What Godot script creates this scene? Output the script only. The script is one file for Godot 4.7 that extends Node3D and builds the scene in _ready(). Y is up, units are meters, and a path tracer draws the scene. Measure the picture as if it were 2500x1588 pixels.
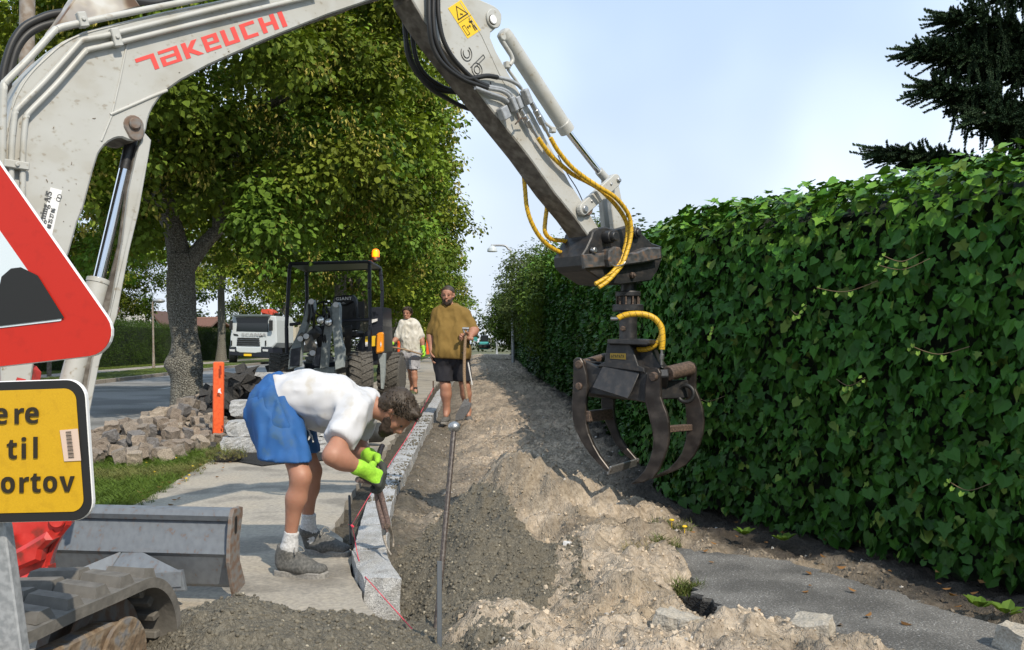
extends Node3D
# A street where a kerb is being laid: excavator arm with log grapple, three workers, loader, trees, ivy hedge.
# x to the right, y up, the camera looks along -z. Depths are metres ahead of the camera.

const FOC := 2319.3            # focal length in pixels of the 2500 px wide photograph
const PITCH := 0.02113
var rng := RandomNumberGenerator.new()
var wob := FastNoiseLite.new()
var M := {}

# a point seen at a pixel of the photograph, at a depth; and where such a ray meets the ground
func ray(px, py) -> Vector3:
	var u: float = (px - 1250.0) / FOC
	var v: float = (794.0 - py) / FOC
	return Vector3(u, v * cos(PITCH) + sin(PITCH), -cos(PITCH) + v * sin(PITCH))

func P(px, py, d) -> Vector3:
	var r := ray(px, py)
	return Vector3(0, 1, 0) + r * (d / -r.z)

func G(px, py, y := 0.0) -> Vector3:
	var r := ray(px, py)
	return Vector3(0, 1, 0) + r * ((y - 1.0) / r.y)

# the excavator arm swings in one upright plane; off moves towards the camera
const EN := Vector3(0.687, 0, 0.7267)
func E(px, py, off := 0.0) -> Vector3:
	var r := ray(px, py)
	return Vector3(0, 1, 0) + r * ((-3.344 + off) / EN.dot(r))

func pts(list, f: Callable) -> Array:
	var out := []
	for i in range(0, list.size(), 2):
		out.append(f.call(list[i], list[i + 1]))
	return out

# ---------------------------------------------------------------- shapes
func new_st() -> SurfaceTool:
	var st := SurfaceTool.new()
	st.begin(Mesh.PRIMITIVE_TRIANGLES)
	st.set_smooth_group(-1)
	return st

func tri(st, a, b, c):
	st.add_vertex(a); st.add_vertex(b); st.add_vertex(c)

func quad(st, a, b, c, d):
	tri(st, a, b, c); tri(st, a, c, d)

func box(st, xf: Transform3D, size: Vector3, bev := 0.0):
	st.set_smooth_group(-1)
	var h := size / 2.0
	bev = minf(bev, minf(h.x, minf(h.y, h.z)) * 0.45)
	if bev <= 0.0:
		for ax in 3:
			for s in [-1.0, 1.0]:
				var n := Vector3.ZERO; n[ax] = s * h[ax]
				var a := Vector3.ZERO; a[(ax + 1) % 3] = h[(ax + 1) % 3]
				var b := Vector3.ZERO; b[(ax + 2) % 3] = h[(ax + 2) % 3] * s
				quad(st, xf * (n - a - b), xf * (n - a + b), xf * (n + a + b), xf * (n + a - b))
		return
	var v := func(ax: int, sg: Vector3) -> Vector3:
		var p := Vector3(sg.x * (h.x - bev), sg.y * (h.y - bev), sg.z * (h.z - bev))
		p[ax] = sg[ax] * h[ax]
		return xf * p
	for ax in 3:
		var b: int = (ax + 1) % 3
		var c: int = (ax + 2) % 3
		for s in [-1.0, 1.0]:
			var q := []
			for k in [[-1, -1], [-1, 1], [1, 1], [1, -1]]:
				var sg := Vector3.ZERO
				sg[ax] = s; sg[b] = k[0]; sg[c] = k[1] * s
				q.append(v.call(ax, sg))
			quad(st, q[0], q[1], q[2], q[3])
		for s in [-1.0, 1.0]:
			for t in [-1.0, 1.0]:
				var s1 := Vector3.ZERO; s1[b] = s; s1[c] = t; s1[ax] = -1
				var s2 := s1; s2[ax] = 1
				if s * t > 0:
					quad(st, v.call(b, s1), v.call(b, s2), v.call(c, s2), v.call(c, s1))
				else:
					quad(st, v.call(b, s2), v.call(b, s1), v.call(c, s1), v.call(c, s2))
	for x in [-1.0, 1.0]:
		for y in [-1.0, 1.0]:
			for z in [-1.0, 1.0]:
				var sg := Vector3(x, y, z)
				if x * y * z > 0:
					tri(st, v.call(0, sg), v.call(2, sg), v.call(1, sg))
				else:
					tri(st, v.call(0, sg), v.call(1, sg), v.call(2, sg))

func bx(st, at: Vector3, size: Vector3, bev := 0.0, turn := 0.0):
	box(st, Transform3D(Basis(Vector3.UP, turn), at), size, bev)

# a bar of rectangular section from a to b
func bar(st, a: Vector3, b: Vector3, w: float, t: float, side := Vector3.UP, bev := 0.0):
	var z := (b - a).normalized()
	var x := side.cross(z)
	if x.length() < 0.01: x = Vector3.RIGHT.cross(z)
	x = x.normalized()
	box(st, Transform3D(Basis(x, z.cross(x), z), (a + b) / 2.0), Vector3(w, t, a.distance_to(b)), bev)

# a plate: an outline of points in one plane, given depth along ext
func plate(st, outline: Array, ext: Vector3, bev := 0.0):
	st.set_smooth_group(-1)
	var n := ext.normalized()
	var x: Vector3 = ((outline[1] - outline[0]) - n * n.dot(outline[1] - outline[0])).normalized()
	var y := n.cross(x)
	var flat := PackedVector2Array()
	for p in outline: flat.append(Vector2(x.dot(p), y.dot(p)))
	var idx := Geometry2D.triangulate_polygon(flat)
	var clockwise := Geometry2D.is_polygon_clockwise(flat)
	var N := outline.size()
	var fr := outline.duplicate()
	var inset := []
	if bev > 0.0:
		for i in N:
			var a: Vector2 = flat[(i + N - 1) % N]; var b: Vector2 = flat[i]; var c: Vector2 = flat[(i + 1) % N]
			var d1 := (b - a).normalized(); var d2 := (c - b).normalized()
			var m := (Vector2(-d1.y, d1.x) + Vector2(-d2.y, d2.x))
			if m.length() > 0.05: m = m.normalized() / maxf(0.5, m.length() / 2.0)
			if clockwise: m = -m
			inset.append(outline[i] + (x * m.x + y * m.y) * bev)
			fr[i] = outline[i] + n * bev
	else:
		inset = outline
	for i in range(0, idx.size(), 3):
		tri(st, inset[idx[i]], inset[idx[i + 1]], inset[idx[i + 2]])
		tri(st, outline[idx[i + 2]] + ext, outline[idx[i + 1]] + ext, outline[idx[i]] + ext)
	for i in N:
		var j := (i + 1) % N
		if bev > 0.0: quad(st, inset[i], fr[i], fr[j], inset[j])
		quad(st, fr[i], outline[i] + ext, outline[j] + ext, fr[j])

func tube(st, path: Array, r, n := 8, caps := true):
	var N := path.size()
	var rad := func(i): return r[mini(i, r.size() - 1)] if r is Array or r is PackedFloat32Array else r
	var t: Vector3 = (path[1] - path[0]).normalized()
	var x := t.cross(Vector3(0.31, 0.9, 0.17)).normalized()
	var last := []
	st.set_smooth_group(1)
	for i in N:
		var t2: Vector3 = (path[mini(i + 1, N - 1)] - path[maxi(i - 1, 0)]).normalized()
		x = (x - t2 * t2.dot(x)).normalized()
		var y := t2.cross(x)
		var ring := []
		var q: float = rad.call(i)
		for k in n:
			var a := TAU * k / n
			ring.append(path[i] + (x * cos(a) + y * sin(a)) * q)
		if i > 0:
			st.set_smooth_group(1)
			for k in n:
				quad(st, last[k], ring[k], ring[(k + 1) % n], last[(k + 1) % n])
		if caps and (i == 0 or i == N - 1):
			st.set_smooth_group(-1)
			for k in n:
				if i == 0: tri(st, path[0], ring[k], ring[(k + 1) % n])
				else: tri(st, path[i], ring[(k + 1) % n], ring[k])
		last = ring
	st.set_smooth_group(-1)

func cyl(st, a: Vector3, b: Vector3, r: float, n := 16, bev := 0.0):
	if bev > 0.0:
		var t := (b - a).normalized() * bev
		lathe_along(st, a, b, [[r - bev, 0.0], [r, bev], [r, a.distance_to(b) - bev], [r - bev, a.distance_to(b)]], n)
	else:
		tube(st, [a, b], r, n)

# a lathed shape along the axis a-b; profile of [radius, distance from a]; sharp between rings
func lathe_along(st, a: Vector3, b: Vector3, prof: Array, n := 16, smooth := false):
	var t := (b - a).normalized()
	var x := t.cross(Vector3(0.31, 0.9, 0.17)).normalized()
	var y := t.cross(x)
	for i in prof.size():
		if i == 0:
			continue
		st.set_smooth_group(1 if smooth else i % 2 + 1)
		for k in n:
			var q := []
			for e in [[i - 1, k], [i, k], [i, k + 1], [i - 1, k + 1]]:
				var an: float = TAU * e[1] / n
				q.append(a + t * prof[e[0]][1] + (x * cos(an) + y * sin(an)) * prof[e[0]][0])
			quad(st, q[0], q[1], q[2], q[3])
	st.set_smooth_group(-1)
	for e in [0, prof.size() - 1]:
		if prof[e][0] > 0.0005:
			for k in n:
				var a1 := TAU * k / n; var a2 := TAU * (k + 1) / n
				var c: Vector3 = a + t * prof[e][1]
				tri(st, c, c + (x * cos(a1) + y * sin(a1)) * prof[e][0], c + (x * cos(a2) + y * sin(a2)) * prof[e][0])

func ball(st, c: Vector3, r: Vector3, n := 10, bas := Basis.IDENTITY):
	st.set_smooth_group(1)
	for i in n:
		var a1 := PI * i / n - PI / 2; var a2 := PI * (i + 1) / n - PI / 2
		for k in n * 2:
			var q := []
			for e in [[a1, k], [a2, k], [a2, k + 1], [a1, k + 1]]:
				var an: float = PI * e[1] / n
				q.append(c + bas * (Vector3(cos(e[0]) * cos(an), sin(e[0]), cos(e[0]) * sin(an)) * r))
			if i > 0: tri(st, q[0], q[2], q[3])
			if i < n - 1: tri(st, q[0], q[1], q[2])
	st.set_smooth_group(-1)

func smooth_path(p: Array, sub := 6) -> Array:
	var out := []
	var N := p.size()
	for i in N - 1:
		for k in sub:
			var t := float(k) / sub
			out.append(p[i].cubic_interpolate(p[i + 1], p[maxi(i - 1, 0)], p[mini(i + 2, N - 1)], t))
	out.append(p[N - 1])
	return out

# evenly spaced points along a path
func even_path(p: Array, step: float) -> Array:
	var out := [p[0]]
	var left := step
	for i in p.size() - 1:
		var a: Vector3 = p[i]; var b: Vector3 = p[i + 1]
		var l := a.distance_to(b)
		var at := left
		while at <= l:
			out.append(a.lerp(b, at / l)); at += step
		left = at - l
	return out

# strokes of letters and marks: polylines in units of a letter cell, laid onto a surface by place(x, y)
func strokes(st, lines: Array, w: float, place: Callable, deep: Vector3):
	for l in lines:
		var N: int = l.size() / 2
		for i in N - 1:
			var a := Vector2(l[i * 2], l[i * 2 + 1]); var b := Vector2(l[i * 2 + 2], l[i * 2 + 3])
			var t := (b - a).normalized()
			var s := Vector2(-t.y, t.x) * w / 2.0
			var a2 := a - t * (w / 2.0 if i > 0 else 0.0)
			var b2 := b + t * (w / 2.0 if i < N - 2 else 0.0)
			var q := []
			for p in [a2 - s, a2 + s, b2 + s, b2 - s]: q.append(place.call(p.x, p.y))
			plate(st, q, deep)

# a block with split, uneven faces: eight corners, each face divided and pushed about
func rough_block(st, xf: Transform3D, size: Vector3, cuts, amp: float, freq: float, seed_at: Vector3, flat_top := 1.0):
	st.set_smooth_group(-1)
	var at := func(p: Vector3) -> Vector3:
		var q := p * size
		var s := (q + seed_at) * freq
		var o := Vector3(wob.get_noise_3dv(s), wob.get_noise_3dv(s + Vector3(31, 7, 3)), wob.get_noise_3dv(s + Vector3(5, 17, 41))) * amp
		if p.y > 0.49: o.y *= flat_top
		var r := 1.0 - 0.10 * maxf(0, absf(p.x) + absf(p.y) + absf(p.z) - 1.15)
		return xf * (q * r + o * 2.0)
	var nn: Vector3i = cuts if cuts is Vector3i else Vector3i.ONE * int(cuts)
	for ax in 3:
		var nb: int = nn[(ax + 1) % 3]
		var nc: int = nn[(ax + 2) % 3]
		for s in [-0.5, 0.5]:
			for i in nb:
				for j in nc:
					var q := []
					for k in [[i, j], [i, j + 1], [i + 1, j + 1], [i + 1, j]]:
						var p := Vector3.ZERO
						p[ax] = s
						p[(ax + 1) % 3] = float(k[0]) / nb - 0.5
						p[(ax + 2) % 3] = (float(k[1]) / nc - 0.5) * signf(s)
						q.append(at.call(p))
					quad(st, q[0], q[1], q[2], q[3])

# ---------------------------------------------------------------- nodes
var used := {}
func numbered(called: String) -> String:
	if not used.has(called):
		used[called] = 0
		return called
	used[called] += 1
	return "%s_%03d" % [called, used[called]]

func tag(o: Node, label := "", category := "", group := "", kind := "") -> Node:
	if label: o.set_meta("label", label)
	if category: o.set_meta("category", category)
	if group: o.set_meta("group", group)
	if kind: o.set_meta("kind", kind)
	return o

func thing(called: String, label: String, category: String, at := Vector3.ZERO, turn := 0.0, group := "") -> Node3D:
	var o := Node3D.new()
	o.name = numbered(called)
	add_child(o)
	o.position = at
	o.rotation.y = turn
	return tag(o, label, category, group) as Node3D

func hang(called: String, mesh: Mesh, m: Material, parent: Node = null) -> MeshInstance3D:
	var o := MeshInstance3D.new()
	o.mesh = mesh
	if m: o.material_override = m
	if parent == null:
		o.name = numbered(called)
		add_child(o)
	else:
		o.name = called
		parent.add_child(o, true)
	return o

func done(called: String, st: SurfaceTool, m: Material, parent: Node = null) -> MeshInstance3D:
	st.generate_normals()
	return hang(called, st.commit(), m, parent)

func struct(called: String, st: SurfaceTool, m: Material) -> MeshInstance3D:
	var o := done(called, st, m)
	o.set_meta("kind", "structure")
	return o

func scatter(called: String, mesh: Mesh, m: Material, where: Array, tint: Array, parent: Node = null, kind := "stuff") -> MultiMeshInstance3D:
	var mm := MultiMesh.new()
	mm.transform_format = MultiMesh.TRANSFORM_3D
	mm.use_colors = not tint.is_empty()
	mm.mesh = mesh
	mm.instance_count = where.size()
	for i in where.size():
		mm.set_instance_transform(i, where[i])
		if not tint.is_empty(): mm.set_instance_color(i, tint[i])
	var o := MultiMeshInstance3D.new()
	o.multimesh = mm
	o.material_override = m
	if kind: o.set_meta("kind", kind)
	if parent == null:
		o.name = numbered(called); add_child(o)
	else:
		o.name = called; parent.add_child(o, true)
	return o

# ---------------------------------------------------------------- materials
var noise_made := 0
func noise_tex(ramp: Array, freq: float, size := 512, oct := 4, cell := false) -> NoiseTexture2D:
	var n := FastNoiseLite.new()
	noise_made += 1
	n.seed = noise_made * 17
	n.noise_type = FastNoiseLite.TYPE_CELLULAR if cell else FastNoiseLite.TYPE_SIMPLEX_SMOOTH
	n.frequency = freq
	n.fractal_octaves = oct
	if freq > 0.05:
		n.domain_warp_enabled = true
		n.domain_warp_amplitude = 30.0
		n.domain_warp_frequency = 0.04
	var t := NoiseTexture2D.new()
	t.width = size; t.height = size
	t.seamless = true
	t.noise = n
	if not ramp.is_empty():
		var g := Gradient.new()
		var off := PackedFloat32Array(); var col := PackedColorArray()
		for e in ramp:
			off.append(e[0]); col.append((e[1] as Color).linear_to_srgb())
		g.offsets = off; g.colors = col
		t.color_ramp = g
	return t

func C(r, g, b) -> Color: return Color(r, g, b)
func grey(v) -> Color: return Color(v, v, v)

func plain_mat(c: Color, rough := 0.7, metal := 0.0) -> StandardMaterial3D:
	var m := StandardMaterial3D.new()
	m.albedo_color = c.linear_to_srgb()
	m.roughness = rough
	m.metallic = metal
	return m

# two or more tones mixed by noise, laid from three sides; per = repeats per metre
func mottled(ramp: Array, freq: float, per: float, rough := 0.8, bump := 0.0, bump_tex: Texture2D = null, bump_same := true, world := false) -> StandardMaterial3D:
	var m := StandardMaterial3D.new()
	m.albedo_texture = noise_tex(ramp, freq)
	m.uv1_triplanar = true
	m.uv1_world_triplanar = world
	m.uv1_scale = Vector3.ONE * per
	m.roughness = rough
	if bump > 0.0:
		m.heightmap_enabled = true
		m.heightmap_scale = bump
		m.heightmap_texture = bump_tex
	return m

func overlay(m: StandardMaterial3D, tex: Texture2D, per: float):
	m.detail_enabled = true
	m.detail_blend_mode = BaseMaterial3D.BLEND_MODE_MUL
	m.detail_albedo = tex
	m.detail_uv_layer = BaseMaterial3D.DETAIL_UV_2
	m.uv2_triplanar = true
	m.uv2_scale = Vector3.ONE * per

func make_materials():
	var b1 := noise_tex([], 0.05, 512, 5)
	var b2 := noise_tex([], 0.12, 512, 3)
	var wear := noise_tex([[0.3, C(0.55, 0.5, 0.45)], [0.5, grey(1)], [0.8, grey(1)]], 0.012, 512, 5)
	var dust := noise_tex([[0.3, grey(0.62)], [0.7, C(1, 0.97, 0.92)]], 0.01, 512, 5)
	M.bump = b1
	# ground
	M.pavement = mottled([[0.25, C(0.29, 0.262, 0.222)], [0.5, C(0.345, 0.31, 0.258)], [0.8, C(0.42, 0.375, 0.305)]], 0.06, 1.1, 0.9, 0.12, b2)
	overlay(M.pavement, noise_tex([[0.25, grey(0.6)], [0.45, grey(0.92)], [0.7, C(1, 0.98, 0.94)]], 0.012, 512, 6), 0.23)
	M.old_asphalt = mottled([[0.25, C(0.1, 0.097, 0.09)], [0.5, C(0.155, 0.148, 0.136)], [0.68, C(0.23, 0.217, 0.195)], [0.78, grey(0.55)]], 0.1, 2.3, 0.9, 0.35, b1)
	overlay(M.old_asphalt, noise_tex([[0.3, grey(0.55)], [0.7, grey(1)]], 0.012, 512, 5), 0.35)
	M.broken_edge = mottled([[0.3, grey(0.008)], [0.7, grey(0.03)]], 0.06, 3.0, 0.9, 1.5, b1)
	M.road = mottled([[0.3, C(0.19, 0.19, 0.19)], [0.7, C(0.29, 0.288, 0.28)]], 0.09, 0.8, 0.85, 0.2, b2)
	overlay(M.road, noise_tex([[0.3, grey(0.6)], [0.6, grey(1)]], 0.01, 512, 5), 0.09)
	M.paint = mottled([[0.3, grey(0.4)], [0.6, grey(0.7)]], 0.05, 2.0)
	M.footpath = mottled([[0.3, C(0.25, 0.22, 0.19)], [0.7, C(0.36, 0.31, 0.26)]], 0.05, 0.6, 0.9)
	M.turf = mottled([[0.3, C(0.045, 0.07, 0.012)], [0.6, C(0.1, 0.135, 0.025)], [0.8, C(0.16, 0.15, 0.05)]], 0.03, 0.5, 0.95, 1.0, b2)
	M.land = mottled([[0.3, C(0.1, 0.09, 0.05)], [0.7, C(0.12, 0.13, 0.05)]], 0.03, 0.1, 0.95)
	M.soil = plain_mat(Color.WHITE, 0.95)
	M.soil.vertex_color_use_as_albedo = true
	M.soil.albedo_texture = noise_tex([[0.25, C(0.55, 0.53, 0.5)], [0.5, grey(0.85)], [0.75, grey(1)]], 0.045, 512, 5)
	M.soil.uv1_triplanar = true
	M.soil.uv1_scale = Vector3.ONE * 1.3
	M.soil.heightmap_enabled = true
	M.soil.heightmap_texture = b2
	M.soil.heightmap_scale = 1.6
	overlay(M.soil, noise_tex([[0.3, grey(0.7)], [0.6, grey(1)]], 0.02, 512, 5), 0.43)
	M.concrete = mottled([[0.3, C(0.095, 0.083, 0.061)], [0.6, C(0.155, 0.137, 0.103)], [0.8, C(0.21, 0.188, 0.148)]], 0.06, 2.0, 0.9, 1.5, b2)
	M.concrete_grain = mottled([[0.3, C(0.1, 0.088, 0.065)], [0.6, C(0.175, 0.156, 0.12)]], 0.03, 6.0, 0.9)
	M.concrete_grain.vertex_color_use_as_albedo = true
	M.grain = plain_mat(Color.WHITE, 0.95)
	M.grain.vertex_color_use_as_albedo = true
	# stone
	M.granite = mottled([[0.22, grey(0.08)], [0.36, grey(0.28)], [0.5, C(0.45, 0.452, 0.452)], [0.72, C(0.66, 0.66, 0.65)]], 0.16, 2.1, 0.75, 0.5, b2)
	overlay(M.granite, noise_tex([[0.3, C(0.78, 0.76, 0.72)], [0.55, grey(1)]], 0.014, 512, 4), 0.7)
	M.setts = []
	for c in [C(0.27, 0.22, 0.175), C(0.34, 0.275, 0.215), C(0.2, 0.185, 0.175), C(0.29, 0.245, 0.2), C(0.38, 0.315, 0.245)]:
		M.setts.append(mottled([[0.3, c * 0.6], [0.6, c], [0.8, c * 1.3]], 0.06, 3.0, 0.9, 0.6, b2))
	M.rubble = mottled([[0.3, C(0.028, 0.027, 0.026)], [0.7, C(0.075, 0.07, 0.066)]], 0.06, 2.0, 0.9, 1.0, b2)
	# machine paint
	M.white_paint = mottled([[0.2, C(0.37, 0.35, 0.3)], [0.34, C(0.425, 0.42, 0.39)], [0.6, C(0.455, 0.455, 0.43)]], 0.01, 0.8, 0.42)
	overlay(M.white_paint, noise_tex([[0.13, C(0.5, 0.4, 0.28)], [0.2, C(0.93, 0.92, 0.89)], [0.32, grey(1)]], 0.035, 512, 5), 1.3)
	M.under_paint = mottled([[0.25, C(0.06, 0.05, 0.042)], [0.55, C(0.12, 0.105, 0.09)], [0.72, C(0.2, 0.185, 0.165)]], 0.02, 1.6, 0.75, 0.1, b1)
	M.grey_paint = mottled([[0.16, C(0.14, 0.09, 0.065)], [0.24, C(0.125, 0.14, 0.16)], [0.7, C(0.16, 0.178, 0.2)]], 0.025, 1.9, 0.5)
	M.rust_paint = mottled([[0.3, C(0.15, 0.095, 0.065)], [0.5, C(0.175, 0.14, 0.115)], [0.7, C(0.175, 0.17, 0.165)]], 0.025, 2.0, 0.7)
	M.red_paint = mottled([[0.25, C(0.2, 0.03, 0.02)], [0.45, C(0.5, 0.028, 0.022)], [0.8, C(0.6, 0.05, 0.04)]], 0.02, 1.0, 0.38)
	M.dark_steel = mottled([[0.3, C(0.015, 0.015, 0.016)], [0.6, C(0.023, 0.023, 0.025)], [0.85, C(0.05, 0.043, 0.038)]], 0.02, 2.0, 0.45, 0.05, b1)
	M.claw_steel = mottled([[0.25, C(0.022, 0.017, 0.015)], [0.5, C(0.035, 0.03, 0.027)], [0.78, C(0.075, 0.062, 0.054)]], 0.012, 1.6, 0.4)
	M.claw_steel.metallic = 0.35
	M.worn_steel = mottled([[0.3, grey(0.25)], [0.7, grey(0.5)]], 0.05, 3.0, 0.4)
	M.worn_steel.metallic = 0.8
	M.rust = mottled([[0.3, C(0.045, 0.032, 0.024)], [0.6, C(0.105, 0.07, 0.052)], [0.8, C(0.16, 0.105, 0.075)]], 0.03, 4.0, 0.7)
	M.track_frame = mottled([[0.3, C(0.13, 0.085, 0.05)], [0.5, C(0.22, 0.165, 0.11)], [0.7, C(0.16, 0.16, 0.165)]], 0.018, 1.5, 0.85, 0.4, b1)
	M.rubber = mottled([[0.2, C(0.1, 0.092, 0.08)], [0.8, C(0.15, 0.138, 0.12)]], 0.02, 2.0, 0.85, 0.1, b1)
	M.tyre = mottled([[0.3, C(0.05, 0.047, 0.042)], [0.7, C(0.13, 0.12, 0.105)]], 0.03, 2.0, 0.9)
	M.chrome = plain_mat(C(0.75, 0.76, 0.78), 0.12, 1.0)
	M.steel = plain_mat(C(0.42, 0.42, 0.42), 0.35, 0.9)
	M.galv = mottled([[0.3, C(0.3, 0.31, 0.32)], [0.7, C(0.42, 0.43, 0.44)]], 0.03, 3.0, 0.5)
	M.galv.metallic = 0.4
	M.black_rubber = plain_mat(grey(0.016), 0.5)
	M.hose_yellow = mottled([[0.3, C(0.48, 0.28, 0.015)], [0.6, C(0.68, 0.41, 0.02)]], 0.03, 4.0, 0.5)
	M.black = plain_mat(grey(0.012), 0.55)
	M.dark_line = plain_mat(C(0.04, 0.03, 0.015), 0.7)
	M.red_print = plain_mat(C(0.72, 0.075, 0.06), 0.4)
	M.grey_print = plain_mat(grey(0.07), 0.5)
	M.label_white = plain_mat(grey(0.75), 0.5)
	M.label_yellow = plain_mat(C(0.8, 0.52, 0.02), 0.45)
	# signs
	M.sign_red = mottled([[0.3, C(0.47, 0.016, 0.005)], [0.7, C(0.5, 0.019, 0.007)]], 0.12, 8.0, 0.4)
	M.sign_white = mottled([[0.3, C(0.58, 0.66, 0.72)], [0.7, C(0.64, 0.71, 0.76)]], 0.12, 8.0, 0.4)
	M.sign_yellow = mottled([[0.3, C(0.54, 0.31, 0.007)], [0.7, C(0.6, 0.355, 0.01)]], 0.1, 6.0, 0.4)
	overlay(M.sign_red, noise_tex([[0.22, grey(0.93)], [0.4, grey(1)]], 0.02, 512, 5), 2.3)
	overlay(M.sign_yellow, noise_tex([[0.22, C(0.93, 0.92, 0.9)], [0.4, grey(1)]], 0.02, 512, 5), 2.3)
	M.orange = mottled([[0.3, C(0.75, 0.1, 0.022)], [0.6, C(0.85, 0.13, 0.03)]], 0.02, 2.0, 0.5)
	# loader
	M.loader_grey = mottled([[0.2, C(0.22, 0.25, 0.255)], [0.8, C(0.28, 0.315, 0.32)]], 0.02, 1.5, 0.5)
	M.navy = plain_mat(C(0.014, 0.017, 0.026), 0.4)
	# people
	M.skin = mottled([[0.2, C(0.35, 0.165, 0.105)], [0.8, C(0.4, 0.2, 0.13)]], 0.012, 2.0, 0.55)
	M.skin.subsurf_scatter_enabled = true
	M.skin.subsurf_scatter_strength = 0.08
	M.shirt = mottled([[0.2, C(0.46, 0.43, 0.385)], [0.36, C(0.54, 0.54, 0.55)], [0.8, C(0.57, 0.57, 0.59)]], 0.012, 1.2, 0.9)
	M.shirt_cream = mottled([[0.3, C(0.5, 0.475, 0.41)], [0.7, C(0.62, 0.6, 0.55)]], 0.012, 1.2, 0.9)
	M.shirt_brown = mottled([[0.2, C(0.18, 0.11, 0.024)], [0.8, C(0.21, 0.13, 0.03)]], 0.012, 1.2, 0.9)
	M.shorts_blue = mottled([[0.2, C(0.04, 0.1, 0.19)], [0.42, C(0.016, 0.088, 0.27)], [0.8, C(0.019, 0.105, 0.31)]], 0.014, 1.3, 0.8)
	M.shorts_navy = plain_mat(C(0.016, 0.016, 0.022), 0.9)
	M.shorts_grey = mottled([[0.3, C(0.33, 0.33, 0.35)], [0.7, C(0.42, 0.42, 0.45)]], 0.02, 1.5, 0.9)
	M.pocket = plain_mat(C(0.05, 0.05, 0.06), 0.9)
	M.sock = mottled([[0.3, grey(0.42)], [0.7, grey(0.6)]], 0.04, 4.0, 0.95)
	M.shoe = mottled([[0.3, C(0.07, 0.07, 0.066)], [0.7, C(0.15, 0.145, 0.135)]], 0.03, 4.0, 0.85)
	M.sole = mottled([[0.3, C(0.2, 0.19, 0.175)], [0.7, C(0.3, 0.285, 0.26)]], 0.03, 4.0, 0.85)
	M.shoe_green = mottled([[0.4, C(0.03, 0.03, 0.03)], [0.55, C(0.14, 0.17, 0.06)]], 0.05, 6.0, 0.85)
	M.glove = mottled([[0.3, C(0.26, 0.56, 0.03)], [0.7, C(0.36, 0.7, 0.05)]], 0.03, 5.0, 0.8)
	M.glove_palm = plain_mat(C(0.04, 0.045, 0.04), 0.8)
	M.hair = mottled([[0.3, C(0.022, 0.015, 0.009)], [0.7, C(0.075, 0.05, 0.03)]], 0.04, 8.0, 0.6)
	M.beard = mottled([[0.3, C(0.022, 0.014, 0.01)], [0.7, C(0.06, 0.038, 0.026)]], 0.06, 10.0, 0.8)
	M.eye = plain_mat(grey(0.03), 0.2)
	# plants
	M.bark = mottled([[0.28, C(0.05, 0.045, 0.036)], [0.46, C(0.12, 0.11, 0.088)], [0.6, C(0.22, 0.21, 0.175)], [0.78, C(0.38, 0.37, 0.33)]], 0.06, 1.3, 0.95, 3.5, b1)
	for e in [["leaf", 0.5, 0.75], ["ivy", 0.38, 0.3], ["needle", 0.6, 0.0], ["blade", 0.6, 0.35]]:
		var m := plain_mat(Color.WHITE, e[1])
		m.vertex_color_use_as_albedo = true
		m.metallic_specular = 0.25
		if e[2] > 0.0:
			m.backlight_enabled = true
			m.backlight = Color(e[2], e[2], e[2] * 0.5)
		M[e[0]] = m
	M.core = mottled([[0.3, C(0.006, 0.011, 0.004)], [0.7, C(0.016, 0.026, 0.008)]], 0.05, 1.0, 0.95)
	M.stem = plain_mat(C(0.16, 0.11, 0.06), 0.8)
	M.wood = mottled([[0.3, C(0.2, 0.13, 0.075)], [0.7, C(0.34, 0.24, 0.15)]], 0.03, 3.0, 0.7)
	M.pink = plain_mat(C(0.8, 0.06, 0.1), 0.6)
	M.glass = plain_mat(C(0.02, 0.025, 0.03), 0.08)
	M.roof_tile = mottled([[0.3, C(0.14, 0.075, 0.055)], [0.7, C(0.24, 0.13, 0.1)]], 0.04, 1.0, 0.85)
	M.brick_wall = mottled([[0.3, C(0.3, 0.2, 0.12)], [0.7, C(0.4, 0.28, 0.18)]], 0.06, 1.0, 0.9)
	M.cab_white = plain_mat(C(0.5, 0.54, 0.56), 0.35)

# ---------------------------------------------------------------- lie of the land
func table(t: Array, d: float) -> float:
	if d <= t[0][0]: return t[0][1]
	for i in t.size() - 1:
		if d <= t[i + 1][0]:
			var N: int = t.size()
			return lerpf(t[i][1], t[i + 1][1], (d - t[i][0]) / (t[i + 1][0] - t[i][0]))
	return t[t.size() - 1][1]

const KERB := [[3.88, -0.597], [4.1, -0.665], [4.4, -0.735], [4.98, -0.80], [5.72, -0.875], [6.28, -0.91], [7.34, -0.96], [8.93, -1.036], [10.4, -1.11], [14.5, -1.29], [19.5, -1.53], [30.0, -1.93], [110.0, -5.0]]
const PAVE_R := [[1.2, 0.12], [2.0, 0.0], [2.7, -0.22], [3.06, -0.33], [3.45, -0.476], [3.76, -0.585], [4.16, -0.705], [4.7, -0.80], [5.19, -0.98], [6.84, -1.11], [9.8, -1.25], [16.3, -1.56], [25.2, -1.95], [110.0, -5.2]]
const PAVE_L := [[1.2, -6.0], [4.0, -4.6], [5.2, -2.6], [5.96, -2.36], [8.37, -2.62], [36.8, -4.4], [80.0, -7.0], [120.0, -8.0]]
const HEDGE := [[1.2, 3.35], [3.82, 2.06], [6.0, 1.0], [7.0, 1.06], [12.0, 1.2], [17.1, 1.25], [29.3, 0.85], [100.0, 0.1]]

func kerb_x(d: float) -> float: return table(KERB, d)
func road_mid(d: float) -> float:
	return -8.2 - 0.096 * (d - 19.8) if d < 60 else -12.06 - 0.045 * (d - 60.0)

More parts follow.
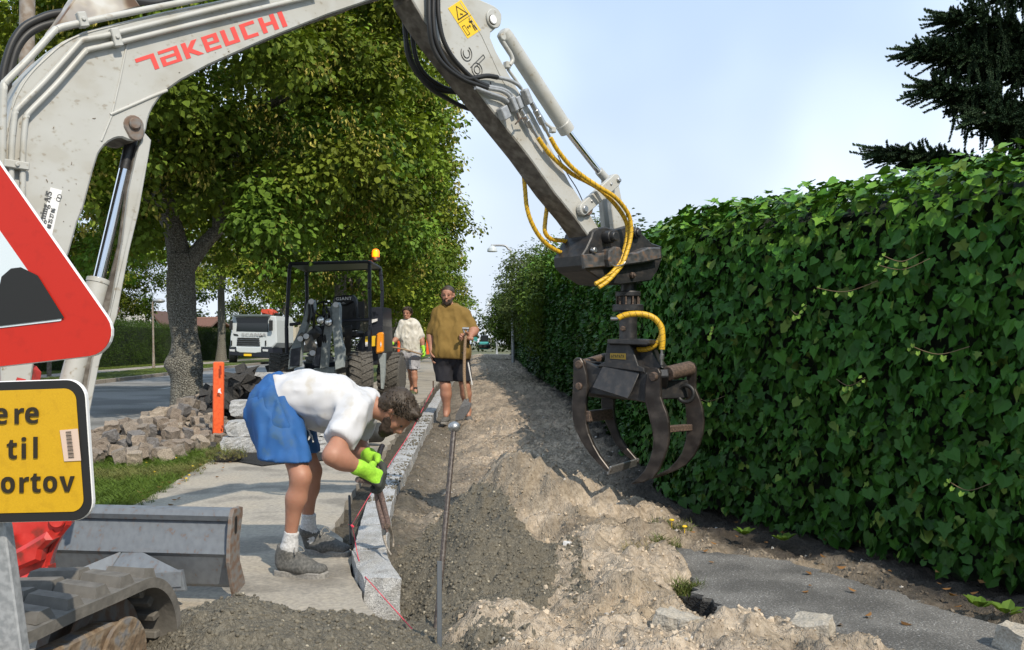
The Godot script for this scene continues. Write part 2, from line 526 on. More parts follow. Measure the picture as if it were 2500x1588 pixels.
func hill(x, d, cx, cd, rx, rd) -> float:
	return exp(-((x - cx) / rx) ** 2 - ((d - cd) / rd) ** 2)

func soil_h(x: float, d: float) -> float:
	var kx := kerb_x(d)
	var t := smoothstep(0.1, 1.4, x - kx)
	var near := smoothstep(9.0, 5.0, d)
	var h := lerpf(-0.10, -0.035, t)
	if x < kx + 0.05: h = lerpf(-0.055, -0.075, wob.get_noise_2d(x * 40, d * 30) + 0.5)
	var sand := sandy(x, d)
	h += 0.34 * hill(x, d, 0.02, 5.75, 0.36, 0.4) + 0.15 * hill(x, d, 0.4, 5.5, 0.4, 0.5)
	h += 0.11 * hill(x, d, 0.45, 4.5, 0.42, 0.75)
	h += 0.11 * hill(x, d, 0.25, 3.2, 0.6, 0.35) + 0.10 * hill(x, d, -0.05, 3.35, 0.16, 0.25)
	h += 0.07 * hill(x, d, 1.0, 2.95, 0.5, 0.25)
	h -= 0.06 * hill(x, d, -0.45, 4.2, 0.2, 0.9) * near
	# the trough dug along the kerb, and ruts further off
	h -= 0.035 * hill(x - kx, 0, 0.38, 0, 0.16, 1) * smoothstep(5.5, 7.0, d)
	h += 0.05 * hill(x - kx, 0, 1.2, 0, 0.3, 1) * (0.6 + wob.get_noise_2d(d * 9.0, 3.0)) * smoothstep(6.0, 8.0, d)
	h += 0.06 * hill(x - kx, 0, 1.95, 0, 0.25, 1) * smoothstep(6.0, 8.0, d) * (0.6 + wob.get_noise_2d(d * 14.0, 30.0))
	var amp := lerpf(0.7, 1.25, sand)
	h += wob.get_noise_2d(x * 22, d * 22) * 0.06 * amp
	h += (absf(wob.get_noise_2d(x * 60, d * 60 + 20)) - 0.2) * 0.055 * sand
	h += wob.get_noise_2d(x * 75 + 9, d * 75) * 0.04 * amp
	h += 0.075 * hill(x - kx, 0, 0.2, 0, 0.11, 1) * smoothstep(4.2, 5.2, d) * smoothstep(14.0, 9.0, d)
	h += smoothstep(6.5, 9.0, d) * smoothstep(0.3, 0.7, x - kx) * (0.05 * absf(wob.get_noise_2d(x * 45, d * 30)) + 0.06 * maxf(0.0, wob.get_noise_2d(x * 120, d * 90)))
	var lump := wob.get_noise_2d(x * 190, d * 190 + 50)
	h += maxf(lump, -0.1) * 0.03 * amp
	if d < 9.0: h += maxf(wob.get_noise_2d(x * 420, d * 420), -0.05) * 0.016 * amp
	h -= 0.10 * hill(x, d, 0.73, 3.85, 0.055, 0.3)
	# keep below the old asphalt
	h -= 0.16 * slab_cover(x, d)
	return h

func sandy(x: float, d: float) -> float:
	var s := hill(x, d, 0.05, 5.8, 0.6, 0.7) + hill(x, d, 0.6, 4.4, 0.7, 1.2) + hill(x, d, 0.5, 3.0, 1.1, 0.6)
	return clampf(s * 1.5 - 0.25 + wob.get_noise_2d(x * 30, d * 30) * 0.5, 0, 1)

var slab_line := []
func slab_cover(x: float, d: float) -> float:
	# 1 inside the outline of the old asphalt, 0 well outside
	if d > 5.4 or x < 0.5: return 0.0
	var p := Vector2(x, d)
	if Geometry2D.is_point_in_polygon(p, PackedVector2Array(slab_line)):
		var near := 9.0
		for i in slab_line.size():
			near = minf(near, p.distance_to(Geometry2D.get_closest_point_to_segment(p, slab_line[i], slab_line[(i + 1) % slab_line.size()])))
		return smoothstep(0.0, 0.06, near)
	return 0.0

func soil_c(x: float, d: float) -> Color:
	var kx := kerb_x(d)
	var sand := sandy(x, d)
	var n := wob.get_noise_2d(x * 16 + 70, d * 16)
	var far_ := C(0.52, 0.42, 0.315)
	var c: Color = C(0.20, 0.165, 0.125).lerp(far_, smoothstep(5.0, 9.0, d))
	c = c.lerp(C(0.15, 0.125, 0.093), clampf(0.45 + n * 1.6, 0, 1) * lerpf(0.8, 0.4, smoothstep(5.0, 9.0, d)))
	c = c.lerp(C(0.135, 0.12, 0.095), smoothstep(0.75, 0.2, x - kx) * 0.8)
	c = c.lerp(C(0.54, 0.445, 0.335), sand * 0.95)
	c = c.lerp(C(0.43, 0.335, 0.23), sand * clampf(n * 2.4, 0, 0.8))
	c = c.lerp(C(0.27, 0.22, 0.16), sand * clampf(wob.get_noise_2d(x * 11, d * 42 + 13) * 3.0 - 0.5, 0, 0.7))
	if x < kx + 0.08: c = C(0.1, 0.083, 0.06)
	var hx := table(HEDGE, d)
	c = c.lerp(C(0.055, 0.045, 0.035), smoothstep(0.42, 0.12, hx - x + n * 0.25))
	return c

# a sheet of ground whose height and colour are functions of x and depth; rows grow with depth
func field(d0: float, d1: float, grow: float, cols: int, left: Callable, right: Callable, high: Callable, tint: Callable) -> ArrayMesh:
	var V := PackedVector3Array(); var CL := PackedColorArray(); var I := PackedInt32Array()
	var d := d0
	var rows := 0
	while d < d1:
		var a: float = left.call(d); var b: float = right.call(d)
		for k in cols + 1:
			var x := lerpf(a, b, float(k) / cols)
			V.append(Vector3(x, high.call(x, d), -d))
			CL.append(tint.call(x, d))
		rows += 1
		d += maxf(0.008, d * grow)
	for r in rows - 1:
		for k in cols:
			var i := r * (cols + 1) + k
			I.append_array(PackedInt32Array([i, i + cols + 1, i + cols + 2, i, i + cols + 2, i + 1]))
	var N := PackedVector3Array(); N.resize(V.size())
	for r in rows:
		for k in cols + 1:
			var i := r * (cols + 1) + k
			var dx := V[i + (1 if k < cols else 0)] - V[i - (1 if k > 0 else 0)]
			var dz := V[i + (cols + 1 if r < rows - 1 else 0)] - V[i - (cols + 1 if r > 0 else 0)]
			N[i] = dx.cross(dz).normalized()
	var arr := []; arr.resize(Mesh.ARRAY_MAX)
	arr[Mesh.ARRAY_VERTEX] = V; arr[Mesh.ARRAY_NORMAL] = N; arr[Mesh.ARRAY_COLOR] = CL; arr[Mesh.ARRAY_INDEX] = I
	var m := ArrayMesh.new()
	m.add_surface_from_arrays(Mesh.PRIMITIVE_TRIANGLES, arr)
	return m

func ribbon(st, ds: Array, left: Callable, right: Callable, y: float, thick := 0.0):
	for i in ds.size() - 1:
		var a: float = ds[i]; var b: float = ds[i + 1]
		var q := [Vector3(left.call(a), y, -a), Vector3(left.call(b), y, -b), Vector3(right.call(b), y, -b), Vector3(right.call(a), y, -a)]
		quad(st, q[0], q[1], q[2], q[3])
		if thick > 0.0:
			var t := Vector3(0, -thick, 0)
			quad(st, q[3], q[2], q[2] + t, q[3] + t)
			quad(st, q[1], q[0], q[0] + t, q[1] + t)

func steps(a: float, b: float, grow: float) -> Array:
	var out := []
	while a < b:
		out.append(a); a += maxf(0.05, a * grow)
	out.append(b)
	return out

# ---------------------------------------------------------------- the scene
func _ready():
	rng.seed = 7
	wob.seed = 11; wob.frequency = 0.05; wob.fractal_octaves = 2
	var cam := Camera3D.new()
	cam.name = "camera"
	cam.fov = 37.76; cam.far = 4000.0; cam.near = 0.05
	cam.position = Vector3(0, 1, 0)
	cam.rotation.x = PITCH
	add_child(cam)
	cam.current = true
	var env := Environment.new()
	env.background_mode = Environment.BG_SKY
	var sky := Sky.new()
	var sm := ProceduralSkyMaterial.new()
	sm.sky_top_color = Color(0.71, 0.82, 0.945)
	sm.sky_horizon_color = Color(0.885, 0.915, 0.95)
	sm.sky_curve = 0.16
	sm.ground_bottom_color = Color(0.42, 0.38, 0.33)
	sm.ground_horizon_color = Color(0.7, 0.7, 0.68)
	var veil := FastNoiseLite.new()
	veil.seed = 5; veil.frequency = 0.006; veil.fractal_octaves = 5
	var cover := veil.get_seamless_image(1024, 512)
	var cloud := Image.create(1024, 512, false, Image.FORMAT_RGBA8)
	for y in 512:
		for x in 1024:
			var v := cover.get_pixel(x, y).r
			cloud.set_pixel(x, y, Color(1, 1, 1, smoothstep(0.3, 0.95, v)))
	sm.sky_cover = ImageTexture.create_from_image(cloud)
	sm.sky_cover_modulate = Color(0.93, 0.945, 0.965, 0.55)
	sky.sky_material = sm
	env.sky = sky
	env.tonemap_mode = Environment.TONE_MAPPER_LINEAR
	env.tonemap_exposure = 1.14
	env.sdfgi_enabled = true; env.ssao_enabled = true; env.ssil_enabled = true
	var we := WorldEnvironment.new()
	we.name = "environment"; we.environment = env
	add_child(we)
	var sun := DirectionalLight3D.new()
	sun.name = "sun"
	sun.light_energy = 1.25
	sun.light_color = Color(1.0, 0.955, 0.88)
	sun.light_angular_distance = 0.5
	sun.shadow_enabled = true
	sun.rotation_degrees = Vector3(-43, 30, 0)
	add_child(sun)
	make_materials()
	setting()
	build_trees()
	build_hedges()
	background()
	kerb()
	stones()
	excavator()
	grapple()
	road_sign()
	loader()
	bending_man()
	standing_men()
	tools()
	small_things()

func setting():
	var st := new_st()
	quad(st, Vector3(-900, -0.4, 300), Vector3(-900, -0.4, -2500), Vector3(900, -0.4, -2500), Vector3(900, -0.4, 300))
	struct("ground", st, M.land)
	for p in [[1604, 1341], [1666, 1391], [1699, 1432], [1712, 1452], [1749, 1482], [1766, 1511], [1810, 1530], [1853, 1536], [1919, 1534], [1986, 1557], [2081, 1582], [2250, 1640], [2900, 1900], [3300, 1800], [2700, 1600], [2497, 1540], [2330, 1500], [2164, 1445], [2030, 1405], [1915, 1370], [1800, 1358], [1699, 1347], [1650, 1335]]:
		var g := G(p[0], p[1])
		slab_line.append(Vector2(g.x, -g.z))
	var near_road := func(d): return road_mid(d) + 2.6
	var far_road := func(d): return road_mid(d) - 2.6
	var ds := steps(1.2, 120.0, 0.12)
	st = new_st()
	ribbon(st, ds, far_road, near_road, -0.07)
	struct("road", st, M.road)
	# dashes along the middle
	var mark := Node3D.new(); mark.name = "road_marking"; mark.set_meta("kind", "structure"); add_child(mark)
	var d := 5.2
	while d < 60:
		st = new_st()
		ribbon(st, [d, d + 1.8, d + 3.6], func(q): return road_mid(q) - 0.05, func(q): return road_mid(q) + 0.05, -0.066)
		done("dash", st, M.paint, mark)
		d += 9.0
	# verges, kerbs of the road, and the footpath on the far side
	st = new_st()
	ribbon(st, ds, func(q): return road_mid(q) + 2.72, func(q): return table(PAVE_L, q) + 0.02, -0.006, 0.3)
	struct("grass_verge", st, M.turf)
	st = new_st()
	ribbon(st, ds, func(q): return road_mid(q) - 4.9, func(q): return road_mid(q) - 2.75, 0.02, 0.3)
	struct("grass_verge_across_the_road", st, M.turf)
	st = new_st()
	ribbon(st, ds, func(q): return road_mid(q) - 6.4, func(q): return road_mid(q) - 4.9, 0.006, 0.3)
	struct("footpath", st, M.footpath)
	st = new_st()
	ribbon(st, ds, func(q): return road_mid(q) - 30.0, func(q): return road_mid(q) - 6.4, 0.015, 0.3)
	struct("lawn", st, M.turf)
	for side in [[-2.75, -2.6], [2.6, 2.72]]:
		var k := Node3D.new(); k.name = numbered("road_kerb"); k.set_meta("kind", "structure"); add_child(k)
		d = 2.0
		while d < 60:
			st = new_st()
			ribbon(st, [d + 0.01, d + maxf(0.99, d * 0.05)], func(q): return road_mid(q) + side[0], func(q): return road_mid(q) + side[1], 0.03, 0.3)
			done("kerb_stone", st, M.footpath, k)
			d += maxf(1.0, d * 0.05 + 0.01)
	# the pavement, with its broken right edge
	var rows := steps(1.2, 110.0, 0.022)
	st = new_st()
	var edge := func(q): return table(PAVE_R, q) + wob.get_noise_1d(q * 90) * 0.035 * clampf(q / 5.0, 0.3, 1.0)
	ribbon(st, rows, func(q): return table(PAVE_L, q), edge, 0.0, 0.12)
	struct("pavement", st, M.pavement)
	# dug soil and sand between the kerb and the hedge
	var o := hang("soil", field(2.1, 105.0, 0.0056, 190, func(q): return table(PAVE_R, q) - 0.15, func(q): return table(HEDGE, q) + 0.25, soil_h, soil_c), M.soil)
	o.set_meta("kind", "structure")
	# the remnant of old asphalt by the hedge, its edge jagged
	var line := []
	for i in slab_line.size():
		var a: Vector2 = slab_line[i]; var b: Vector2 = slab_line[(i + 1) % slab_line.size()]
		var n := maxi(1, int(a.distance_to(b) / 0.03)) if i < 11 or i > 15 else 1
		for k in n:
			var p := a.lerp(b, float(k) / n)
			p += Vector2(wob.get_noise_2d(p.x * 300, p.y * 300), wob.get_noise_2d(p.y * 300, p.x * 300)) * 0.05
			line.append(Vector3(p.x, 0.004, -p.y))
	st = new_st()
	plate(st, line, Vector3(0, -0.075, 0))
	struct("old_asphalt", st, M.old_asphalt)
	st = new_st()
	var rim := []
	for p in line: rim.append(p + Vector3(0, -0.014, 0))
	for i in rim.size():
		var a: Vector3 = rim[i]; var b: Vector3 = rim[(i + 1) % rim.size()]
		if i < 80: quad(st, a + Vector3(-0.006, 0, 0.003), b + Vector3(-0.006, 0, 0.003), b + Vector3(-0.02, -0.1, 0.01), a + Vector3(-0.02, -0.1, 0.01))
	struct("old_asphalt_edge", st, M.broken_edge)

# stations across the kerb: left top edge at depth d and the direction across it
func kerb_frame(d: float) -> Array:
	var a := Vector3(kerb_x(d - 0.15), 0, -(d - 0.15)); var b := Vector3(kerb_x(d + 0.15), 0, -(d + 0.15))
	var t := (b - a).normalized()
	return [Vector3(kerb_x(d), 0, -d), Vector3(-t.z, 0, t.x)]

func kerb():
	var root := Node3D.new(); root.name = "kerb"; root.set_meta("kind", "structure"); add_child(root)
	tag(root, "new light grey granite kerb curving away beside the dug soil")
	var at := [3.88, 4.43, 5.02, 6.0, 6.95, 7.9, 8.85, 9.8]
	while at[at.size() - 1] < 60: at.append(at[at.size() - 1] + 1.0 + maxf(0.0, at[at.size() - 1] - 25.0) * 0.05)
	for i in at.size() - 1:
		var st := new_st()
		var d0: float = at[i] + 0.004; var d1: float = at[i + 1] - 0.004
		var n := 8 if i < 10 else 3
		var m := 4 if i < 10 else 2
		var tip := Vector3(rng.randf_range(-0.006, 0.006), rng.randf_range(-0.006, 0.006), 0)
		var hold := func(u: float, v: float, w: float) -> Vector3:
			var f := kerb_frame(lerpf(d0, d1, w))
			var p: Vector3 = f[0] + f[1] * (u * 0.15) + Vector3(0, lerpf(-0.17, 0.06, v), 0) + tip
			var s := p * 330.0
			var rough := 0.02 if v < 0.95 else 0.004
			p += f[1] * wob.get_noise_3dv(s) * rough * (1.0 if u > 0.5 else 0.6) + Vector3(0, wob.get_noise_3dv(s + Vector3(9, 50, 2)) * 0.006, wob.get_noise_3dv(s * 1.3) * (0.02 if w < 0.01 or w > 0.99 else 0.0))
			if v > 0.9 and (u < 0.05 or u > 0.95): p.y -= 0.006 + 0.006 * wob.get_noise_3dv(s * 2.0)
			if v > 0.9 and (w < 0.01 or w > 0.99): p.y -= 0.006
			return p
		for j in n:
			var w0 := float(j) / n; var w1 := float(j + 1) / n
			for k in m:
				var u0 := float(k) / m; var u1 := float(k + 1) / m
				quad(st, hold.call(u0, 1.0, w0), hold.call(u0, 1.0, w1), hold.call(u1, 1.0, w1), hold.call(u1, 1.0, w0))
				quad(st, hold.call(1.0, u1, w0), hold.call(1.0, u1, w1), hold.call(1.0, u0, w1), hold.call(1.0, u0, w0))
				quad(st, hold.call(0.0, u0, w0), hold.call(0.0, u0, w1), hold.call(0.0, u1, w1), hold.call(0.0, u1, w0))
		for e in [0.0, 1.0]:
			for j in m:
				for k in m:
					var u0 := float(k) / m; var u1 := float(k + 1) / m; var v0 := float(j) / m; var v1 := float(j + 1) / m
					quad(st, hold.call(u0, v0, e), hold.call(u0, v1, e), hold.call(u1, v1, e), hold.call(u1, v0, e))
		done("kerb_stone", st, M.granite, root)

# ---------------------------------------------------------------- plants
# sprays of leaves: many small folded leaves within a ball
func leaf(st: SurfaceTool, at: Vector3, b: Basis, s: float, c: Color, wide := 0.5):
	st.set_color(c)
	var q := []
	for p in [[0, 0, 0], [-wide * 0.85, 0.25, 0.1], [-wide * 0.7, 0.62, 0.08], [0, 1.0, -0.1], [wide * 0.7, 0.62, 0.08], [wide * 0.85, 0.25, 0.1]]:
		q.append(at + b * (Vector3(p[0], p[1], p[2]) * s))
	tri(st, q[0], q[1], q[2]); tri(st, q[0], q[2], q[3]); tri(st, q[0], q[3], q[4]); tri(st, q[0], q[4], q[5])

func spray(n: int, r: float, s: float, c0: Color, c1: Color, wide := 0.5, droop := 0.7) -> ArrayMesh:
	var st := new_st()
	for i in n:
		var p := Vector3(rng.randfn(), rng.randfn(), rng.randfn()) * r * 0.5
		var dir := (p.normalized() * 0.7 + Vector3(rng.randf_range(-1, 1), -droop, rng.randf_range(-1, 1))).normalized()
		var nz := (Vector3(rng.randf_range(-0.8, 0.8), 1.0, rng.randf_range(-0.8, 0.8)) + p.normalized() * 0.6).normalized()
		var x := dir.cross(nz).normalized()
		leaf(st, p, Basis(x, dir, x.cross(dir)), s * rng.randf_range(0.7, 1.2), c0.lerp(c1, rng.randf()), wide)
	st.generate_normals()
	return st.commit()

# the ivy leaf: five lobes, a little cupped, its tip along -y, its face along z
func ivy_leaf(st: SurfaceTool, xf: Transform3D, c: Color, kind := 0):
	var shape := [[0.0, 0.08], [0.2, 0.2], [0.5, 0.12], [0.36, -0.16], [0.62, -0.34], [0.26, -0.5], [0.0, -0.95]] if kind == 0 else ([[0.0, 0.1], [0.28, 0.24], [0.52, 0.05], [0.48, -0.28], [0.3, -0.55], [0.12, -0.8], [0.0, -1.0]] if kind == 1 else [[0.0, 0.05], [0.24, 0.2], [0.44, 0.2], [0.4, -0.1], [0.5, -0.3], [0.3, -0.55], [0.0, -0.8]])
	st.set_color(c)
	var mid := xf * Vector3(0, -0.25, -0.06)
	for s in [-1.0, 1.0]:
		for i in shape.size() - 1:
			var a := Vector3(shape[i][0] * s, shape[i][1], 0.22 * shape[i][0] * shape[i][0] - 0.1 * shape[i][1] * shape[i][1])
			var b := Vector3(shape[i + 1][0] * s, shape[i + 1][1], 0.22 * shape[i + 1][0] * shape[i + 1][0] - 0.1 * shape[i + 1][1] * shape[i + 1][1])
			if s > 0: tri(st, mid, xf * a, xf * b)
			else: tri(st, mid, xf * b, xf * a)

var green_spray := []
var pale_spray := []

func limb(st, a: Vector3, b: Vector3, r0: float, r1: float, sag := 0.0):
	var m := a.lerp(b, 0.5) + Vector3(rng.randf_range(-0.2, 0.2), sag, rng.randf_range(-0.2, 0.2)) * a.distance_to(b) * 0.3
	var path := smooth_path([a, m, b], 5)
	var rr := []
	for i in path.size(): rr.append(lerpf(r0, r1, float(i) / (path.size() - 1)))
	tube(st, path, rr, 7)

# a lime tree: trunk with limbs, a crown of clumps of sprays
func lime_tree(label: String, base: Vector3, fork: float, rt: float, R: float, low: float, top: float, clumps: int, per: int, big: float, detail := false, group := ""):
	var root := thing("lime_tree", label, "tree", base, 0, group)
	var st := new_st()
	var path := []; var rr := []
	if detail:
		var rows := 40
		for i in rows + 1:
			var t := float(i) / rows
			var y := t * fork
			path.append(Vector3(-0.12 * t * t + 0.02 * sin(t * 7), y, 0))
			var r := rt * (1.0 - 0.13 * t + 0.35 * exp(-y * 7.0) + 0.1 * exp(-((y - 0.72) / 0.17) ** 2))
			rr.append(r)
		bark_tube(st, path, rr, 22, 0.035)
	else:
		for i in 6:
			var t := i / 5.0
			path.append(Vector3(0.03 * sin(t * 5), t * fork, 0)); rr.append(rt * (1.0 - 0.25 * t + 0.4 * exp(-t * fork * 5.0)))
		tube(st, path, rr, 10)
	done("trunk", st, M.bark, root)
	var head: Vector3 = path[path.size() - 1]
	var mid := Vector3(0, (low + top) / 2.0, 0)
	var half := (top - low) / 2.0
	var balls := []
	for i in clumps:
		# the crown hangs: widest low down, domed above
		var t := pow(rng.randf(), 0.9)
		var wide := lerpf(0.82, 1.0, smoothstep(0.0, 0.3, t)) if t < 0.3 else sqrt(maxf(0.02, 1.0 - ((t - 0.3) / 0.72) ** 2))
		var an := rng.randf() * TAU
		var rad := R * wide * pow(rng.randf(), 0.36)
		var p := Vector3(cos(an) * rad, lerpf(low, top, t), sin(an) * rad)
		if detail: p.y += 1.0 * (1.0 - t) * clampf((p.x * 0.8 + p.z) / R + 0.35, 0, 1)
		balls.append([p, rng.randf_range(0.4, 0.75) * big])
	st = new_st()
	if detail:
		bark_limb(st, head + Vector3(-0.03, -0.25, 0), P(385, 500, 14.1) - base, 0.15, 0.09)
		bark_limb(st, head + Vector3(0.05, -0.25, 0), P(535, 560, 14.0) - base, 0.15, 0.085)
		bark_limb(st, P(385, 500, 14.1) - base, P(400, 330, 14.5) - base, 0.11, 0.07)
		bark_limb(st, P(385, 500, 14.1) - base, P(280, 380, 14.0) - base, 0.08, 0.04)
		bark_limb(st, P(535, 560, 14.0) - base, P(600, 330, 14.4) - base, 0.10, 0.07)
		bark_limb(st, P(600, 330, 14.4) - base, P(690, 235, 13.9) - base, 0.06, 0.03)
		bark_limb(st, P(560, 460, 14.2) - base, P(760, 380, 13.6) - base, 0.06, 0.025)
		bark_limb(st, P(660, 262, 14.1) - base, P(790, 236, 13.6) - base, 0.035, 0.02)
		bark_limb(st, head, Vector3(0.1, top * 0.75, 0), 0.15, 0.04)
	else:
		for i in 7:
			var a := TAU * i / 7.0 + rng.randf()
			limb(st, head + Vector3(0, -0.15, 0), mid + Vector3(cos(a) * R * 0.6, rng.randf_range(-0.4, 0.6) * half, sin(a) * R * 0.6), rt * 0.55, rt * 0.12, 0.2)
	done("limb", st, M.bark, root)
	if detail:
		for q in [[420, 400], [530, 430], [690, 470], [480, 300], [760, 420], [860, 380], [290, 520], [270, 620], [640, 540]]:
			balls.append([P(q[0], q[1], rng.randf_range(12.3, 13.6)) - base, rng.randf_range(0.3, 0.5)])
	var g := [[], [], []]; var gc := [[], [], []]
	var pl := []; var pc := []
	for b in balls:
		var tone := rng.randf_range(0.5, 1.35)
		var seeds := 3 if rng.randf() < 0.45 else 9
		var warm := rng.randf_range(-0.12, 0.25)
		for k in per:
			var dir := Vector3(rng.randfn(), rng.randfn() * 0.8 + 0.55, rng.randfn()).normalized()
			var p: Vector3 = b[0] + dir * b[1] * Vector3(1.15, 0.75, 1.15) * rng.randf_range(0.7, 1.04) + Vector3(0, -0.1, 0)
			if detail and Vector2(p.x, p.z).length() < 1.0 and p.y < fork + 0.3: continue
			var s := rng.randf_range(0.8, 1.25) * (1.0 if detail else big)
			var x := Basis(Vector3.UP, rng.randf() * TAU) * Basis(Vector3.RIGHT, rng.randf_range(-0.5, 0.5))
			var xf := Transform3D(x.scaled(Vector3.ONE * s), p)
			var c := C(0.15 + warm * 0.24, 0.235 + warm * 0.07, 0.032) * tone * rng.randf_range(0.75, 1.25)
			if k % seeds == 0 and dir.y > -0.3 and p.distance_to(mid) > R * 0.3:
				pl.append(xf); pc.append(C(0.5, 0.45, 0.12) * rng.randf_range(0.5, 1.2))
			else:
				var w := rng.randi() % 3
				g[w].append(xf); gc[w].append(c)
	for w in 3: scatter("crown", green_spray[w], M.leaf, g[w], gc[w], root)
	scatter("seed_bracts", pale_spray[0], M.leaf, pl, pc, root)
	return root

func bark_tube(st, path: Array, rr: Array, n: int, amp: float):
	st.set_smooth_group(1)
	var last := []
	for i in path.size():
		var ring := []
		for k in n:
			var a := TAU * k / n
			var dir := Vector3(cos(a), 0, sin(a))
			var p: Vector3 = path[i] + dir * rr[i]
			p += dir * amp * (wob.get_noise_3d(p.x * 60, p.y * 25, p.z * 60) + 0.5 * wob.get_noise_3d(p.x * 190, p.y * 90, p.z * 190))
			p += dir * 0.10 * exp(-((a - 2.6) / 0.5) ** 2 - ((p.y - 0.75) / 0.16) ** 2)
			ring.append(p)
		if i > 0:
			for k in n: quad(st, last[k], ring[k], ring[(k + 1) % n], last[(k + 1) % n])
		last = ring
	st.set_smooth_group(-1)

func bark_limb(st, a: Vector3, b: Vector3, r0: float, r1: float):
	var m := a.lerp(b, 0.5) + Vector3(rng.randf_range(-0.06, 0.06), rng.randf_range(-0.05, 0.05), rng.randf_range(-0.06, 0.06)) * a.distance_to(b) * 2.0
	var path := smooth_path([a, m, b], 8)
	var rr := []
	for i in path.size(): rr.append(lerpf(r0, r1, float(i) / (path.size() - 1)) * (1.0 + 0.12 * wob.get_noise_1d(i * 23.0 + a.x * 40)))
	tube(st, path, rr, 10)

func build_trees():
	for i in 3: green_spray.append(spray(30, 0.23, 0.082, grey(0.8), grey(1.15), 0.52))
	pale_spray.append(spray(22, 0.15, 0.062, grey(0.8), C(1.15, 1.05, 0.9), 0.28, 1.3))
	lime_tree("large lime tree with a forked mottled trunk beside the sett heap", Vector3(-4.75, -0.02, -13.9), 2.35, 0.215, 3.35, 2.2, 10.0, 200, 34, 1.0, true)
	var rowg := "lime trees lining the road"
	var row := [[-4.4, 24.5, 2.6], [-5.3, 34.0, 3.2], [-6.8, 55.0, 3.7], [-7.8, 70.0, 4.3], [-9.0, 90.0, 4.9]]
	var said := ["lime tree behind the loader, its trunk seen past the seat", "lime tree in the row just behind the youth in the white shirt", "lime tree in the row above the bearded worker's head", "lime tree in the row, second from its far end", "lime tree at the far end of the row by the distant street lamps"]
	for i in row.size():
		var r = row[i]
		lime_tree(said[i], Vector3(r[0], 0, -r[1]), 2.6, 0.2, r[2], [2.5, 2.1, 1.5, 1.3, 1.2][i], 10.5 + i * 0.15, 150 if i < 2 else 95, 20 if i < 2 else 18, 1.3 + i * 0.12, false, rowg)
	lime_tree("lime tree with a pale twin-stemmed trunk across the road beside the truck", P(540, 880, 58) * Vector3(1, 0, 1), 5.0, 0.26, 4.8, 4.0, 14, 110, 20, 1.5, false)
	lime_tree("dense lime tree behind the arm's lower ram, across the road", Vector3(-27.5, 0, -61), 3.2, 0.24, 4.8, 2.8, 12, 110, 20, 1.5, false)
	lime_tree("lime tree in the top corner behind the black hose loops", Vector3(-12.6, 0, -24), 3.4, 0.22, 4.6, 3.3, 12, 130, 22, 1.35, false)
	lime_tree("lime tree across the road between the truck and the loader", Vector3(-17.5, 0, -74), 3.4, 0.24, 5.5, 3.0, 14, 70, 24, 1.8, false)
	spruce()

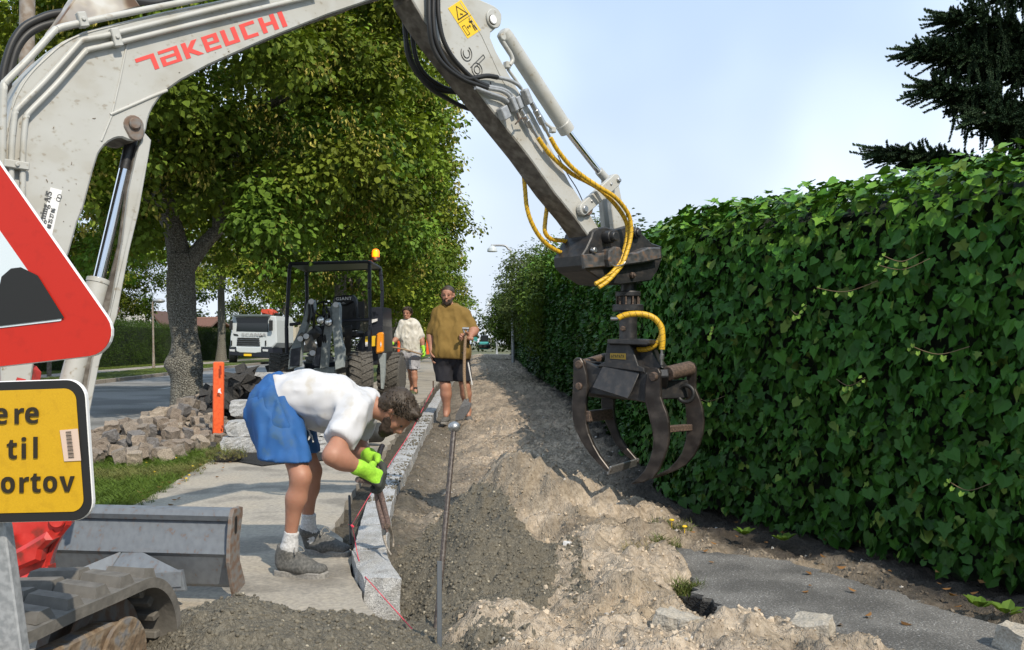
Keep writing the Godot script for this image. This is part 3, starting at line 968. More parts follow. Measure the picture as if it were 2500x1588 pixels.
func spruce():
	var root := thing("spruce_tree", "dark spruce with drooping branches rising above the ivy hedge", "tree", Vector3(6.6, 0, -10.5))
	var st := new_st()
	tube(st, [Vector3.ZERO, Vector3(0, 4, 0), Vector3(0, 9.5, 0)], [0.22, 0.16, 0.03], 10)
	done("trunk", st, M.bark, root)
	# a twig thick with needles
	var tw := new_st()
	for i in 150:
		var t := rng.randf()
		var a := rng.randf() * TAU
		var at := Vector3(0, t * 0.3, 0)
		var dir := Vector3(cos(a), 0.75, sin(a)).normalized() * 0.036 * (1.15 - t * 0.5)
		var s := dir.cross(Vector3(sin(a * 3), 0.2, cos(a * 5))).normalized() * 0.009
		tw.set_color(grey(rng.randf_range(0.7, 1.2)))
		tri(tw, at - s, at + dir, at + s)
	tw.set_color(C(1.2, 0.7, 0.5))
	tri(tw, Vector3(-0.006, 0, 0), Vector3(0, 0.3, 0), Vector3(0.006, 0, 0))
	tw.generate_normals()
	var twig := tw.commit()
	var where := []; var tint := []
	st = new_st()
	# branch tips seen in the photograph, each bough hanging with twigs
	for e in [[2318, 32, 9.8, 6.6], [2232, 115, 9.6, 5.9], [2150, 366, 9.6, 4.0], [2262, 205, 9.3, 5.4], [2395, 275, 9.2, 4.9], [2310, 92, 10.0, 6.5], [2330, -60, 10.2, 7.4], [2240, 380, 9.9, 3.9]]:
		var tip := P(e[0], e[1], e[2]) - root.position
		var rootp := Vector3(0, tip.y + 0.35, 0)
		var mid := tip.lerp(rootp, 0.5) + Vector3(0, -0.22, 0)
		var path := even_path(smooth_path([rootp, mid, tip.lerp(rootp, 0.15) + Vector3(0, -0.06, 0), tip], 8), 0.06)
		tube(st, path, [0.04, 0.03, 0.012], 5)
		for i in path.size():
			var t := float(i) / path.size()
			if t < 0.1: continue
			var dir: Vector3 = (path[mini(i + 1, path.size() - 1)] - path[maxi(i - 1, 0)]).normalized()
			var side := dir.cross(Vector3.UP).normalized()
			for k in 13:
				var reach := rng.randf_range(-1, 1) * 0.34 * (1.0 - t * 0.75)
				var p: Vector3 = path[i] + side * reach + Vector3(0, -absf(reach) * 0.35 + rng.randf_range(-0.04, 0.03), 0) + dir * rng.randf_range(-0.05, 0.05)
				var d2 := (dir * rng.randf_range(0.4, 1.0) + side * signf(reach) * rng.randf_range(0.1, 0.8) + Vector3(0, rng.randf_range(-0.45, 0.3), 0)).normalized()
				where.append(Transform3D(Basis(d2.cross(side).normalized(), d2, d2.cross(d2.cross(side)).normalized()) .scaled(Vector3.ONE * rng.randf_range(0.6, 1.0)), p))
				tint.append(C(0.045, 0.08, 0.038) * rng.randf_range(0.5, 1.3))
			for k in 2 if t < 0.86 else 0:
				var reach := rng.randf_range(-1, 1) * 0.42 * (1.0 - t * 0.7)
				var hang_p: Vector3 = path[i] + side * reach
				var long := rng.randi_range(1, 3)
				for q in long:
					var d3 := Vector3(rng.randf_range(-0.25, 0.25), -1, rng.randf_range(-0.25, 0.25)).normalized()
					var xx := d3.cross(Vector3.FORWARD).normalized()
					where.append(Transform3D(Basis(xx, d3, xx.cross(d3)).scaled(Vector3(0.8, 0.8, 0.8)), hang_p + Vector3(0, -0.13 * q, 0)))
					tint.append(C(0.034, 0.06, 0.03) * rng.randf_range(0.5, 1.2))
	done("limb", st, M.bark, root)
	scatter("needles", twig, M.needle, where, tint, root)

# height of the hedge top
func hedge_top(d: float) -> float:
	return table([[1.0, 1.78], [3.8, 1.80], [6.0, 1.84], [10.0, 2.05], [17.0, 2.55], [29.0, 3.6], [60.0, 5.2], [100.0, 6.0]], d)

func build_hedges():
	# walk along the foot of the hedge
	var foot := []
	for e in [[3.9, 0.3], [3.35, 1.2], [2.06, 3.82], [1.12, 5.8], [1.05, 6.1], [1.06, 7.0], [1.2, 12.0], [1.25, 17.1], [0.85, 29.3], [0.1, 100.0]]: foot.append(Vector3(e[0], 0, -e[1]))
	var root := thing("ivy_hedge", "tall dark green ivy hedge along the right of the dug strip", "hedge")
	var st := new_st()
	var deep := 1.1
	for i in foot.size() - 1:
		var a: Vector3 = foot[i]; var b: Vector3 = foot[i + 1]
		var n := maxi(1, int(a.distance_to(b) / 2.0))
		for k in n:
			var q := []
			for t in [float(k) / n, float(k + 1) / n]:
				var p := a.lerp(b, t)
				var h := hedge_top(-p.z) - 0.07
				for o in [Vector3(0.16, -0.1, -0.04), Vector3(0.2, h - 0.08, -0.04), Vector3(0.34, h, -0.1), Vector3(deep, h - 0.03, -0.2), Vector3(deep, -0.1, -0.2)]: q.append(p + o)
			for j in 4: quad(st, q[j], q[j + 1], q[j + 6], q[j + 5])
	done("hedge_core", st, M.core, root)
	# leaves
	var kinds := []
	for k in 3:
		var s := new_st()
		ivy_leaf(s, Transform3D.IDENTITY, grey(1), k)
		s.generate_normals(); kinds.append(s.commit())
	var small := []
	for k in 3:
		var s := new_st()
		for j in 7:
			var p := Vector3(rng.randfn(), rng.randfn(), rng.randfn() * 0.4) * 1.0
			ivy_leaf(s, Transform3D(Basis.from_euler(Vector3(rng.randf_range(-1.0, 0.3), rng.randf_range(-0.8, 0.8), rng.randf_range(-0.7, 0.7))), p), grey(rng.randf_range(0.7, 1.3)), k)
		s.generate_normals(); small.append(s.commit())
	var near_w := [[], [], []]; var near_c := [[], [], []]
	var far_w := [[], [], []]; var far_c := [[], [], []]
	var single := []
	for i in foot.size() - 1:
		var a: Vector3 = foot[i]; var b: Vector3 = foot[i + 1]
		var l := a.distance_to(b)
		var t0 := (b - a).normalized()
		var out := Vector3(-t0.z, 0, t0.x)
		if out.x > 0: out = -out
		var at := 0.0
		while at < l:
			var p := a.lerp(b, at / l)
			var d := -p.z
			var h := hedge_top(d)
			var close := d < 8.5
			var s0 := 0.056 if close else 0.05 * (1.0 + (d - 8.0) * 0.022)
			var step := 0.042 if close else s0 * 2.3
			var rows := int(h / (0.036 if close else s0 * 1.4))
			if d > 1.6:
				for r in rows:
					if close:
						for lay in 2:
							var y := h * (r + rng.randf()) / rows + 0.02
							var bulge := 0.10 * wob.get_noise_3d(p.x * 70, y * 70, p.z * 70) + (0.012 * rng.randfn() if lay == 0 else -0.07)
							if lay == 0 and wob.get_noise_3d(p.x * 110 + 40, y * 110, p.z * 110) < -0.3: continue
							bulge -= 0.12 * smoothstep(h - 0.2, h, y)
							if y < 0.12: bulge += 0.02
							var pos := p + t0 * rng.randf() * step + out * (bulge - 0.02) + Vector3(0, y, 0)
							var lift := rng.randf_range(-0.3, 1.0) + 0.9 * smoothstep(h - 0.3, h, y)
							var nz := (out + Vector3(0, lift, 0) + t0 * rng.randf_range(-0.95, 0.95)).normalized()
							var sz := s0 * rng.randf_range(0.45, 1.3)
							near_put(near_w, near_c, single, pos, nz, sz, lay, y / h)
					else:
						var y := h * (r + rng.randf()) / rows
						var bulge := 0.12 * wob.get_noise_3d(p.x * 20, y * 20, p.z * 20) - 0.15 * smoothstep(h - 0.3, h, y)
						var pos := p + t0 * rng.randf() * step + out * bulge + Vector3(0, y, 0)
						var nz := (out + Vector3(0, rng.randf_range(-0.1, 0.8) + smoothstep(h - 0.3, h, y), 0) + t0 * rng.randf_range(-0.6, 0.6)).normalized()
						var w := rng.randi() % 3
						far_w[w].append(face(pos, nz, s0 * rng.randf_range(0.7, 1.3)))
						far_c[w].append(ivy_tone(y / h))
				# the top
				var tops := (22 if close else 5)
				for r in tops:
					var back := rng.randf() * (0.75 if close else 0.9) + 0.02
					var up := clampf(0.035 * rng.randfn(), -0.05, 0.06) + 0.02
					if not close: up += 0.10 * absf(rng.randfn()) * clampf((d - 8.0) * 0.1, 0, 1)
					var pos := p + t0 * rng.randf() * step - out * (back - 0.03) + Vector3(0, h + up - 0.02 - 0.1 * smoothstep(0.16, 0.0, back), 0)
					var nz := (Vector3(0, 1, 0) + out * rng.randf_range(-0.4, 0.9) + t0 * rng.randf_range(-0.7, 0.7)).normalized()
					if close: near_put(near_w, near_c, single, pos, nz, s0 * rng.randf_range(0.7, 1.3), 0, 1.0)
					else:
						var w := rng.randi() % 3
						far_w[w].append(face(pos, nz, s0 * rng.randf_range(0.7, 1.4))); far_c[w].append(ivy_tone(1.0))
			at += step
	for k in 3:
		scatter("leaves", kinds[k], M.ivy, near_w[k], near_c[k], root)
		scatter("far_leaves", small[k], M.ivy, far_w[k], far_c[k], root)
	# those that show largest, each a leaf of its own
	var tones := []
	for k in 6:
		var m: StandardMaterial3D = M.ivy.duplicate()
		m.vertex_color_use_as_albedo = false
		m.albedo_color = ivy_tone(1.0 if k > 3 else 0.5).linear_to_srgb()  # sunlit top and shaded face tones, painted into the colour
		tones.append(m)
	single.sort_custom(func(p, q): return p[0] < q[0])
	for i in mini(300, single.size()):
		var o := MeshInstance3D.new()
		o.name = "leaf"; o.mesh = kinds[i % 3]; o.material_override = tones[(i * 7) % 4 if single[i][2] < 0.9 else 4 + i % 2]
		o.transform = single[i][1]
		root.add_child(o, true)
	# young shoots that reach out of the face
	var sw := []; var sc := []
	st = new_st()
	for i in 9:
		var seg := rng.randf_range(0.12, 0.95)
		var a := Vector3(2.06, 0, -3.82).lerp(Vector3(1.12, 0, -5.8), rng.randf()) + Vector3(-0.04, rng.randf_range(0.25, 1.6), 0.02)
		var run := Vector3(-0.5, rng.randf_range(-0.15, -0.02), -1.0).normalized() * rng.randf_range(0.12, 0.3)
		if i % 3 == 0: run = -run * Vector3(1, 0.2, 1)
		var path := smooth_path([a, a + run * 0.5 + Vector3(-0.05, -0.03, 0.02), a + run + Vector3(-0.09, 0.01, 0.04)], 5)
		st = new_st()
		tube(st, path, 0.0018, 4)
		done("shoot", st, M.stem, root)
		for k in path.size():
			if k > 3 and k % 2 == 0 or k > 8:
				sw.append(face(path[k] + Vector3(-0.01, 0.012 * (1 if k % 2 else -1), 0.01), Vector3(-0.7, rng.randf_range(0.1, 0.9), 0.6).normalized(), lerpf(0.038, 0.016, float(k) / path.size())))
				sc.append(C(0.16, 0.26, 0.04) * rng.randf_range(0.55, 1.2))
	scatter("young_leaves", kinds[2], M.ivy, sw, sc, root)
	# bushes rising over the far hedge
	var shrub := spray(34, 0.3, 0.095, grey(0.7), grey(1.2), 0.4, 0.4)
	var k := 0
	for e in [[1330, 700, 27.0, 1.6, "wispy bush rising over the hedge behind the yellow hoses"], [1268, 700, 46.0, 1.9, "grey green bush over the hedge beside the nearest street lamp"], [1225, 760, 66.0, 1.7, "small tree over the hedge beside the second street lamp"], [1405, 610, 19.5, 0.75, "leafy bush over the hedge right behind the coupler"]]:
		var c := P(e[0], e[1], e[2])
		var b := thing("bush", e[4], "bush", Vector3(c.x + 0.8, 0, c.z), 0, "bushes over the far hedge")
		st = new_st()
		tube(st, [Vector3.ZERO, Vector3(0.05, c.y, 0)], [0.07, 0.03], 6)
		for j in 9:
			limb(st, Vector3(0, c.y * 0.6, 0), Vector3(rng.randf_range(-1, 1) * e[3], c.y + rng.randf_range(-0.3, 1.1) * e[3], rng.randf_range(-1, 1) * e[3]), 0.025, 0.006, 0.1)
		done("stem", st, M.bark, b)
		var w := []; var cc := []
		for j in 640:
			var dir := Vector3(rng.randfn(), rng.randfn(), rng.randfn()).normalized() * pow(rng.randf(), 0.5)
			w.append(Transform3D(Basis(Vector3.UP, rng.randf() * TAU).scaled(Vector3.ONE * rng.randf_range(0.6, 1.2) * (0.8 + e[2] * 0.012)), Vector3(0, c.y - 0.4, 0) + dir * Vector3(e[3], e[3] * 1.25, e[3] * 1.6)))
			cc.append((C(0.1, 0.165, 0.035) if k != 1 else C(0.11, 0.15, 0.05)) * rng.randf_range(0.6, 1.5))
		scatter("foliage", shrub, M.leaf, w, cc, b)
		k += 1

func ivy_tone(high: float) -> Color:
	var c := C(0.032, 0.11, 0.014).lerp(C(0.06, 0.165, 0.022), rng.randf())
	if high > 0.85: c = c.lerp(C(0.13, 0.25, 0.03), rng.randf() * 0.95)  # sunlight on the hedge top, painted into the leaf colour
	else: c *= lerpf(0.52, 0.95, clampf(high, 0, 1))  # shade painted in: leaves darken towards the hedge foot
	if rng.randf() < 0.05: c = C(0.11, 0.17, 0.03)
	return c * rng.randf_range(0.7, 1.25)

# a leaf's frame: at a place, its face along nz, its tip downhill
func face(pos: Vector3, nz: Vector3, s: float) -> Transform3D:
	var down := Vector3(rng.randf_range(-0.8, 0.8), -1, rng.randf_range(-0.8, 0.8))
	if absf(nz.y) > 0.85: down = Vector3(rng.randf_range(-1, 0.3), -0.3, rng.randf_range(-1, 1))
	var y := -(down - nz * nz.dot(down)).normalized()
	var x := y.cross(nz).normalized()
	return Transform3D(Basis(x, y, nz).scaled(Vector3.ONE * s), pos)

func near_put(w: Array, c: Array, single: Array, pos: Vector3, nz: Vector3, s: float, lay: int, high: float):
	var xf := face(pos, nz, s)
	var d := -pos.z
	var u := pos.x / d
	if lay == 0 and d < 4.3 and u < 0.53 and u > 0.2 and s > 0.057 and pos.y > 0.1 and rng.randf() < 0.5 and single.size() < 300:
		single.append([d, xf, high])
		return
	var k := rng.randi() % 3
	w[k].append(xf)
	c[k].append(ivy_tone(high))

# ---------------------------------------------------------------- excavator
func disc(st, c: Vector3, n: Vector3, r: float, t: float, sides := 20):
	cyl(st, c, c + n * t, r, sides, minf(0.004, t * 0.3))

# a strap with round ends between two points in a plane with normal n
func strap(st, a: Vector3, b: Vector3, ra: float, rb: float, n: Vector3, t: float, bev := 0.004):
	var x := (b - a).normalized()
	var y := n.cross(x)
	var out := []
	for i in 9:
		var an := PI / 2 + PI * i / 8.0
		out.append(a + (x * cos(an) + y * sin(an)) * ra)
	for i in 9:
		var an := -PI / 2 + PI * i / 8.0
		out.append(b + (x * cos(an) + y * sin(an)) * rb)
	plate(st, out, -n * t, bev)

func ribbed_hose(called: String, path: Array, r: float, m: Material, parent: Node):
	var p := even_path(smooth_path(path, 8), 0.0042)
	var rr := []
	for i in p.size(): rr.append(r * (1.0 if i % 2 == 0 else 0.84))
	var st := new_st()
	tube(st, p, rr, 8)
	return done(called, st, m, parent)

func wound_hose(called: String, path: Array, r: float, parent: Node):
	var p := even_path(smooth_path(path, 8), 0.006)
	var st := new_st()
	tube(st, p, r, 10)
	var o := done(called, st, M.hose_yellow, parent)
	st = new_st()
	var coil := []
	var t0: Vector3 = (p[1] - p[0]).normalized()
	var x := t0.cross(Vector3(0.31, 0.9, 0.17)).normalized()
	for i in p.size() * 2 - 2:
		var k := i / 2
		var a: Vector3 = p[k].lerp(p[mini(k + 1, p.size() - 1)], 0.5 * (i % 2))
		var t: Vector3 = (p[mini(k + 1, p.size() - 1)] - p[maxi(k - 1, 0)]).normalized()
		x = (x - t * t.dot(x)).normalized()
		var an := i * 0.003 / 0.034 * TAU
		coil.append(a + (x * cos(an) + t.cross(x) * sin(an)) * r * 0.99)
	tube(st, coil, 0.0011, 4)
	done("spiral_seam", st, M.dark_line, o)
	return o

func excavator():
	var root := thing("excavator", "white excavator with a bent boom, yellow wound hoses and red base at left", "excavator")
	var back := -EN
	var e := func(x, y): return E(x, y)
	# boom
	var st := new_st()
	var outline := pts([5, 950, -2, 700, 5, 400, 17, 306, 34, 238, 50, 205, 68, 180, 112, 136, 153, 102, 204, 78, 289, 56, 408, 27, 510, 7, 561, -4, 760, -58, 930, -105, 1010, -125, 1045, -95, 1030, -45, 975, -22, 930, -10, 880, 10, 800, 37, 646, 99, 510, 160, 442, 197, 408, 221, 394, 234, 384, 248, 373, 265, 366, 281, 361, 298, 358, 316, 352, 330, 342, 340, 328, 345, 314, 343, 300, 337, 289, 337, 279, 340, 266, 347, 255, 357, 247, 367, 241, 377, 236, 392, 228, 418, 204, 510, 190, 543, 170, 615, 140, 700, 110, 780, 85, 880, 75, 950], e)
	plate(st, outline, back * 0.17, 0.006)
	var boom := done("boom", st, M.white_paint, root)
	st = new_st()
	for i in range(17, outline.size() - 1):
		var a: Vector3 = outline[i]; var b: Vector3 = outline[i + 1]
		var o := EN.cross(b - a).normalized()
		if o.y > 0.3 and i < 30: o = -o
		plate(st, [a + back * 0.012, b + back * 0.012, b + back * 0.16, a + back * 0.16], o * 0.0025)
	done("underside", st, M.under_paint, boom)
	st = new_st()
	tube(st, smooth_path(pts([6, 390, 21, 306, 38, 242, 71, 186, 115, 141, 156, 107, 206, 83, 290, 61, 408, 32, 510, 12, 600, -9], e), 4), 0.0035, 6)
	tube(st, pts([310, 108, 292, 200, 272, 285, 248, 345], e), 0.0042, 6)
	tube(st, pts([270, 281, 320, 259, 372, 236, 408, 221], e), 0.0065, 8)
	done("weld_seam", st, M.white_paint, boom)
	# steel pipes along its face, with clamps
	for q in [[0.0115, [7, 640, 6, 400, 9, 222, 12, 206, 21, 194, 70, 145, 130, 79, 140, 72, 155, 66, 205, 55, 340, 27, 476, 0, 620, -32]], [0.0098, [28, 640, 28, 394, 35, 292, 38, 276, 46, 262, 110, 198, 190, 109, 198, 101, 210, 96, 282, 82, 476, 34, 660, -10]], [0.0098, [57, 640, 56, 398, 62, 300, 65, 286, 73, 273, 135, 210, 204, 131, 212, 124, 224, 120, 289, 105, 510, 51, 770, -10]]]:
		st = new_st()
		tube(st, smooth_path(pts(q[1], func(x, y): return E(x, y, 0.016)), 4), q[0], 12)
		done("pipe", st, M.white_paint, boom)
	for q in [[285, 92, 0.03, 0.062, -1.25], [41, 403, 0.075, 0.026, -0.03], [203, 48, 0.03, 0.05, -1.3]]:
		st = new_st()
		var c: Vector3 = E(q[0], q[1], 0.028)
		var xa := Vector3(0.7267, 0, -0.687)
		var bs := Basis(xa, Vector3.UP, EN) * Basis(Vector3(0, 0, 1), 0.3 if q[2] < 0.05 else -0.04)
		box(st, Transform3D(bs, c), Vector3(q[2], q[3], 0.014), 0.003)
		box(st, Transform3D(bs, c - EN * 0.014), Vector3(q[2] * 0.8, q[3], 0.024), 0.002)
		disc(st, c + EN * 0.005, EN, 0.0075, 0.008, 6)
		done("pipe_clamp", st, M.white_paint, boom)
	# pivot boss and pin of the ram
	st = new_st()
	strap(st, E(328, 306, 0.006), E(333, 324, 0.006), 0.036, 0.030, EN, 0.006)
	var boss := done("pin_boss", st, M.rust_paint, boom)
	st = new_st()
	disc(st, E(328, 303, 0.004), EN, 0.021, 0.014)
	done("pin", st, M.rust_paint, boss)
	# bracket of the arm ram, and black hoses behind
	st = new_st()
	plate(st, pts([132, 70, 180, 0, 195, -24, 318, -24, 345, 17, 290, 33, 205, 55], func(x, y): return E(x, y, -0.03)), back * 0.1, 0.006)
	done("ram_bracket", st, mottled([[0.35, C(0.1, 0.055, 0.03)], [0.5, C(0.4, 0.34, 0.26)], [0.62, C(0.6, 0.59, 0.56)]], 0.012, 0.8, 0.5), boom)
	for q in [[160, 31, 130, 35, 102, 44, 61, 65, 34, 99, 17, 143, 7, 190, 3, 260, -5, 330], [143, 54, 102, 65, 68, 85, 44, 116, 31, 153, 20, 200, 14, 260], [325, 2, 380, 8, 440, -8, 520, -30]]:
		st = new_st()
		tube(st, smooth_path(pts(q, func(x, y): return E(x, y, -0.13)), 5), 0.0135, 10)
		done("hose", st, M.black_rubber, boom)
	# lettering on the boom: eight letters cut from red film, each of strokes in its cell
	var place := func(x, y): return E(381 + 319 * x - 15 * y, 170 - 105 * x - 37 * y, 0.0015)
	var glyphs := [[[-0.115, 0.76, -0.006, 1], [-0.006, 0, 0.028, 1]], [[0.058, 0.8, 0.172, 1], [0.172, 0, 0.206, 1], [0.092, 0.42, 0.172, 0.6], [0.058, 0, 0.092, 0.6], [0.092, 0, 0.172, 0.19]], [[0.235, 0, 0.27, 1]],
		[[0.39, 0, 0.424, 1], [0.424, 0.8, 0.472, 1], [0.472, 0.4, 0.506, 1], [0.424, 0.4, 0.472, 0.58], [0.424, 0, 0.506, 0.19]], [[0.535, 0, 0.569, 1], [0.569, 0, 0.613, 0.22], [0.613, 0, 0.647, 1]],
		[[0.68, 0, 0.714, 1], [0.714, 0.79, 0.79, 1], [0.714, 0, 0.79, 0.21]], [[0.825, 0, 0.859, 1], [0.859, 0.4, 0.911, 0.6], [0.911, 0, 0.945, 1]], [[0.973, 0, 1.008, 1]]]
	for g in glyphs:
		st = new_st()
		for q in g: plate(st, [place.call(q[0], q[1]), place.call(q[2], q[1]), place.call(q[2], q[3]), place.call(q[0], q[3])], back * 0.0012)
		if g.size() == 1 and g[0][0] < 0.5:
			var kk := []
			for q in [[0.27, 0.36], [0.325, 0.0], [0.37, 0.0], [0.302, 0.5], [0.358, 1.0], [0.316, 1.0], [0.27, 0.6]]: kk.append(place.call(q[0], q[1]))
			plate(st, kk, back * 0.0012)
		done("letter", st, M.red_print, boom)
	# the sticker with the firm's name
	st = new_st()
	plate(st, pts([124, 458, 152, 465, 122, 600, 92, 590], func(x, y): return E(x, y, 0.002)), back * 0.0015)
	var stick := done("sticker", st, M.label_white, boom)
	var along := (E(131, 463) - E(103, 575)).normalized()
	word(stick, "Brolægning A/S", E(101, 597, 0.0035), along, EN, 0.026, M.grey_print, 0.9, "Droid Serif")
	word(stick, "40 25 27 06", E(124, 560, 0.0035), along, EN, 0.018, M.grey_print, 0.75, "Droid Serif")
	st = new_st()
	for q in [[146, 480], [143, 487]]: tube(st, ring_path(E(q[0], q[1], 0.0035), EN, 0.0065), 0.0009, 4)
	done("emblem", st, M.grey_print, stick)
	# twigs and specks stuck to the paint
	st = new_st()
	for i in 70:
		var x := rng.randf_range(20, 560); var y := rng.randf_range(60, 560)
		if y < 110 + (560 - x) * 0.05 or (x > 200 and y > 330 - (x - 200) * 0.45): continue
		if x < 90 and y > 420: continue
		var a := rng.randf() * TAU
		var l := rng.randf_range(1, 5) if i % 4 else rng.randf_range(6, 11)
		tube(st, [E(x, y, 0.001), E(x + cos(a) * l * 0.5 + 1, y + sin(a) * l * 0.5, 0.003), E(x + cos(a) * l, y + sin(a) * l, 0.001)], rng.randf_range(0.0005, 0.0013), 4)
	done("twigs", st, M.stem, boom).set_meta("kind", "stuff")
	# boom ram: rod, barrel, guard plate
	st = new_st()
	var r0: Vector3 = E(325, 330, -0.08); var r1: Vector3 = E(240, 692, -0.08)
	tube(st, [r0.lerp(r1, 0.22), r1], 0.0205, 20)
	var ram := done("ram_rod", st, M.chrome, root)
	st = new_st()
	tube(st, [r0, r0.lerp(r1, 0.24)], 0.0215, 16)
	disc(st, E(328, 305, -0.03), back, 0.036, 0.1)
	done("rod_eye", st, M.dark_steel, ram)
	st = new_st()
	lathe_along(st, E(243, 680, -0.08), E(150, 1020, -0.08), [[0.030, 0.0], [0.041, 0.004], [0.041, 0.018], [0.0385, 0.02], [0.0385, 0.5]], 24)
	done("ram_barrel", st, M.white_paint, root)
	st = new_st()
	plate(st, pts([352, 322, 370, 343, 364, 380, 340, 516, 316, 615, 296, 720, 286, 774, 245, 880, 213, 1042, 200, 1042, 228, 880, 272, 754, 301, 591, 316, 465, 335, 380, 343, 350], func(x, y): return E(x, y, -0.015)), back * 0.02, 0.003)
	done("guard_plate", st, M.white_paint, root)
	st = new_st()
	plate(st, pts([346, 350, 338, 385, 319, 465, 304, 591, 275, 754, 231, 880, 205, 1035, 193, 1035, 210, 880, 250, 754, 290, 600, 308, 465, 326, 385, 336, 355], func(x, y): return E(x, y, -0.05)), back * 0.012)
	done("guard_plate", st, M.under_paint, root)
	# the arm beyond the boom
	st = new_st()
	var arm_line := pts([1006, -60, 1006, 0, 1039, 56, 1074, 106, 1174, 235, 1289, 380, 1354, 471, 1404, 532, 1443, 586, 1456, 600, 1478, 596, 1490, 577, 1470, 560, 1461, 555, 1417, 485, 1394, 450, 1303, 279, 1268, 223, 1247, 188, 1212, 126, 1198, 92, 1199, 80, 1209, 72, 1221, 60, 1226, 48, 1226, 36, 1220, 25, 1208, 15, 1174, 0, 1130, -20, 1100, -60], e)
	plate(st, arm_line, back * 0.135, 0.006)
	var arm := done("dipper_arm", st, M.white_paint, root)
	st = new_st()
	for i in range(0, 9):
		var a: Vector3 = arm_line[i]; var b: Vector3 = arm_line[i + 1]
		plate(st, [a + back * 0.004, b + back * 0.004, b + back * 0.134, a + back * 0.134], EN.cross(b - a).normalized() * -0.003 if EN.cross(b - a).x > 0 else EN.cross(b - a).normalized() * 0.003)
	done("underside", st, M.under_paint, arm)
	st = new_st()
	tube(st, pts([1136, 0, 1190, 82, 1240, 190, 1300, 290], func(x, y): return E(x - 14, y + 6)), 0.003, 6)
	done("weld_seam", st, M.white_paint, arm)
	st = new_st()
	disc(st, E(1203, 47, 0.0), EN, 0.046, 0.012, 24)
	var pb := done("pin_boss", st, M.white_paint, arm)
	st = new_st()
	disc(st, E(1203, 49, 0.01), EN, 0.022, 0.008)
	done("pin", st, M.label_white, pb)
	st = new_st()
	tube(st, ring_path(E(1203, 49, 0.013), EN, 0.0225), 0.002, 5)
	done("pin_ring", st, M.dark_line, pb)
	# yellow warning sticker
	st = new_st()
	var wp := func(x, y): return E(1094.0 + x * 32 + y * 48, 21.0 - x * 21 + y * 74, 0.0015)
	plate(st, [wp.call(0, 0), wp.call(1, 0), wp.call(1, 1), wp.call(0, 1)], back * 0.0012)
	var warn := done("warning_sticker", st, M.label_yellow, arm)
	st = new_st()
	strokes(st, [[0.14, 0.42, 0.5, 0.08, 0.86, 0.42, 0.14, 0.42, 0.3, 0.27]], 0.035, func(x, y): return wp.call(x, y) + EN * 0.0012, back * 0.001)
	strokes(st, [[0.0, 0.5, 1.0, 0.5]], 0.012, func(x, y): return wp.call(x, y) + EN * 0.0012, back * 0.001)
	strokes(st, [[0.42, 0.34, 0.58, 0.34], [0.46, 0.3, 0.56, 0.38]], 0.025, func(x, y): return wp.call(x, y) + EN * 0.0012, back * 0.001)
	strokes(st, [[0.74, 0.62, 0.74, 0.78], [0.70, 0.78, 0.68, 0.93], [0.78, 0.78, 0.8, 0.93], [0.64, 0.64, 0.84, 0.66]], 0.06, func(x, y): return wp.call(x, y) + EN * 0.0012, back * 0.001)
	strokes(st, [[0.73, 0.56, 0.75, 0.59]], 0.08, func(x, y): return wp.call(x, y) + EN * 0.0012, back * 0.001)
	strokes(st, [[0.36, 0.74, 0.58, 0.74], [0.42, 0.70, 0.36, 0.74, 0.42, 0.78], [0.52, 0.70, 0.58, 0.74, 0.52, 0.78]], 0.022, func(x, y): return wp.call(x, y) + EN * 0.0012, back * 0.001)
	strokes(st, [[0.1, 0.64, 0.28, 0.64, 0.28, 0.92, 0.1, 0.92, 0.1, 0.64]], 0.02, func(x, y): return wp.call(x, y) + EN * 0.0012, back * 0.001)
	done("pictogram", st, M.dark_line, warn)
	# the two outlined letters
	st = new_st()
	for r in [0.033, 0.0195]:
		var c: Vector3 = E(1139, 131, 0.002)
		var p := []
		for i in 25:
			var an := deg_to_rad(15 - i * 270.0 / 24.0 + 60)
			p.append(c + Vector3(0.7267, 0, -0.687) * cos(an - 0.2) * r * 1.0 + Vector3.UP * sin(an - 0.2) * r * 1.05)
		tube(st, p, 0.0022, 4)
	for r in [0.032, 0.018]:
		tube(st, ring_path(E(1165, 171, 0.002), EN, r), 0.0022, 4)
	tube(st, pts([1149, 165, 1180, 134, 1184, 141, 1159, 165], func(x, y): return E(x, y, 0.002)), 0.0022, 4)
	tube(st, pts([1197, 200, 1199, 208], func(x, y): return E(x, y, 0.002)), 0.0022, 4)
	done("emblem", st, M.grey_print, arm)
	# bucket ram
	st = new_st()
	var c0: Vector3 = E(1228, 80, -0.07); var c1: Vector3 = E(1386, 322, -0.07)
	var L := c0.distance_to(c1)
	lathe_along(st, c0, c1, [[0.02, -0.01], [0.036, 0.0], [0.0395, 0.03], [0.0395, L - 0.06], [0.0425, L - 0.055], [0.0425, L - 0.004], [0.034, L]], 24)
	var ram2 := done("ram_barrel", st, M.white_paint, root)
	st = new_st()
	tube(st, smooth_path(pts([1222, 92, 1232, 110, 1246, 132, 1251, 148, 1244, 160], func(x, y): return E(x, y, -0.02)), 5), 0.011, 10)
	disc(st, E(1222, 93, -0.03), EN, 0.019, 0.025)
	bx(st, E(1238, 160, -0.03), Vector3(0.03, 0.034, 0.03), 0.004, 0.75)
	tube(st, pts([1240, 170, 1256, 192, 1330, 300, 1352, 318], func(x, y): return E(x, y, -0.035)), 0.008, 8)
	bx(st, E(1349, 318, -0.04), Vector3(0.03, 0.03, 0.03), 0.004, 0.75)
	done("ram_pipe", st, M.white_paint, ram2)
	st = new_st()
	tube(st, [c1, E(1470, 429, -0.07)], 0.0175, 20)
	done("ram_rod", st, M.chrome, root)
	st = new_st()
	tube(st, [E(1462, 418, -0.07), E(1478, 436, -0.07)], 0.024, 16)
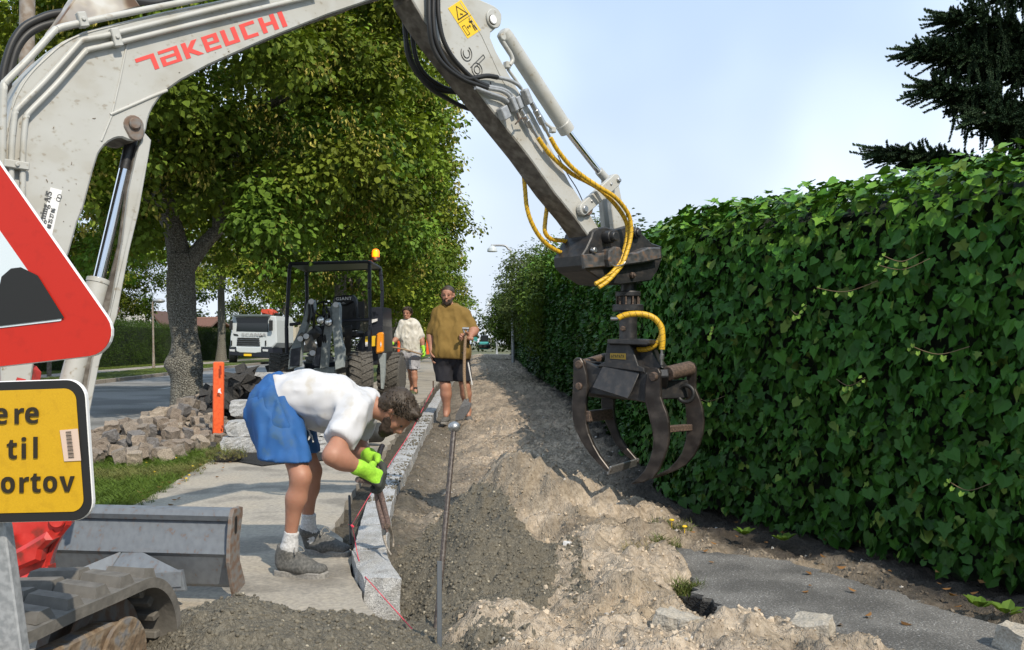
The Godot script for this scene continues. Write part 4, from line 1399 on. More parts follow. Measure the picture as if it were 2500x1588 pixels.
	disc(st, E(1500, 441, -0.04), back, 0.034, 0.07)
	done("rod_eye", st, M.white_paint, root)
	# links
	st = new_st()
	strap(st, E(1427, 511, 0.034), E(1506, 440, 0.034), 0.033, 0.034, EN, 0.026)
	var link := done("link", st, M.white_paint, root)
	st = new_st()
	for q in [[1427, 511, 0.019], [1508, 440, 0.012], [1511, 441, 0.009]]: disc(st, E(q[0], q[1], 0.032), EN, q[2], 0.014, 18)
	for q in [[1444, 492], [1491, 450]]: disc(st, E(q[0], q[1], 0.032), EN, 0.0085, 0.008, 6)
	done("pin", st, M.steel, link)
	st = new_st()
	disc(st, E(1425, 511, -0.01), EN, 0.037, 0.035, 24)
	done("bush", st, M.rust_paint, link)
	st = new_st()
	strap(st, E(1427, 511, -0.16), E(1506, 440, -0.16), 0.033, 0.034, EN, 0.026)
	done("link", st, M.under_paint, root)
	st = new_st()
	plate(st, pts([1492, 470, 1511, 450, 1518, 485, 1536, 560, 1516, 566, 1500, 560, 1494, 510], func(x, y): return E(x, y, -0.02)), back * 0.03, 0.004)
	plate(st, pts([1470, 480, 1486, 470, 1496, 560, 1478, 568], func(x, y): return E(x, y, -0.1)), back * 0.03, 0.004)
	done("link", st, M.white_paint, root)
	# hoses: ribbed black ones over the arm, yellow wound ones to the tool
	for q in [[1046, -30, 1047, 0, 1048, 59, 1056, 112, 1083, 159, 1130, 194, 1172, 210, 1190, 216], [1058, -30, 1058, 0, 1058, 45, 1064, 97, 1085, 146, 1112, 176, 1140, 192, 1163, 190, 1190, 186, 1216, 190], [1068, -30, 1069, 0, 1071, 44, 1082, 97, 1105, 141, 1139, 179, 1166, 200, 1192, 212]]:
		ribbed_hose("ribbed_hose", pts(q, func(x, y): return E(x, y, 0.028 if x > 1060 or y < 60 else 0.02)), 0.0125, M.black_rubber, arm)
	for q in [[986, 30, 989, 80, 994, 110, 1006, 152, 1030, 190, 1068, 218, 1115, 226, 1150, 228], [1006, 60, 1008, 100, 1018, 150, 1040, 185, 1078, 212, 1110, 222, 1150, 224], [990, 40, 993, 120, 1012, 170, 1050, 215, 1090, 240, 1127, 260, 1165, 272]]:
		ribbed_hose("ribbed_hose", pts(q, func(x, y): return E(x, y, -0.17)), 0.0125, M.black_rubber, arm)
	st = new_st()
	for q in [[1190, 216, 1222, 222, 1238, 230, 1245, 238], [1216, 190, 1240, 195, 1262, 206, 1272, 216], [1192, 212, 1225, 218, 1244, 228, 1252, 240], [1160, 215, 1200, 230, 1228, 240, 1240, 250]]:
		tube(st, smooth_path(pts(q, func(x, y): return E(x, y, 0.03)), 5), 0.0095, 8)
	done("hose_end", st, M.galv, arm)
	# valve blocks and quick couplings
	st = new_st()
	var diag := Basis(Vector3(0.7267, 0, -0.687), Vector3.UP, EN) * Basis(Vector3(0, 0, 1), 0.55)
	for q in [[1252, 255, 0.028, 0.07], [1286, 237, 0.032, 0.075], [1264, 252, 0.03, 0.06], [1230, 277, 0.05, 0.06]]: box(st, Transform3D(diag, E(q[0], q[1], 0.028)), Vector3(q[2], q[3], 0.04), 0.004)
	done("valve_block", st, M.galv, arm)
	for q in [[1270, 268, 1312, 336], [1298, 252, 1342, 335]]:
		st = new_st()
		var a: Vector3 = E(q[0], q[1], 0.03); var b: Vector3 = E(q[2], q[3], 0.03)
		var l := a.distance_to(b)
		lathe_along(st, a, b, [[0.009, 0], [0.013, 0.004], [0.013, l * 0.2], [0.016, l * 0.22], [0.016, l * 0.36], [0.0145, l * 0.37], [0.0175, l * 0.39], [0.0175, l * 0.6], [0.011, l * 0.62], [0.011, l * 0.8], [0.008, l * 0.82], [0.008, l]], 14)
		done("quick_coupling", st, M.steel, arm)
	st = new_st()
	tube(st, pts([1262, 276, 1268, 296, 1258, 304, 1270, 290, 1284, 290], func(x, y): return E(x, y, 0.05)), 0.004, 6)
	done("valve_handle", st, M.rust, arm)
	var yh := [[0.03, [1314, 338, 1339, 373, 1367, 401, 1399, 427, 1430, 443, 1461, 461, 1485, 482, 1506, 505, 1524, 532, 1532, 558, 1529, 589, 1521, 620, 1511, 644, 1493, 667, 1472, 683, 1451, 695]], [0.06, [1344, 337, 1362, 368, 1393, 406, 1425, 432, 1461, 456, 1495, 477, 1517, 498, 1535, 526, 1541, 558, 1538, 589, 1529, 620, 1518, 647, 1498, 672, 1480, 690, 1462, 702]], [-0.15, [1274, 395, 1278, 422, 1282, 464, 1286, 505, 1297, 542, 1318, 579, 1346, 605, 1383, 623, 1420, 639, 1440, 650]], [-0.15, [1337, 490, 1335, 510, 1331, 542, 1331, 568, 1346, 584, 1378, 589, 1399, 597, 1425, 612]]]
	for q in yh:
		wound_hose("wound_hose", pts(q[1], func(x, y): return E(x, y, q[0] + (0.05 if x > 1430 else 0.0) * clampf((x - 1430) / 60.0, 0, 1))), 0.0115, arm)
	st = new_st()
	tube(st, smooth_path(pts([1362, 380, 1385, 425, 1410, 465, 1440, 530, 1462, 560], func(x, y): return E(x, y, -0.06)), 5), 0.003, 5)
	done("cable", st, M.black_rubber, arm)
	# under frame: red swing bracket, track, blade
	undercarriage(root)

func ring_path(c: Vector3, n: Vector3, r: float, k := 24) -> Array:
	var x := n.cross(Vector3.UP).normalized(); var y := x.cross(n)
	var p := []
	for i in k + 1: p.append(c + (x * cos(TAU * i / k) + y * sin(TAU * i / k)) * r)
	return p

# a line of raised lettering whose left end of the baseline is at a place
func word(parent: Node, text: String, at: Vector3, along: Vector3, n: Vector3, em: float, m: Material, wide := 1.0, font := "Droid Sans", weight := 700, called := "lettering"):
	var t := TextMesh.new()
	var f := SystemFont.new()
	f.font_names = PackedStringArray([font]); f.font_weight = weight
	t.font = f; t.font_size = 64; t.pixel_size = em / 64.0; t.depth = 0.0016; t.text = text
	t.curve_step = 1.0
	t.horizontal_alignment = HORIZONTAL_ALIGNMENT_LEFT
	var box3 := t.get_aabb()
	var o := hang(called, t, m, parent)
	var up := n.cross(along).normalized()
	o.transform = Transform3D(Basis(along.normalized() * wide, up, n), at - up * box3.position.y - along.normalized() * box3.position.x * wide)
	return o

func undercarriage(root):
	var fw := Vector3(0.168, 0, -0.986); var rt := Vector3(0.986, 0, 0.168)
	var org := Vector3(-0.956, 0, -2.41)      # outer top edge of the near track
	var at := func(f: float, y: float, r: float) -> Vector3: return org + fw * f + rt * r + Vector3(0, y, 0)
	var st := new_st()
	# rubber belt
	var loop := []
	for i in 33:
		var a := -PI / 2 + PI * i / 32.0
		loop.append(Vector2(0.06 + cos(a) * 0.185, 0.21 + sin(a) * 0.185))
	for i in 12: loop.append(Vector2(0.06 - (i + 1) * 0.14, 0.395 + 0.002 * sin(i * 2.0)))
	for i in 12: loop.append(Vector2(-1.62 + i * 0.14, 0.025))
	var n := loop.size()
	for i in n:
		var a: Vector2 = loop[i]; var b: Vector2 = loop[(i + 1) % n]
		var ca := (a - Vector2(clampf(a.x, -1.5, 0.06), 0.21)).normalized(); var cb := (b - Vector2(clampf(b.x, -1.5, 0.06), 0.21)).normalized()
		if i > 32: ca = Vector2(0, signf(a.y - 0.2)); cb = ca if i != n - 1 else cb
		var ia := a - ca * 0.026; var ib := b - cb * 0.026
		st.set_smooth_group(1)
		quad(st, at.call(a.x, a.y, -0.30), at.call(b.x, b.y, -0.30), at.call(b.x, b.y, 0), at.call(a.x, a.y, 0))
		quad(st, at.call(ia.x, ia.y, 0), at.call(ib.x, ib.y, 0), at.call(ib.x, ib.y, -0.30), at.call(ia.x, ia.y, -0.30))
		st.set_smooth_group(-1)
		for r in [0.0, -0.30]: quad(st, at.call(a.x, a.y, r), at.call(b.x, b.y, r), at.call(ib.x, ib.y, r), at.call(ia.x, ia.y, r))
	var track := done("track", st, M.rubber, root)
	# tread lugs: slanted blocks in two staggered columns
	for col in 2:
		for i in 16:
			var f := 0.10 - i * 0.105 - col * 0.052
			st = new_st()
			var r0 := -0.012 if col == 0 else -0.162; var r1 := -0.15 if col == 0 else -0.29
			var sl := 0.035 if col == 0 else -0.035
			var corner := func(df: float, r: float, up: float) -> Vector3:
				var ff := f + df + (sl * (r - r0) / (r1 - r0))
				if ff <= 0.06: return at.call(ff, 0.395 + up, r)
				var an := (ff - 0.06) / 0.185
				return at.call(0.06 + sin(an) * (0.185 + up), 0.21 + cos(an) * (0.185 + up), r)
			var lo := 0.0; var hi := 0.024
			var q := []
			for k in [[-0.032, r0, lo], [-0.032, r1, lo], [0.032, r1, lo], [0.032, r0, lo], [-0.02, r0 - 0.006, hi], [-0.02, r1 + 0.006, hi], [0.02, r1 + 0.006, hi], [0.02, r0 - 0.006, hi]]: q.append(corner.call(k[0], k[1], k[2]))
			quad(st, q[4], q[5], q[6], q[7])
			for k in 4: quad(st, q[k], q[(k + 1) % 4], q[4 + (k + 1) % 4], q[4 + k])
			done("tread_lug", st, M.rubber, track)
	# idler wheel and side frame
	st = new_st()
	cyl(st, at.call(0.05, 0.205, -0.02), at.call(0.05, 0.205, -0.27), 0.045, 20)
	lathe_along(st, at.call(0.05, 0.205, -0.085), at.call(0.05, 0.205, -0.215), [[0.05, 0], [0.14, 0.008], [0.148, 0.02], [0.148, 0.04], [0.11, 0.05], [0.11, 0.08], [0.148, 0.09], [0.148, 0.12], [0.05, 0.13]], 32)
	done("idler_wheel", st, M.rust_paint, track)
	st = new_st()
	var prof := []
	for k in [[-1.6, 0.11], [-0.02, 0.11], [0.045, 0.135], [0.075, 0.17], [0.085, 0.215], [0.07, 0.26], [0.03, 0.295], [-0.04, 0.31], [-1.6, 0.325]]: prof.append(at.call(k[0], k[1], -0.03))
	plate(st, prof, -rt * 0.05, 0.006)
	var sf := done("side_frame", st, M.track_frame, track)
	st = new_st()
	disc(st, at.call(0.0, 0.212, -0.03), rt, 0.1, 0.012, 28)
	done("frame_boss", st, M.track_frame, sf)
	st = new_st()
	for i in 7:
		var an := -1.1 + i * 0.36
		box(st, Transform3D(Basis(rt, Vector3.UP, -fw) * Basis(Vector3.RIGHT, an), at.call(0.06 + cos(an) * 0.15, 0.21 + sin(an) * 0.15, -0.15)), Vector3(0.2, 0.022, 0.03), 0.004)
	done("inner_lugs", st, M.rubber, track)
	# blade, seen from behind
	var bt := Vector3(0.982, 0, 0.12).normalized(); var bf := Vector3(bt.z, 0, -bt.x)
	var bl := P(588, 1395, 3.72); bl.y = 0
	var bat := func(r: float, f: float, y: float) -> Vector3: return bl + bt * r + bf * f + Vector3(0, y, 0)
	st = new_st()
	var shape := [[-0.03, 0.372], [-0.062, 0.366], [-0.075, 0.345], [-0.066, 0.325], [-0.05, 0.322], [-0.062, 0.29], [-0.098, 0.205], [-0.085, 0.19], [-0.035, 0.075], [-0.015, 0.06], [0.0, 0.065], [-0.045, 0.2], [-0.02, 0.3], [0.005, 0.365]]
	var prof2 := []
	for k in shape: prof2.append(bat.call(-0.006, k[0], k[1]))
	plate(st, prof2, -bt * 1.62, 0.0)
	var blade := done("blade", st, M.grey_paint, root)
	st = new_st()
	prof2 = []
	for k in [[-0.025, 0.376], [-0.085, 0.375], [-0.105, 0.35], [-0.12, 0.26], [-0.125, 0.18], [-0.09, 0.08], [-0.07, 0.04], [-0.045, 0.045], [0.03, 0.065], [0.02, 0.09], [-0.025, 0.17], [-0.03, 0.25], [0.0, 0.34], [0.0, 0.37]]: prof2.append(bat.call(0.008, k[0], k[1]))
	plate(st, prof2, -bt * 0.014, 0.003)
	var ep := done("end_plate", st, M.rust_paint, blade)
	st = new_st()
	strap(st, bat.call(0.0095, -0.068, 0.335), bat.call(0.0095, -0.07, 0.29), 0.011, 0.011, bt, 0.003, 0.0)
	done("slot", st, M.black, ep)
	# push arm of the blade, a box that tapers down to the blade
	st = new_st()
	var wedge := [bat.call(-0.42, -0.10, 0.205), bat.call(-0.40, -0.10, 0.21), bat.call(-0.19, -0.115, 0.15), bat.call(-0.18, -0.10, 0.08), bat.call(-0.5, -0.13, 0.07), bat.call(-0.58, -0.15, 0.10)]
	plate(st, [bat.call(-0.44, -0.085, 0.205), bat.call(-0.36, -0.09, 0.207), bat.call(-0.175, -0.14, 0.15), bat.call(-0.45, -0.19, 0.135)], Vector3(0, -0.06, 0), 0.004)
	plate(st, [bat.call(-0.45, -0.19, 0.135), bat.call(-0.175, -0.14, 0.15), bat.call(-0.165, -0.13, 0.07), bat.call(-0.44, -0.185, 0.06)], bf * 0.02, 0.004)
	plate(st, [bat.call(-0.44, -0.085, 0.205), bat.call(-0.45, -0.19, 0.135), bat.call(-0.8, -0.55, 0.11), bat.call(-0.9, -0.5, 0.15), bat.call(-0.6, -0.3, 0.14)], Vector3(0, -0.06, 0), 0.004)
	done("push_arm", st, M.grey_paint, blade)
	# red swing bracket
	st = new_st()
	var R := func(x, y): return P(x, y, 2.95)
	plate(st, pts([8, 1255, 178, 1255, 172, 1285, 150, 1310, 131, 1345, 121, 1375, 118, 1425, 112, 1438, 36, 1464, 14, 1340], R), Vector3(-0.03, 0, -0.1), 0.012)
	var red := done("swing_bracket", st, M.red_paint, root)
	st = new_st()
	plate(st, pts([24, 1350, 60, 1330, 110, 1300, 125, 1320, 100, 1345, 95, 1372, 40, 1395, 28, 1390], func(x, y): return P(x, y, 2.9)), Vector3(0, 0, -0.06), 0.012)
	plate(st, pts([28, 1420, 70, 1400, 113, 1385, 116, 1420, 108, 1434, 38, 1458], func(x, y): return P(x, y, 2.9)), Vector3(0, 0, -0.06), 0.012)
	disc(st, P(142, 1268, 2.94), Vector3(0, 0, 1), 0.026, 0.012, 24)
	done("casting", st, M.red_paint, red)
	st = new_st()
	disc(st, P(20, 1320, 2.93), Vector3(0, 0, 1), 0.02, 0.004)
	done("hole", st, M.black, red)
	# body between the tracks, beyond the frame
	st = new_st()
	bx(st, Vector3(-2.05, 0.3, -3.25), Vector3(0.5, 0.25, 0.5), 0.03, -0.17)
	done("under_frame", st, M.dark_steel, root)
	st = new_st()
	var b0: Vector3 = E(40, 945, -0.085)
	bar(st, b0 + Vector3(0, 0.08, 0), Vector3(b0.x - 0.02, 0.5, b0.z + 0.1), 0.13, 0.13, Vector3.RIGHT, 0.02)
	done("boom_foot", st, M.red_paint, root)

# ---------------------------------------------------------------- grapple
func grapple():
	var root := thing("log_grapple", "dark steel log grapple with four curved claws hanging open from the excavator arm", "grapple")
	var back := -EN
	# coupler
	var st := new_st()
	plate(st, pts([1444, 580, 1448, 566, 1460, 557, 1478, 554, 1500, 561, 1520, 556, 1540, 550, 1556, 556, 1570, 572, 1592, 594, 1616, 602, 1617, 631, 1605, 664, 1590, 686, 1514, 696, 1480, 692, 1435, 662, 1422, 648, 1420, 625, 1432, 606], func(x, y): return E(x, y, 0.03)), back * 0.2, 0.006)
	var cp := done("coupler", st, M.dark_steel, root)
	st = new_st()
	plate(st, pts([1487, 634, 1488, 612, 1500, 602, 1516, 604, 1524, 618, 1556, 616, 1584, 604, 1614, 604, 1616, 633, 1575, 642, 1530, 648, 1492, 652], func(x, y): return E(x, y, 0.085)), back * 0.055, 0.008)
	plate(st, pts([1424, 622, 1486, 616, 1488, 650, 1428, 656], func(x, y): return E(x, y, 0.05)), back * 0.02, 0.004)
	done("hook_plate", st, mottled([[0.3, grey(0.035)], [0.6, C(0.09, 0.09, 0.092)], [0.8, C(0.17, 0.1, 0.06)]], 0.02, 2.0, 0.5), cp)
	st = new_st()
	for q in [[1478, 580, 0.034, 0.05], [1548, 570, 0.03, 0.03]]: disc(st, E(q[0], q[1], 0.03), EN, q[2], q[3], 24)
	for q in [[1478, 580, 0.024, 0.075], [1548, 570, 0.02, 0.04]]: disc(st, E(q[0], q[1], 0.03), EN, q[2], q[3], 20)
	done("pin", st, M.dark_steel, cp)
	st = new_st()
	disc(st, E(1444, 612, 0.035), EN, 0.016, 0.03, 6)
	done("bolt", st, M.steel, cp)
	st = new_st()
	disc(st, E(1541, 673, 0.03), EN, 0.018, 0.02, 6)
	disc(st, E(1541, 673, 0.03), EN, 0.01, 0.03, 10)
	done("bolt", st, M.rust, cp)
	st = new_st()
	tube(st, smooth_path(pts([1490, 640, 1494, 648, 1508, 650, 1522, 646, 1526, 640], func(x, y): return E(x, y, 0.13)), 5), 0.0035, 6)
	done("keeper_ring", st, M.steel, cp)
	# rotator
	var ax := E(1533, 700, -0.07)
	var dpt := -ax.z
	var Y := func(py) -> float: return 1.0 - (py - 843.0) / FOC * dpt
	var px := dpt / FOC
	st = new_st()
	lathe_along(st, Vector3(ax.x + 2 * px, Y.call(688), ax.z), Vector3(ax.x + 2 * px, Y.call(712), ax.z), [[20 * px, 0], [20 * px, 24 * px]], 6)
	lathe_along(st, Vector3(ax.x, Y.call(711), ax.z), Vector3(ax.x, Y.call(840), ax.z), [[18 * px, 0], [30 * px, 1 * px], [31 * px, 3 * px], [31 * px, 12 * px], [29 * px, 14 * px], [23 * px, 14.5 * px], [23 * px, 33 * px], [36 * px, 33.5 * px], [38 * px, 35 * px], [38 * px, 48 * px], [36 * px, 50 * px], [22 * px, 51 * px], [22 * px, 126 * px]], 28)
	var rot := done("rotator", st, M.dark_steel, root)
	st = new_st()
	for k in 10:
		var an := TAU * k / 10.0
		var o := Vector3(cos(an), 0, sin(an)) * 27 * px
		tube(st, [Vector3(ax.x, Y.call(723), ax.z) + o, Vector3(ax.x, Y.call(746), ax.z) + o], 2.6 * px, 6)
	done("bolts", st, M.rust, rot)
	st = new_st()
	disc(st, Vector3(ax.x - 0.03, Y.call(803), ax.z + 0.035), Vector3(-0.5, 0, 0.86), 0.016, 0.02, 6)
	done("bolt", st, M.rust, rot)
	# planes of the front and rear claws
	var nb := Vector3(0.468, 0, -0.884)
	var front := P(1591, 920, 5.05)
	var gp := func(cx, cy, off: float) -> Vector3:
		var r := ray(1360.0 + 0.392 * cx, 640.0 + 0.392 * cy)
		return Vector3(0, 1, 0) + r * ((nb.dot(front) + off) / nb.dot(r))
	var F0 := func(x, y): return gp.call(x, y, 0.0)
	var B0 := func(x, y): return gp.call(x, y, 0.3)
	st = new_st()
	plate(st, pts([310, 482, 455, 478, 572, 486, 574, 508, 560, 520, 310, 512], func(x, y): return gp.call(x, y, -0.02)), nb * 0.22, 0.006)
	done("head_plate", st, M.dark_steel, root)
	st = new_st()
	plate(st, pts([312, 512, 455, 512, 470, 545, 490, 600, 505, 645, 540, 660, 545, 690, 295, 655, 240, 652, 292, 622], func(x, y): return gp.call(x, y, 0.01)), nb * 0.2, 0.005)
	plate(st, pts([455, 512, 572, 512, 600, 580, 640, 640, 660, 660, 545, 690, 505, 645], func(x, y): return gp.call(x, y, 0.1)), nb * 0.1, 0.005)
	var hs := done("housing", st, M.dark_steel, root)
	st = new_st()
	plate(st, pts([330, 568, 428, 570, 428, 608, 330, 602], func(x, y): return gp.call(x, y, 0.006)), nb * 0.002)
	var np := done("name_plate", st, plain_mat(C(0.16, 0.11, 0.01), 0.6), hs)
	st = new_st()
	for k in 7: strokes(st, [[k * 1.3, 0, k * 1.3 + 0.2, 1.0], [k * 1.3 + 0.2, 1.0, k * 1.3 + 0.8, 0.2 + 0.6 * (k % 2)]], 0.18, func(x, y): return gp.call(338 + x * 9.2, 598 - y * 20, 0.0045), nb * 0.001)
	done("lettering", st, M.black, np)
	st = new_st()
	plate(st, pts([158, 605, 250, 655, 300, 645, 500, 655, 575, 700, 560, 880, 440, 855, 190, 820, 160, 740], func(x, y): return gp.call(x, y, 0.035)), nb * 0.22, 0.006)
	var body := done("body", st, M.dark_steel, root)
	st = new_st()
	var cover := [gp.call(292, 632, 0.02), gp.call(512, 690, 0.02), gp.call(440, 852, -0.05), gp.call(218, 782, -0.05)]
	plate(st, cover, nb * 0.02, 0.003)
	done("cover_plate", st, M.dark_steel, body)
	# four claws
	var claws := [[0.0, [100, 610, 118, 596, 145, 600, 160, 625, 180, 700, 188, 780, 182, 850, 175, 950, 180, 1010, 195, 1070, 225, 1140, 265, 1210, 322, 1285, 338, 1300, 322, 1308, 300, 1297, 250, 1250, 200, 1195, 150, 1120, 110, 1040, 95, 980, 90, 900, 95, 800, 100, 700]],
		[0.27, [285, 800, 355, 805, 352, 900, 352, 950, 365, 1020, 390, 1090, 440, 1165, 505, 1240, 500, 1254, 470, 1238, 420, 1200, 360, 1130, 310, 1020, 285, 960, 272, 880]],
		[0.0, [560, 690, 575, 665, 605, 658, 630, 665, 642, 690, 643, 840, 660, 890, 680, 940, 694, 1000, 696, 1080, 688, 1150, 665, 1220, 630, 1300, 600, 1340, 540, 1370, 465, 1386, 460, 1378, 500, 1345, 545, 1295, 575, 1230, 592, 1170, 598, 1090, 585, 1020, 565, 940, 545, 870, 548, 760]],
		[0.27, [815, 640, 830, 622, 850, 630, 862, 660, 860, 790, 885, 850, 905, 920, 913, 1000, 905, 1070, 885, 1140, 850, 1210, 800, 1265, 740, 1300, 650, 1335, 600, 1350, 575, 1352, 620, 1325, 690, 1290, 740, 1240, 775, 1190, 800, 1110, 808, 1020, 800, 930, 795, 800]]]
	var cl := []
	for q in claws:
		st = new_st()
		plate(st, pts(q[1], func(x, y): return gp.call(x, y, q[0])), nb * 0.026, 0.004)
		cl.append(done("claw", st, M.claw_steel, root))
	st = new_st()
	bar(st, gp.call(322, 1299, 0.0), gp.call(500, 1246, 0.29), 0.012, 0.05, Vector3(0.6, 1, 0), 0.003)
	done("lip", st, M.worn_steel, cl[0])
	st = new_st()
	bar(st, gp.call(180, 962, 0.01), gp.call(330, 945, 0.28), 0.045, 0.06, Vector3.UP, 0.004)
	done("cross_bar", st, M.rust, cl[0])
	st = new_st()
	bar(st, gp.call(640, 1045, 0.01), gp.call(820, 1030, 0.28), 0.05, 0.035, Vector3.UP, 0.004)
	done("cross_bar", st, M.rust, cl[2])
	st = new_st()
	plate(st, [gp.call(465, 1384, 0.0), gp.call(600, 1342, 0.0), gp.call(690, 1310, 0.27), gp.call(580, 1352, 0.27)], Vector3(0, 0.006, 0))
	done("lip", st, M.claw_steel, cl[2])
	# pins and rams between the claws
	st = new_st()
	cyl(st, gp.call(592, 715, -0.012), gp.call(838, 655, 0.31), 0.024, 18, 0.003)
	cyl(st, gp.call(130, 640, -0.012), gp.call(300, 590, 0.31), 0.022, 18, 0.003)
	cyl(st, gp.call(130, 775, -0.012), gp.call(300, 730, 0.31), 0.02, 18, 0.003)
	done("pin", st, M.rust, root)
	st = new_st()
	cyl(st, gp.call(690, 695, 0.08), gp.call(828, 662, 0.262), 0.04, 24, 0.005)
	done("hinge_tube", st, M.rust, root)
	st = new_st()
	bar(st, gp.call(660, 690, 0.03), gp.call(640, 830, 0.2), 0.05, 0.06, Vector3.RIGHT, 0.006)
	bar(st, gp.call(560, 800, 0.05), gp.call(800, 790, 0.26), 0.06, 0.1, Vector3.UP, 0.006)
	bar(st, gp.call(170, 640, 0.05), gp.call(330, 660, 0.22), 0.05, 0.05, Vector3.UP, 0.006)
	cyl(st, gp.call(190, 800, 0.15), gp.call(560, 830, 0.15), 0.035, 18)
	done("ram", st, M.dark_steel, root)
	st = new_st()
	tube(st, ring_path(gp.call(800, 820, 0.2), nb, 0.045), 0.012, 8)
	done("hose_loop", st, M.black_rubber, root)
	# the yellow hoses round the rotator
	wound_hose("wound_hose", pts([380, 352, 400, 340, 450, 326, 530, 325, 600, 348, 645, 400, 656, 470, 652, 545], func(x, y): return gp.call(x, y, -0.02 + 0.1 * clampf((x - 380) / 270.0, 0, 1))), 0.0165, root)
	wound_hose("wound_hose", pts([488, 545, 560, 543, 615, 515, 645, 470, 655, 420, 640, 385], func(x, y): return gp.call(x, y, 0.09)), 0.0145, root)
	st = new_st()
	cyl(st, gp.call(335, 355, -0.03), gp.call(382, 352, -0.02), 0.011, 10)
	cyl(st, gp.call(652, 540, 0.08), gp.call(652, 640, 0.09), 0.009, 10)
	cyl(st, gp.call(652, 575, 0.08), gp.call(652, 605, 0.085), 0.014, 6)
	done("hose_end", st, M.steel, root)

# ---------------------------------------------------------------- road sign
func round_poly(c: Array, r: float) -> Array:
	var out := []
	for i in c.size():
		var a: Vector2 = c[(i + c.size() - 1) % c.size()]; var b: Vector2 = c[i]; var d: Vector2 = c[(i + 1) % c.size()]
		var u := (a - b).normalized(); var v := (d - b).normalized()
		var half := acos(clampf(u.dot(v), -1, 1)) / 2.0
		var cut := r / tan(half)
		var cen := b + (u + v).normalized() * r / sin(half)
		var p0 := b + u * cut - cen; var p1 := b + v * cut - cen
		for k in 9:
			var t := k / 8.0
			out.append(cen + p0.slerp(p1, t))
	return out

func road_sign():
	var root := thing("road_sign", "red triangular bumpy road sign over a yellow text plate on one post", "road sign")
	var S := func(list: Array, d: float) -> Array:
		var o := []
		for p in list: o.append(P(p.x, p.y, d))
		return o
	var outer := [Vector2(318, 858), Vector2(-775, 985), Vector2(-320, -55)]
	var grow := func(c: Array, f: float) -> Array:
		var m: Vector2 = (c[0] + c[1] + c[2]) / 3.0
		return c.map(func(p): return m + (p - m) * f)
	var st := new_st()
	plate(st, S.call(round_poly(grow.call(outer, 1.006), 62), 1.902), Vector3(0, 0, -0.012), 0.002)
	var tri_ := done("triangle_plate", st, M.label_white, root)
	st = new_st()
	plate(st, S.call(round_poly(outer, 60), 1.8985), Vector3(0, 0, -0.002))
	done("red_border", st, M.sign_red, tri_)
	st = new_st()
	plate(st, S.call(round_poly(grow.call(outer, 0.715), 4), 1.8965), Vector3(0, 0, -0.001))
	done("white_field", st, M.sign_white, tri_)
	st = new_st()
	var bump := []
	for p in [[157, 777], [92, 673], [51, 653], [27, 656], [4, 676], [-2, 704], [-34, 716], [-60, 704], [-76, 690], [-105, 682], [-150, 700], [-176, 730], [-230, 822], [0, 796]]: bump.append(P(p[0], p[1], 1.8945))
	plate(st, bump, Vector3(0, 0, -0.001))
	done("bump_symbol", st, M.black, tri_)
	var rect := [Vector2(207, 925), Vector2(230, 1271), Vector2(-420, 1288), Vector2(-440, 945)]
	st = new_st()
	plate(st, S.call(round_poly(rect, 48), 1.872), Vector3(0, 0, -0.012), 0.002)
	var yp := done("text_plate", st, M.label_white, root)
	st = new_st()
	plate(st, S.call(round_poly([Vector2(204, 927), Vector2(227, 1270), Vector2(-418, 1286), Vector2(-437, 947)], 46), 1.8685), Vector3(0, 0, -0.002))
	done("black_border", st, M.black, yp)
	st = new_st()
	plate(st, S.call(round_poly([Vector2(184, 948), Vector2(206, 1249), Vector2(-400, 1262), Vector2(-420, 968)], 30), 1.8665), Vector3(0, 0, -0.001))
	done("yellow_field", st, M.sign_yellow, yp)
	var ink := plain_mat(C(0.02, 0.014, 0.006), 0.5)
	for l in [["e", -14, 1036], ["r", 36, 1035], ["e", 62, 1034], ["t", 17, 1121], ["i", 53, 1120], ["l", 82, 1119], ["o", 3, 1204], ["r", 48, 1203], ["t", 75, 1203], ["o", 106, 1202], ["v", 146, 1201]]:
		word(yp, l[0], P(l[1], l[2], 1.864), Vector3(1, 0.012, 0), Vector3(0, 0, 1), 0.0545, ink, 1.0, "Droid Sans", 700, "letter")
	st = new_st()
	plate(st, S.call([Vector2(146, 1051), Vector2(190, 1047), Vector2(198, 1125), Vector2(157, 1127)], 1.8645), Vector3(0, 0, -0.001))
	var sk := done("sticker", st, plain_mat(C(0.62, 0.47, 0.38), 0.6), yp)
	st = new_st()
	for k in 22:
		var t := 0.06 + k * 0.04
		var w := 0.011 if k % 3 else 0.02
		var a0 := Vector2(160, 1050).lerp(Vector2(168, 1124), t); var a1 := Vector2(173, 1049).lerp(Vector2(182, 1123), t)
		var b0 := Vector2(160, 1050).lerp(Vector2(168, 1124), t + w); var b1 := Vector2(173, 1049).lerp(Vector2(182, 1123), t + w)
		plate(st, S.call([a0, a1, b1, b0], 1.8625), Vector3(0, 0, -0.0005))
	done("barcode", st, ink, sk)
	st = new_st()
	plate(st, pts([-60, 1180, 0, 1240, 12, 1290, 60, 1640, 66, 1700, -30, 1700], func(x, y): return P(x, y, 1.90)), Vector3(0, 0, -0.03), 0.003)
	bar(st, P(-230, 100, 1.94), P(-230, 1900, 1.94), 0.045, 0.045, Vector3.RIGHT, 0.004)
	done("post", st, M.galv, root)

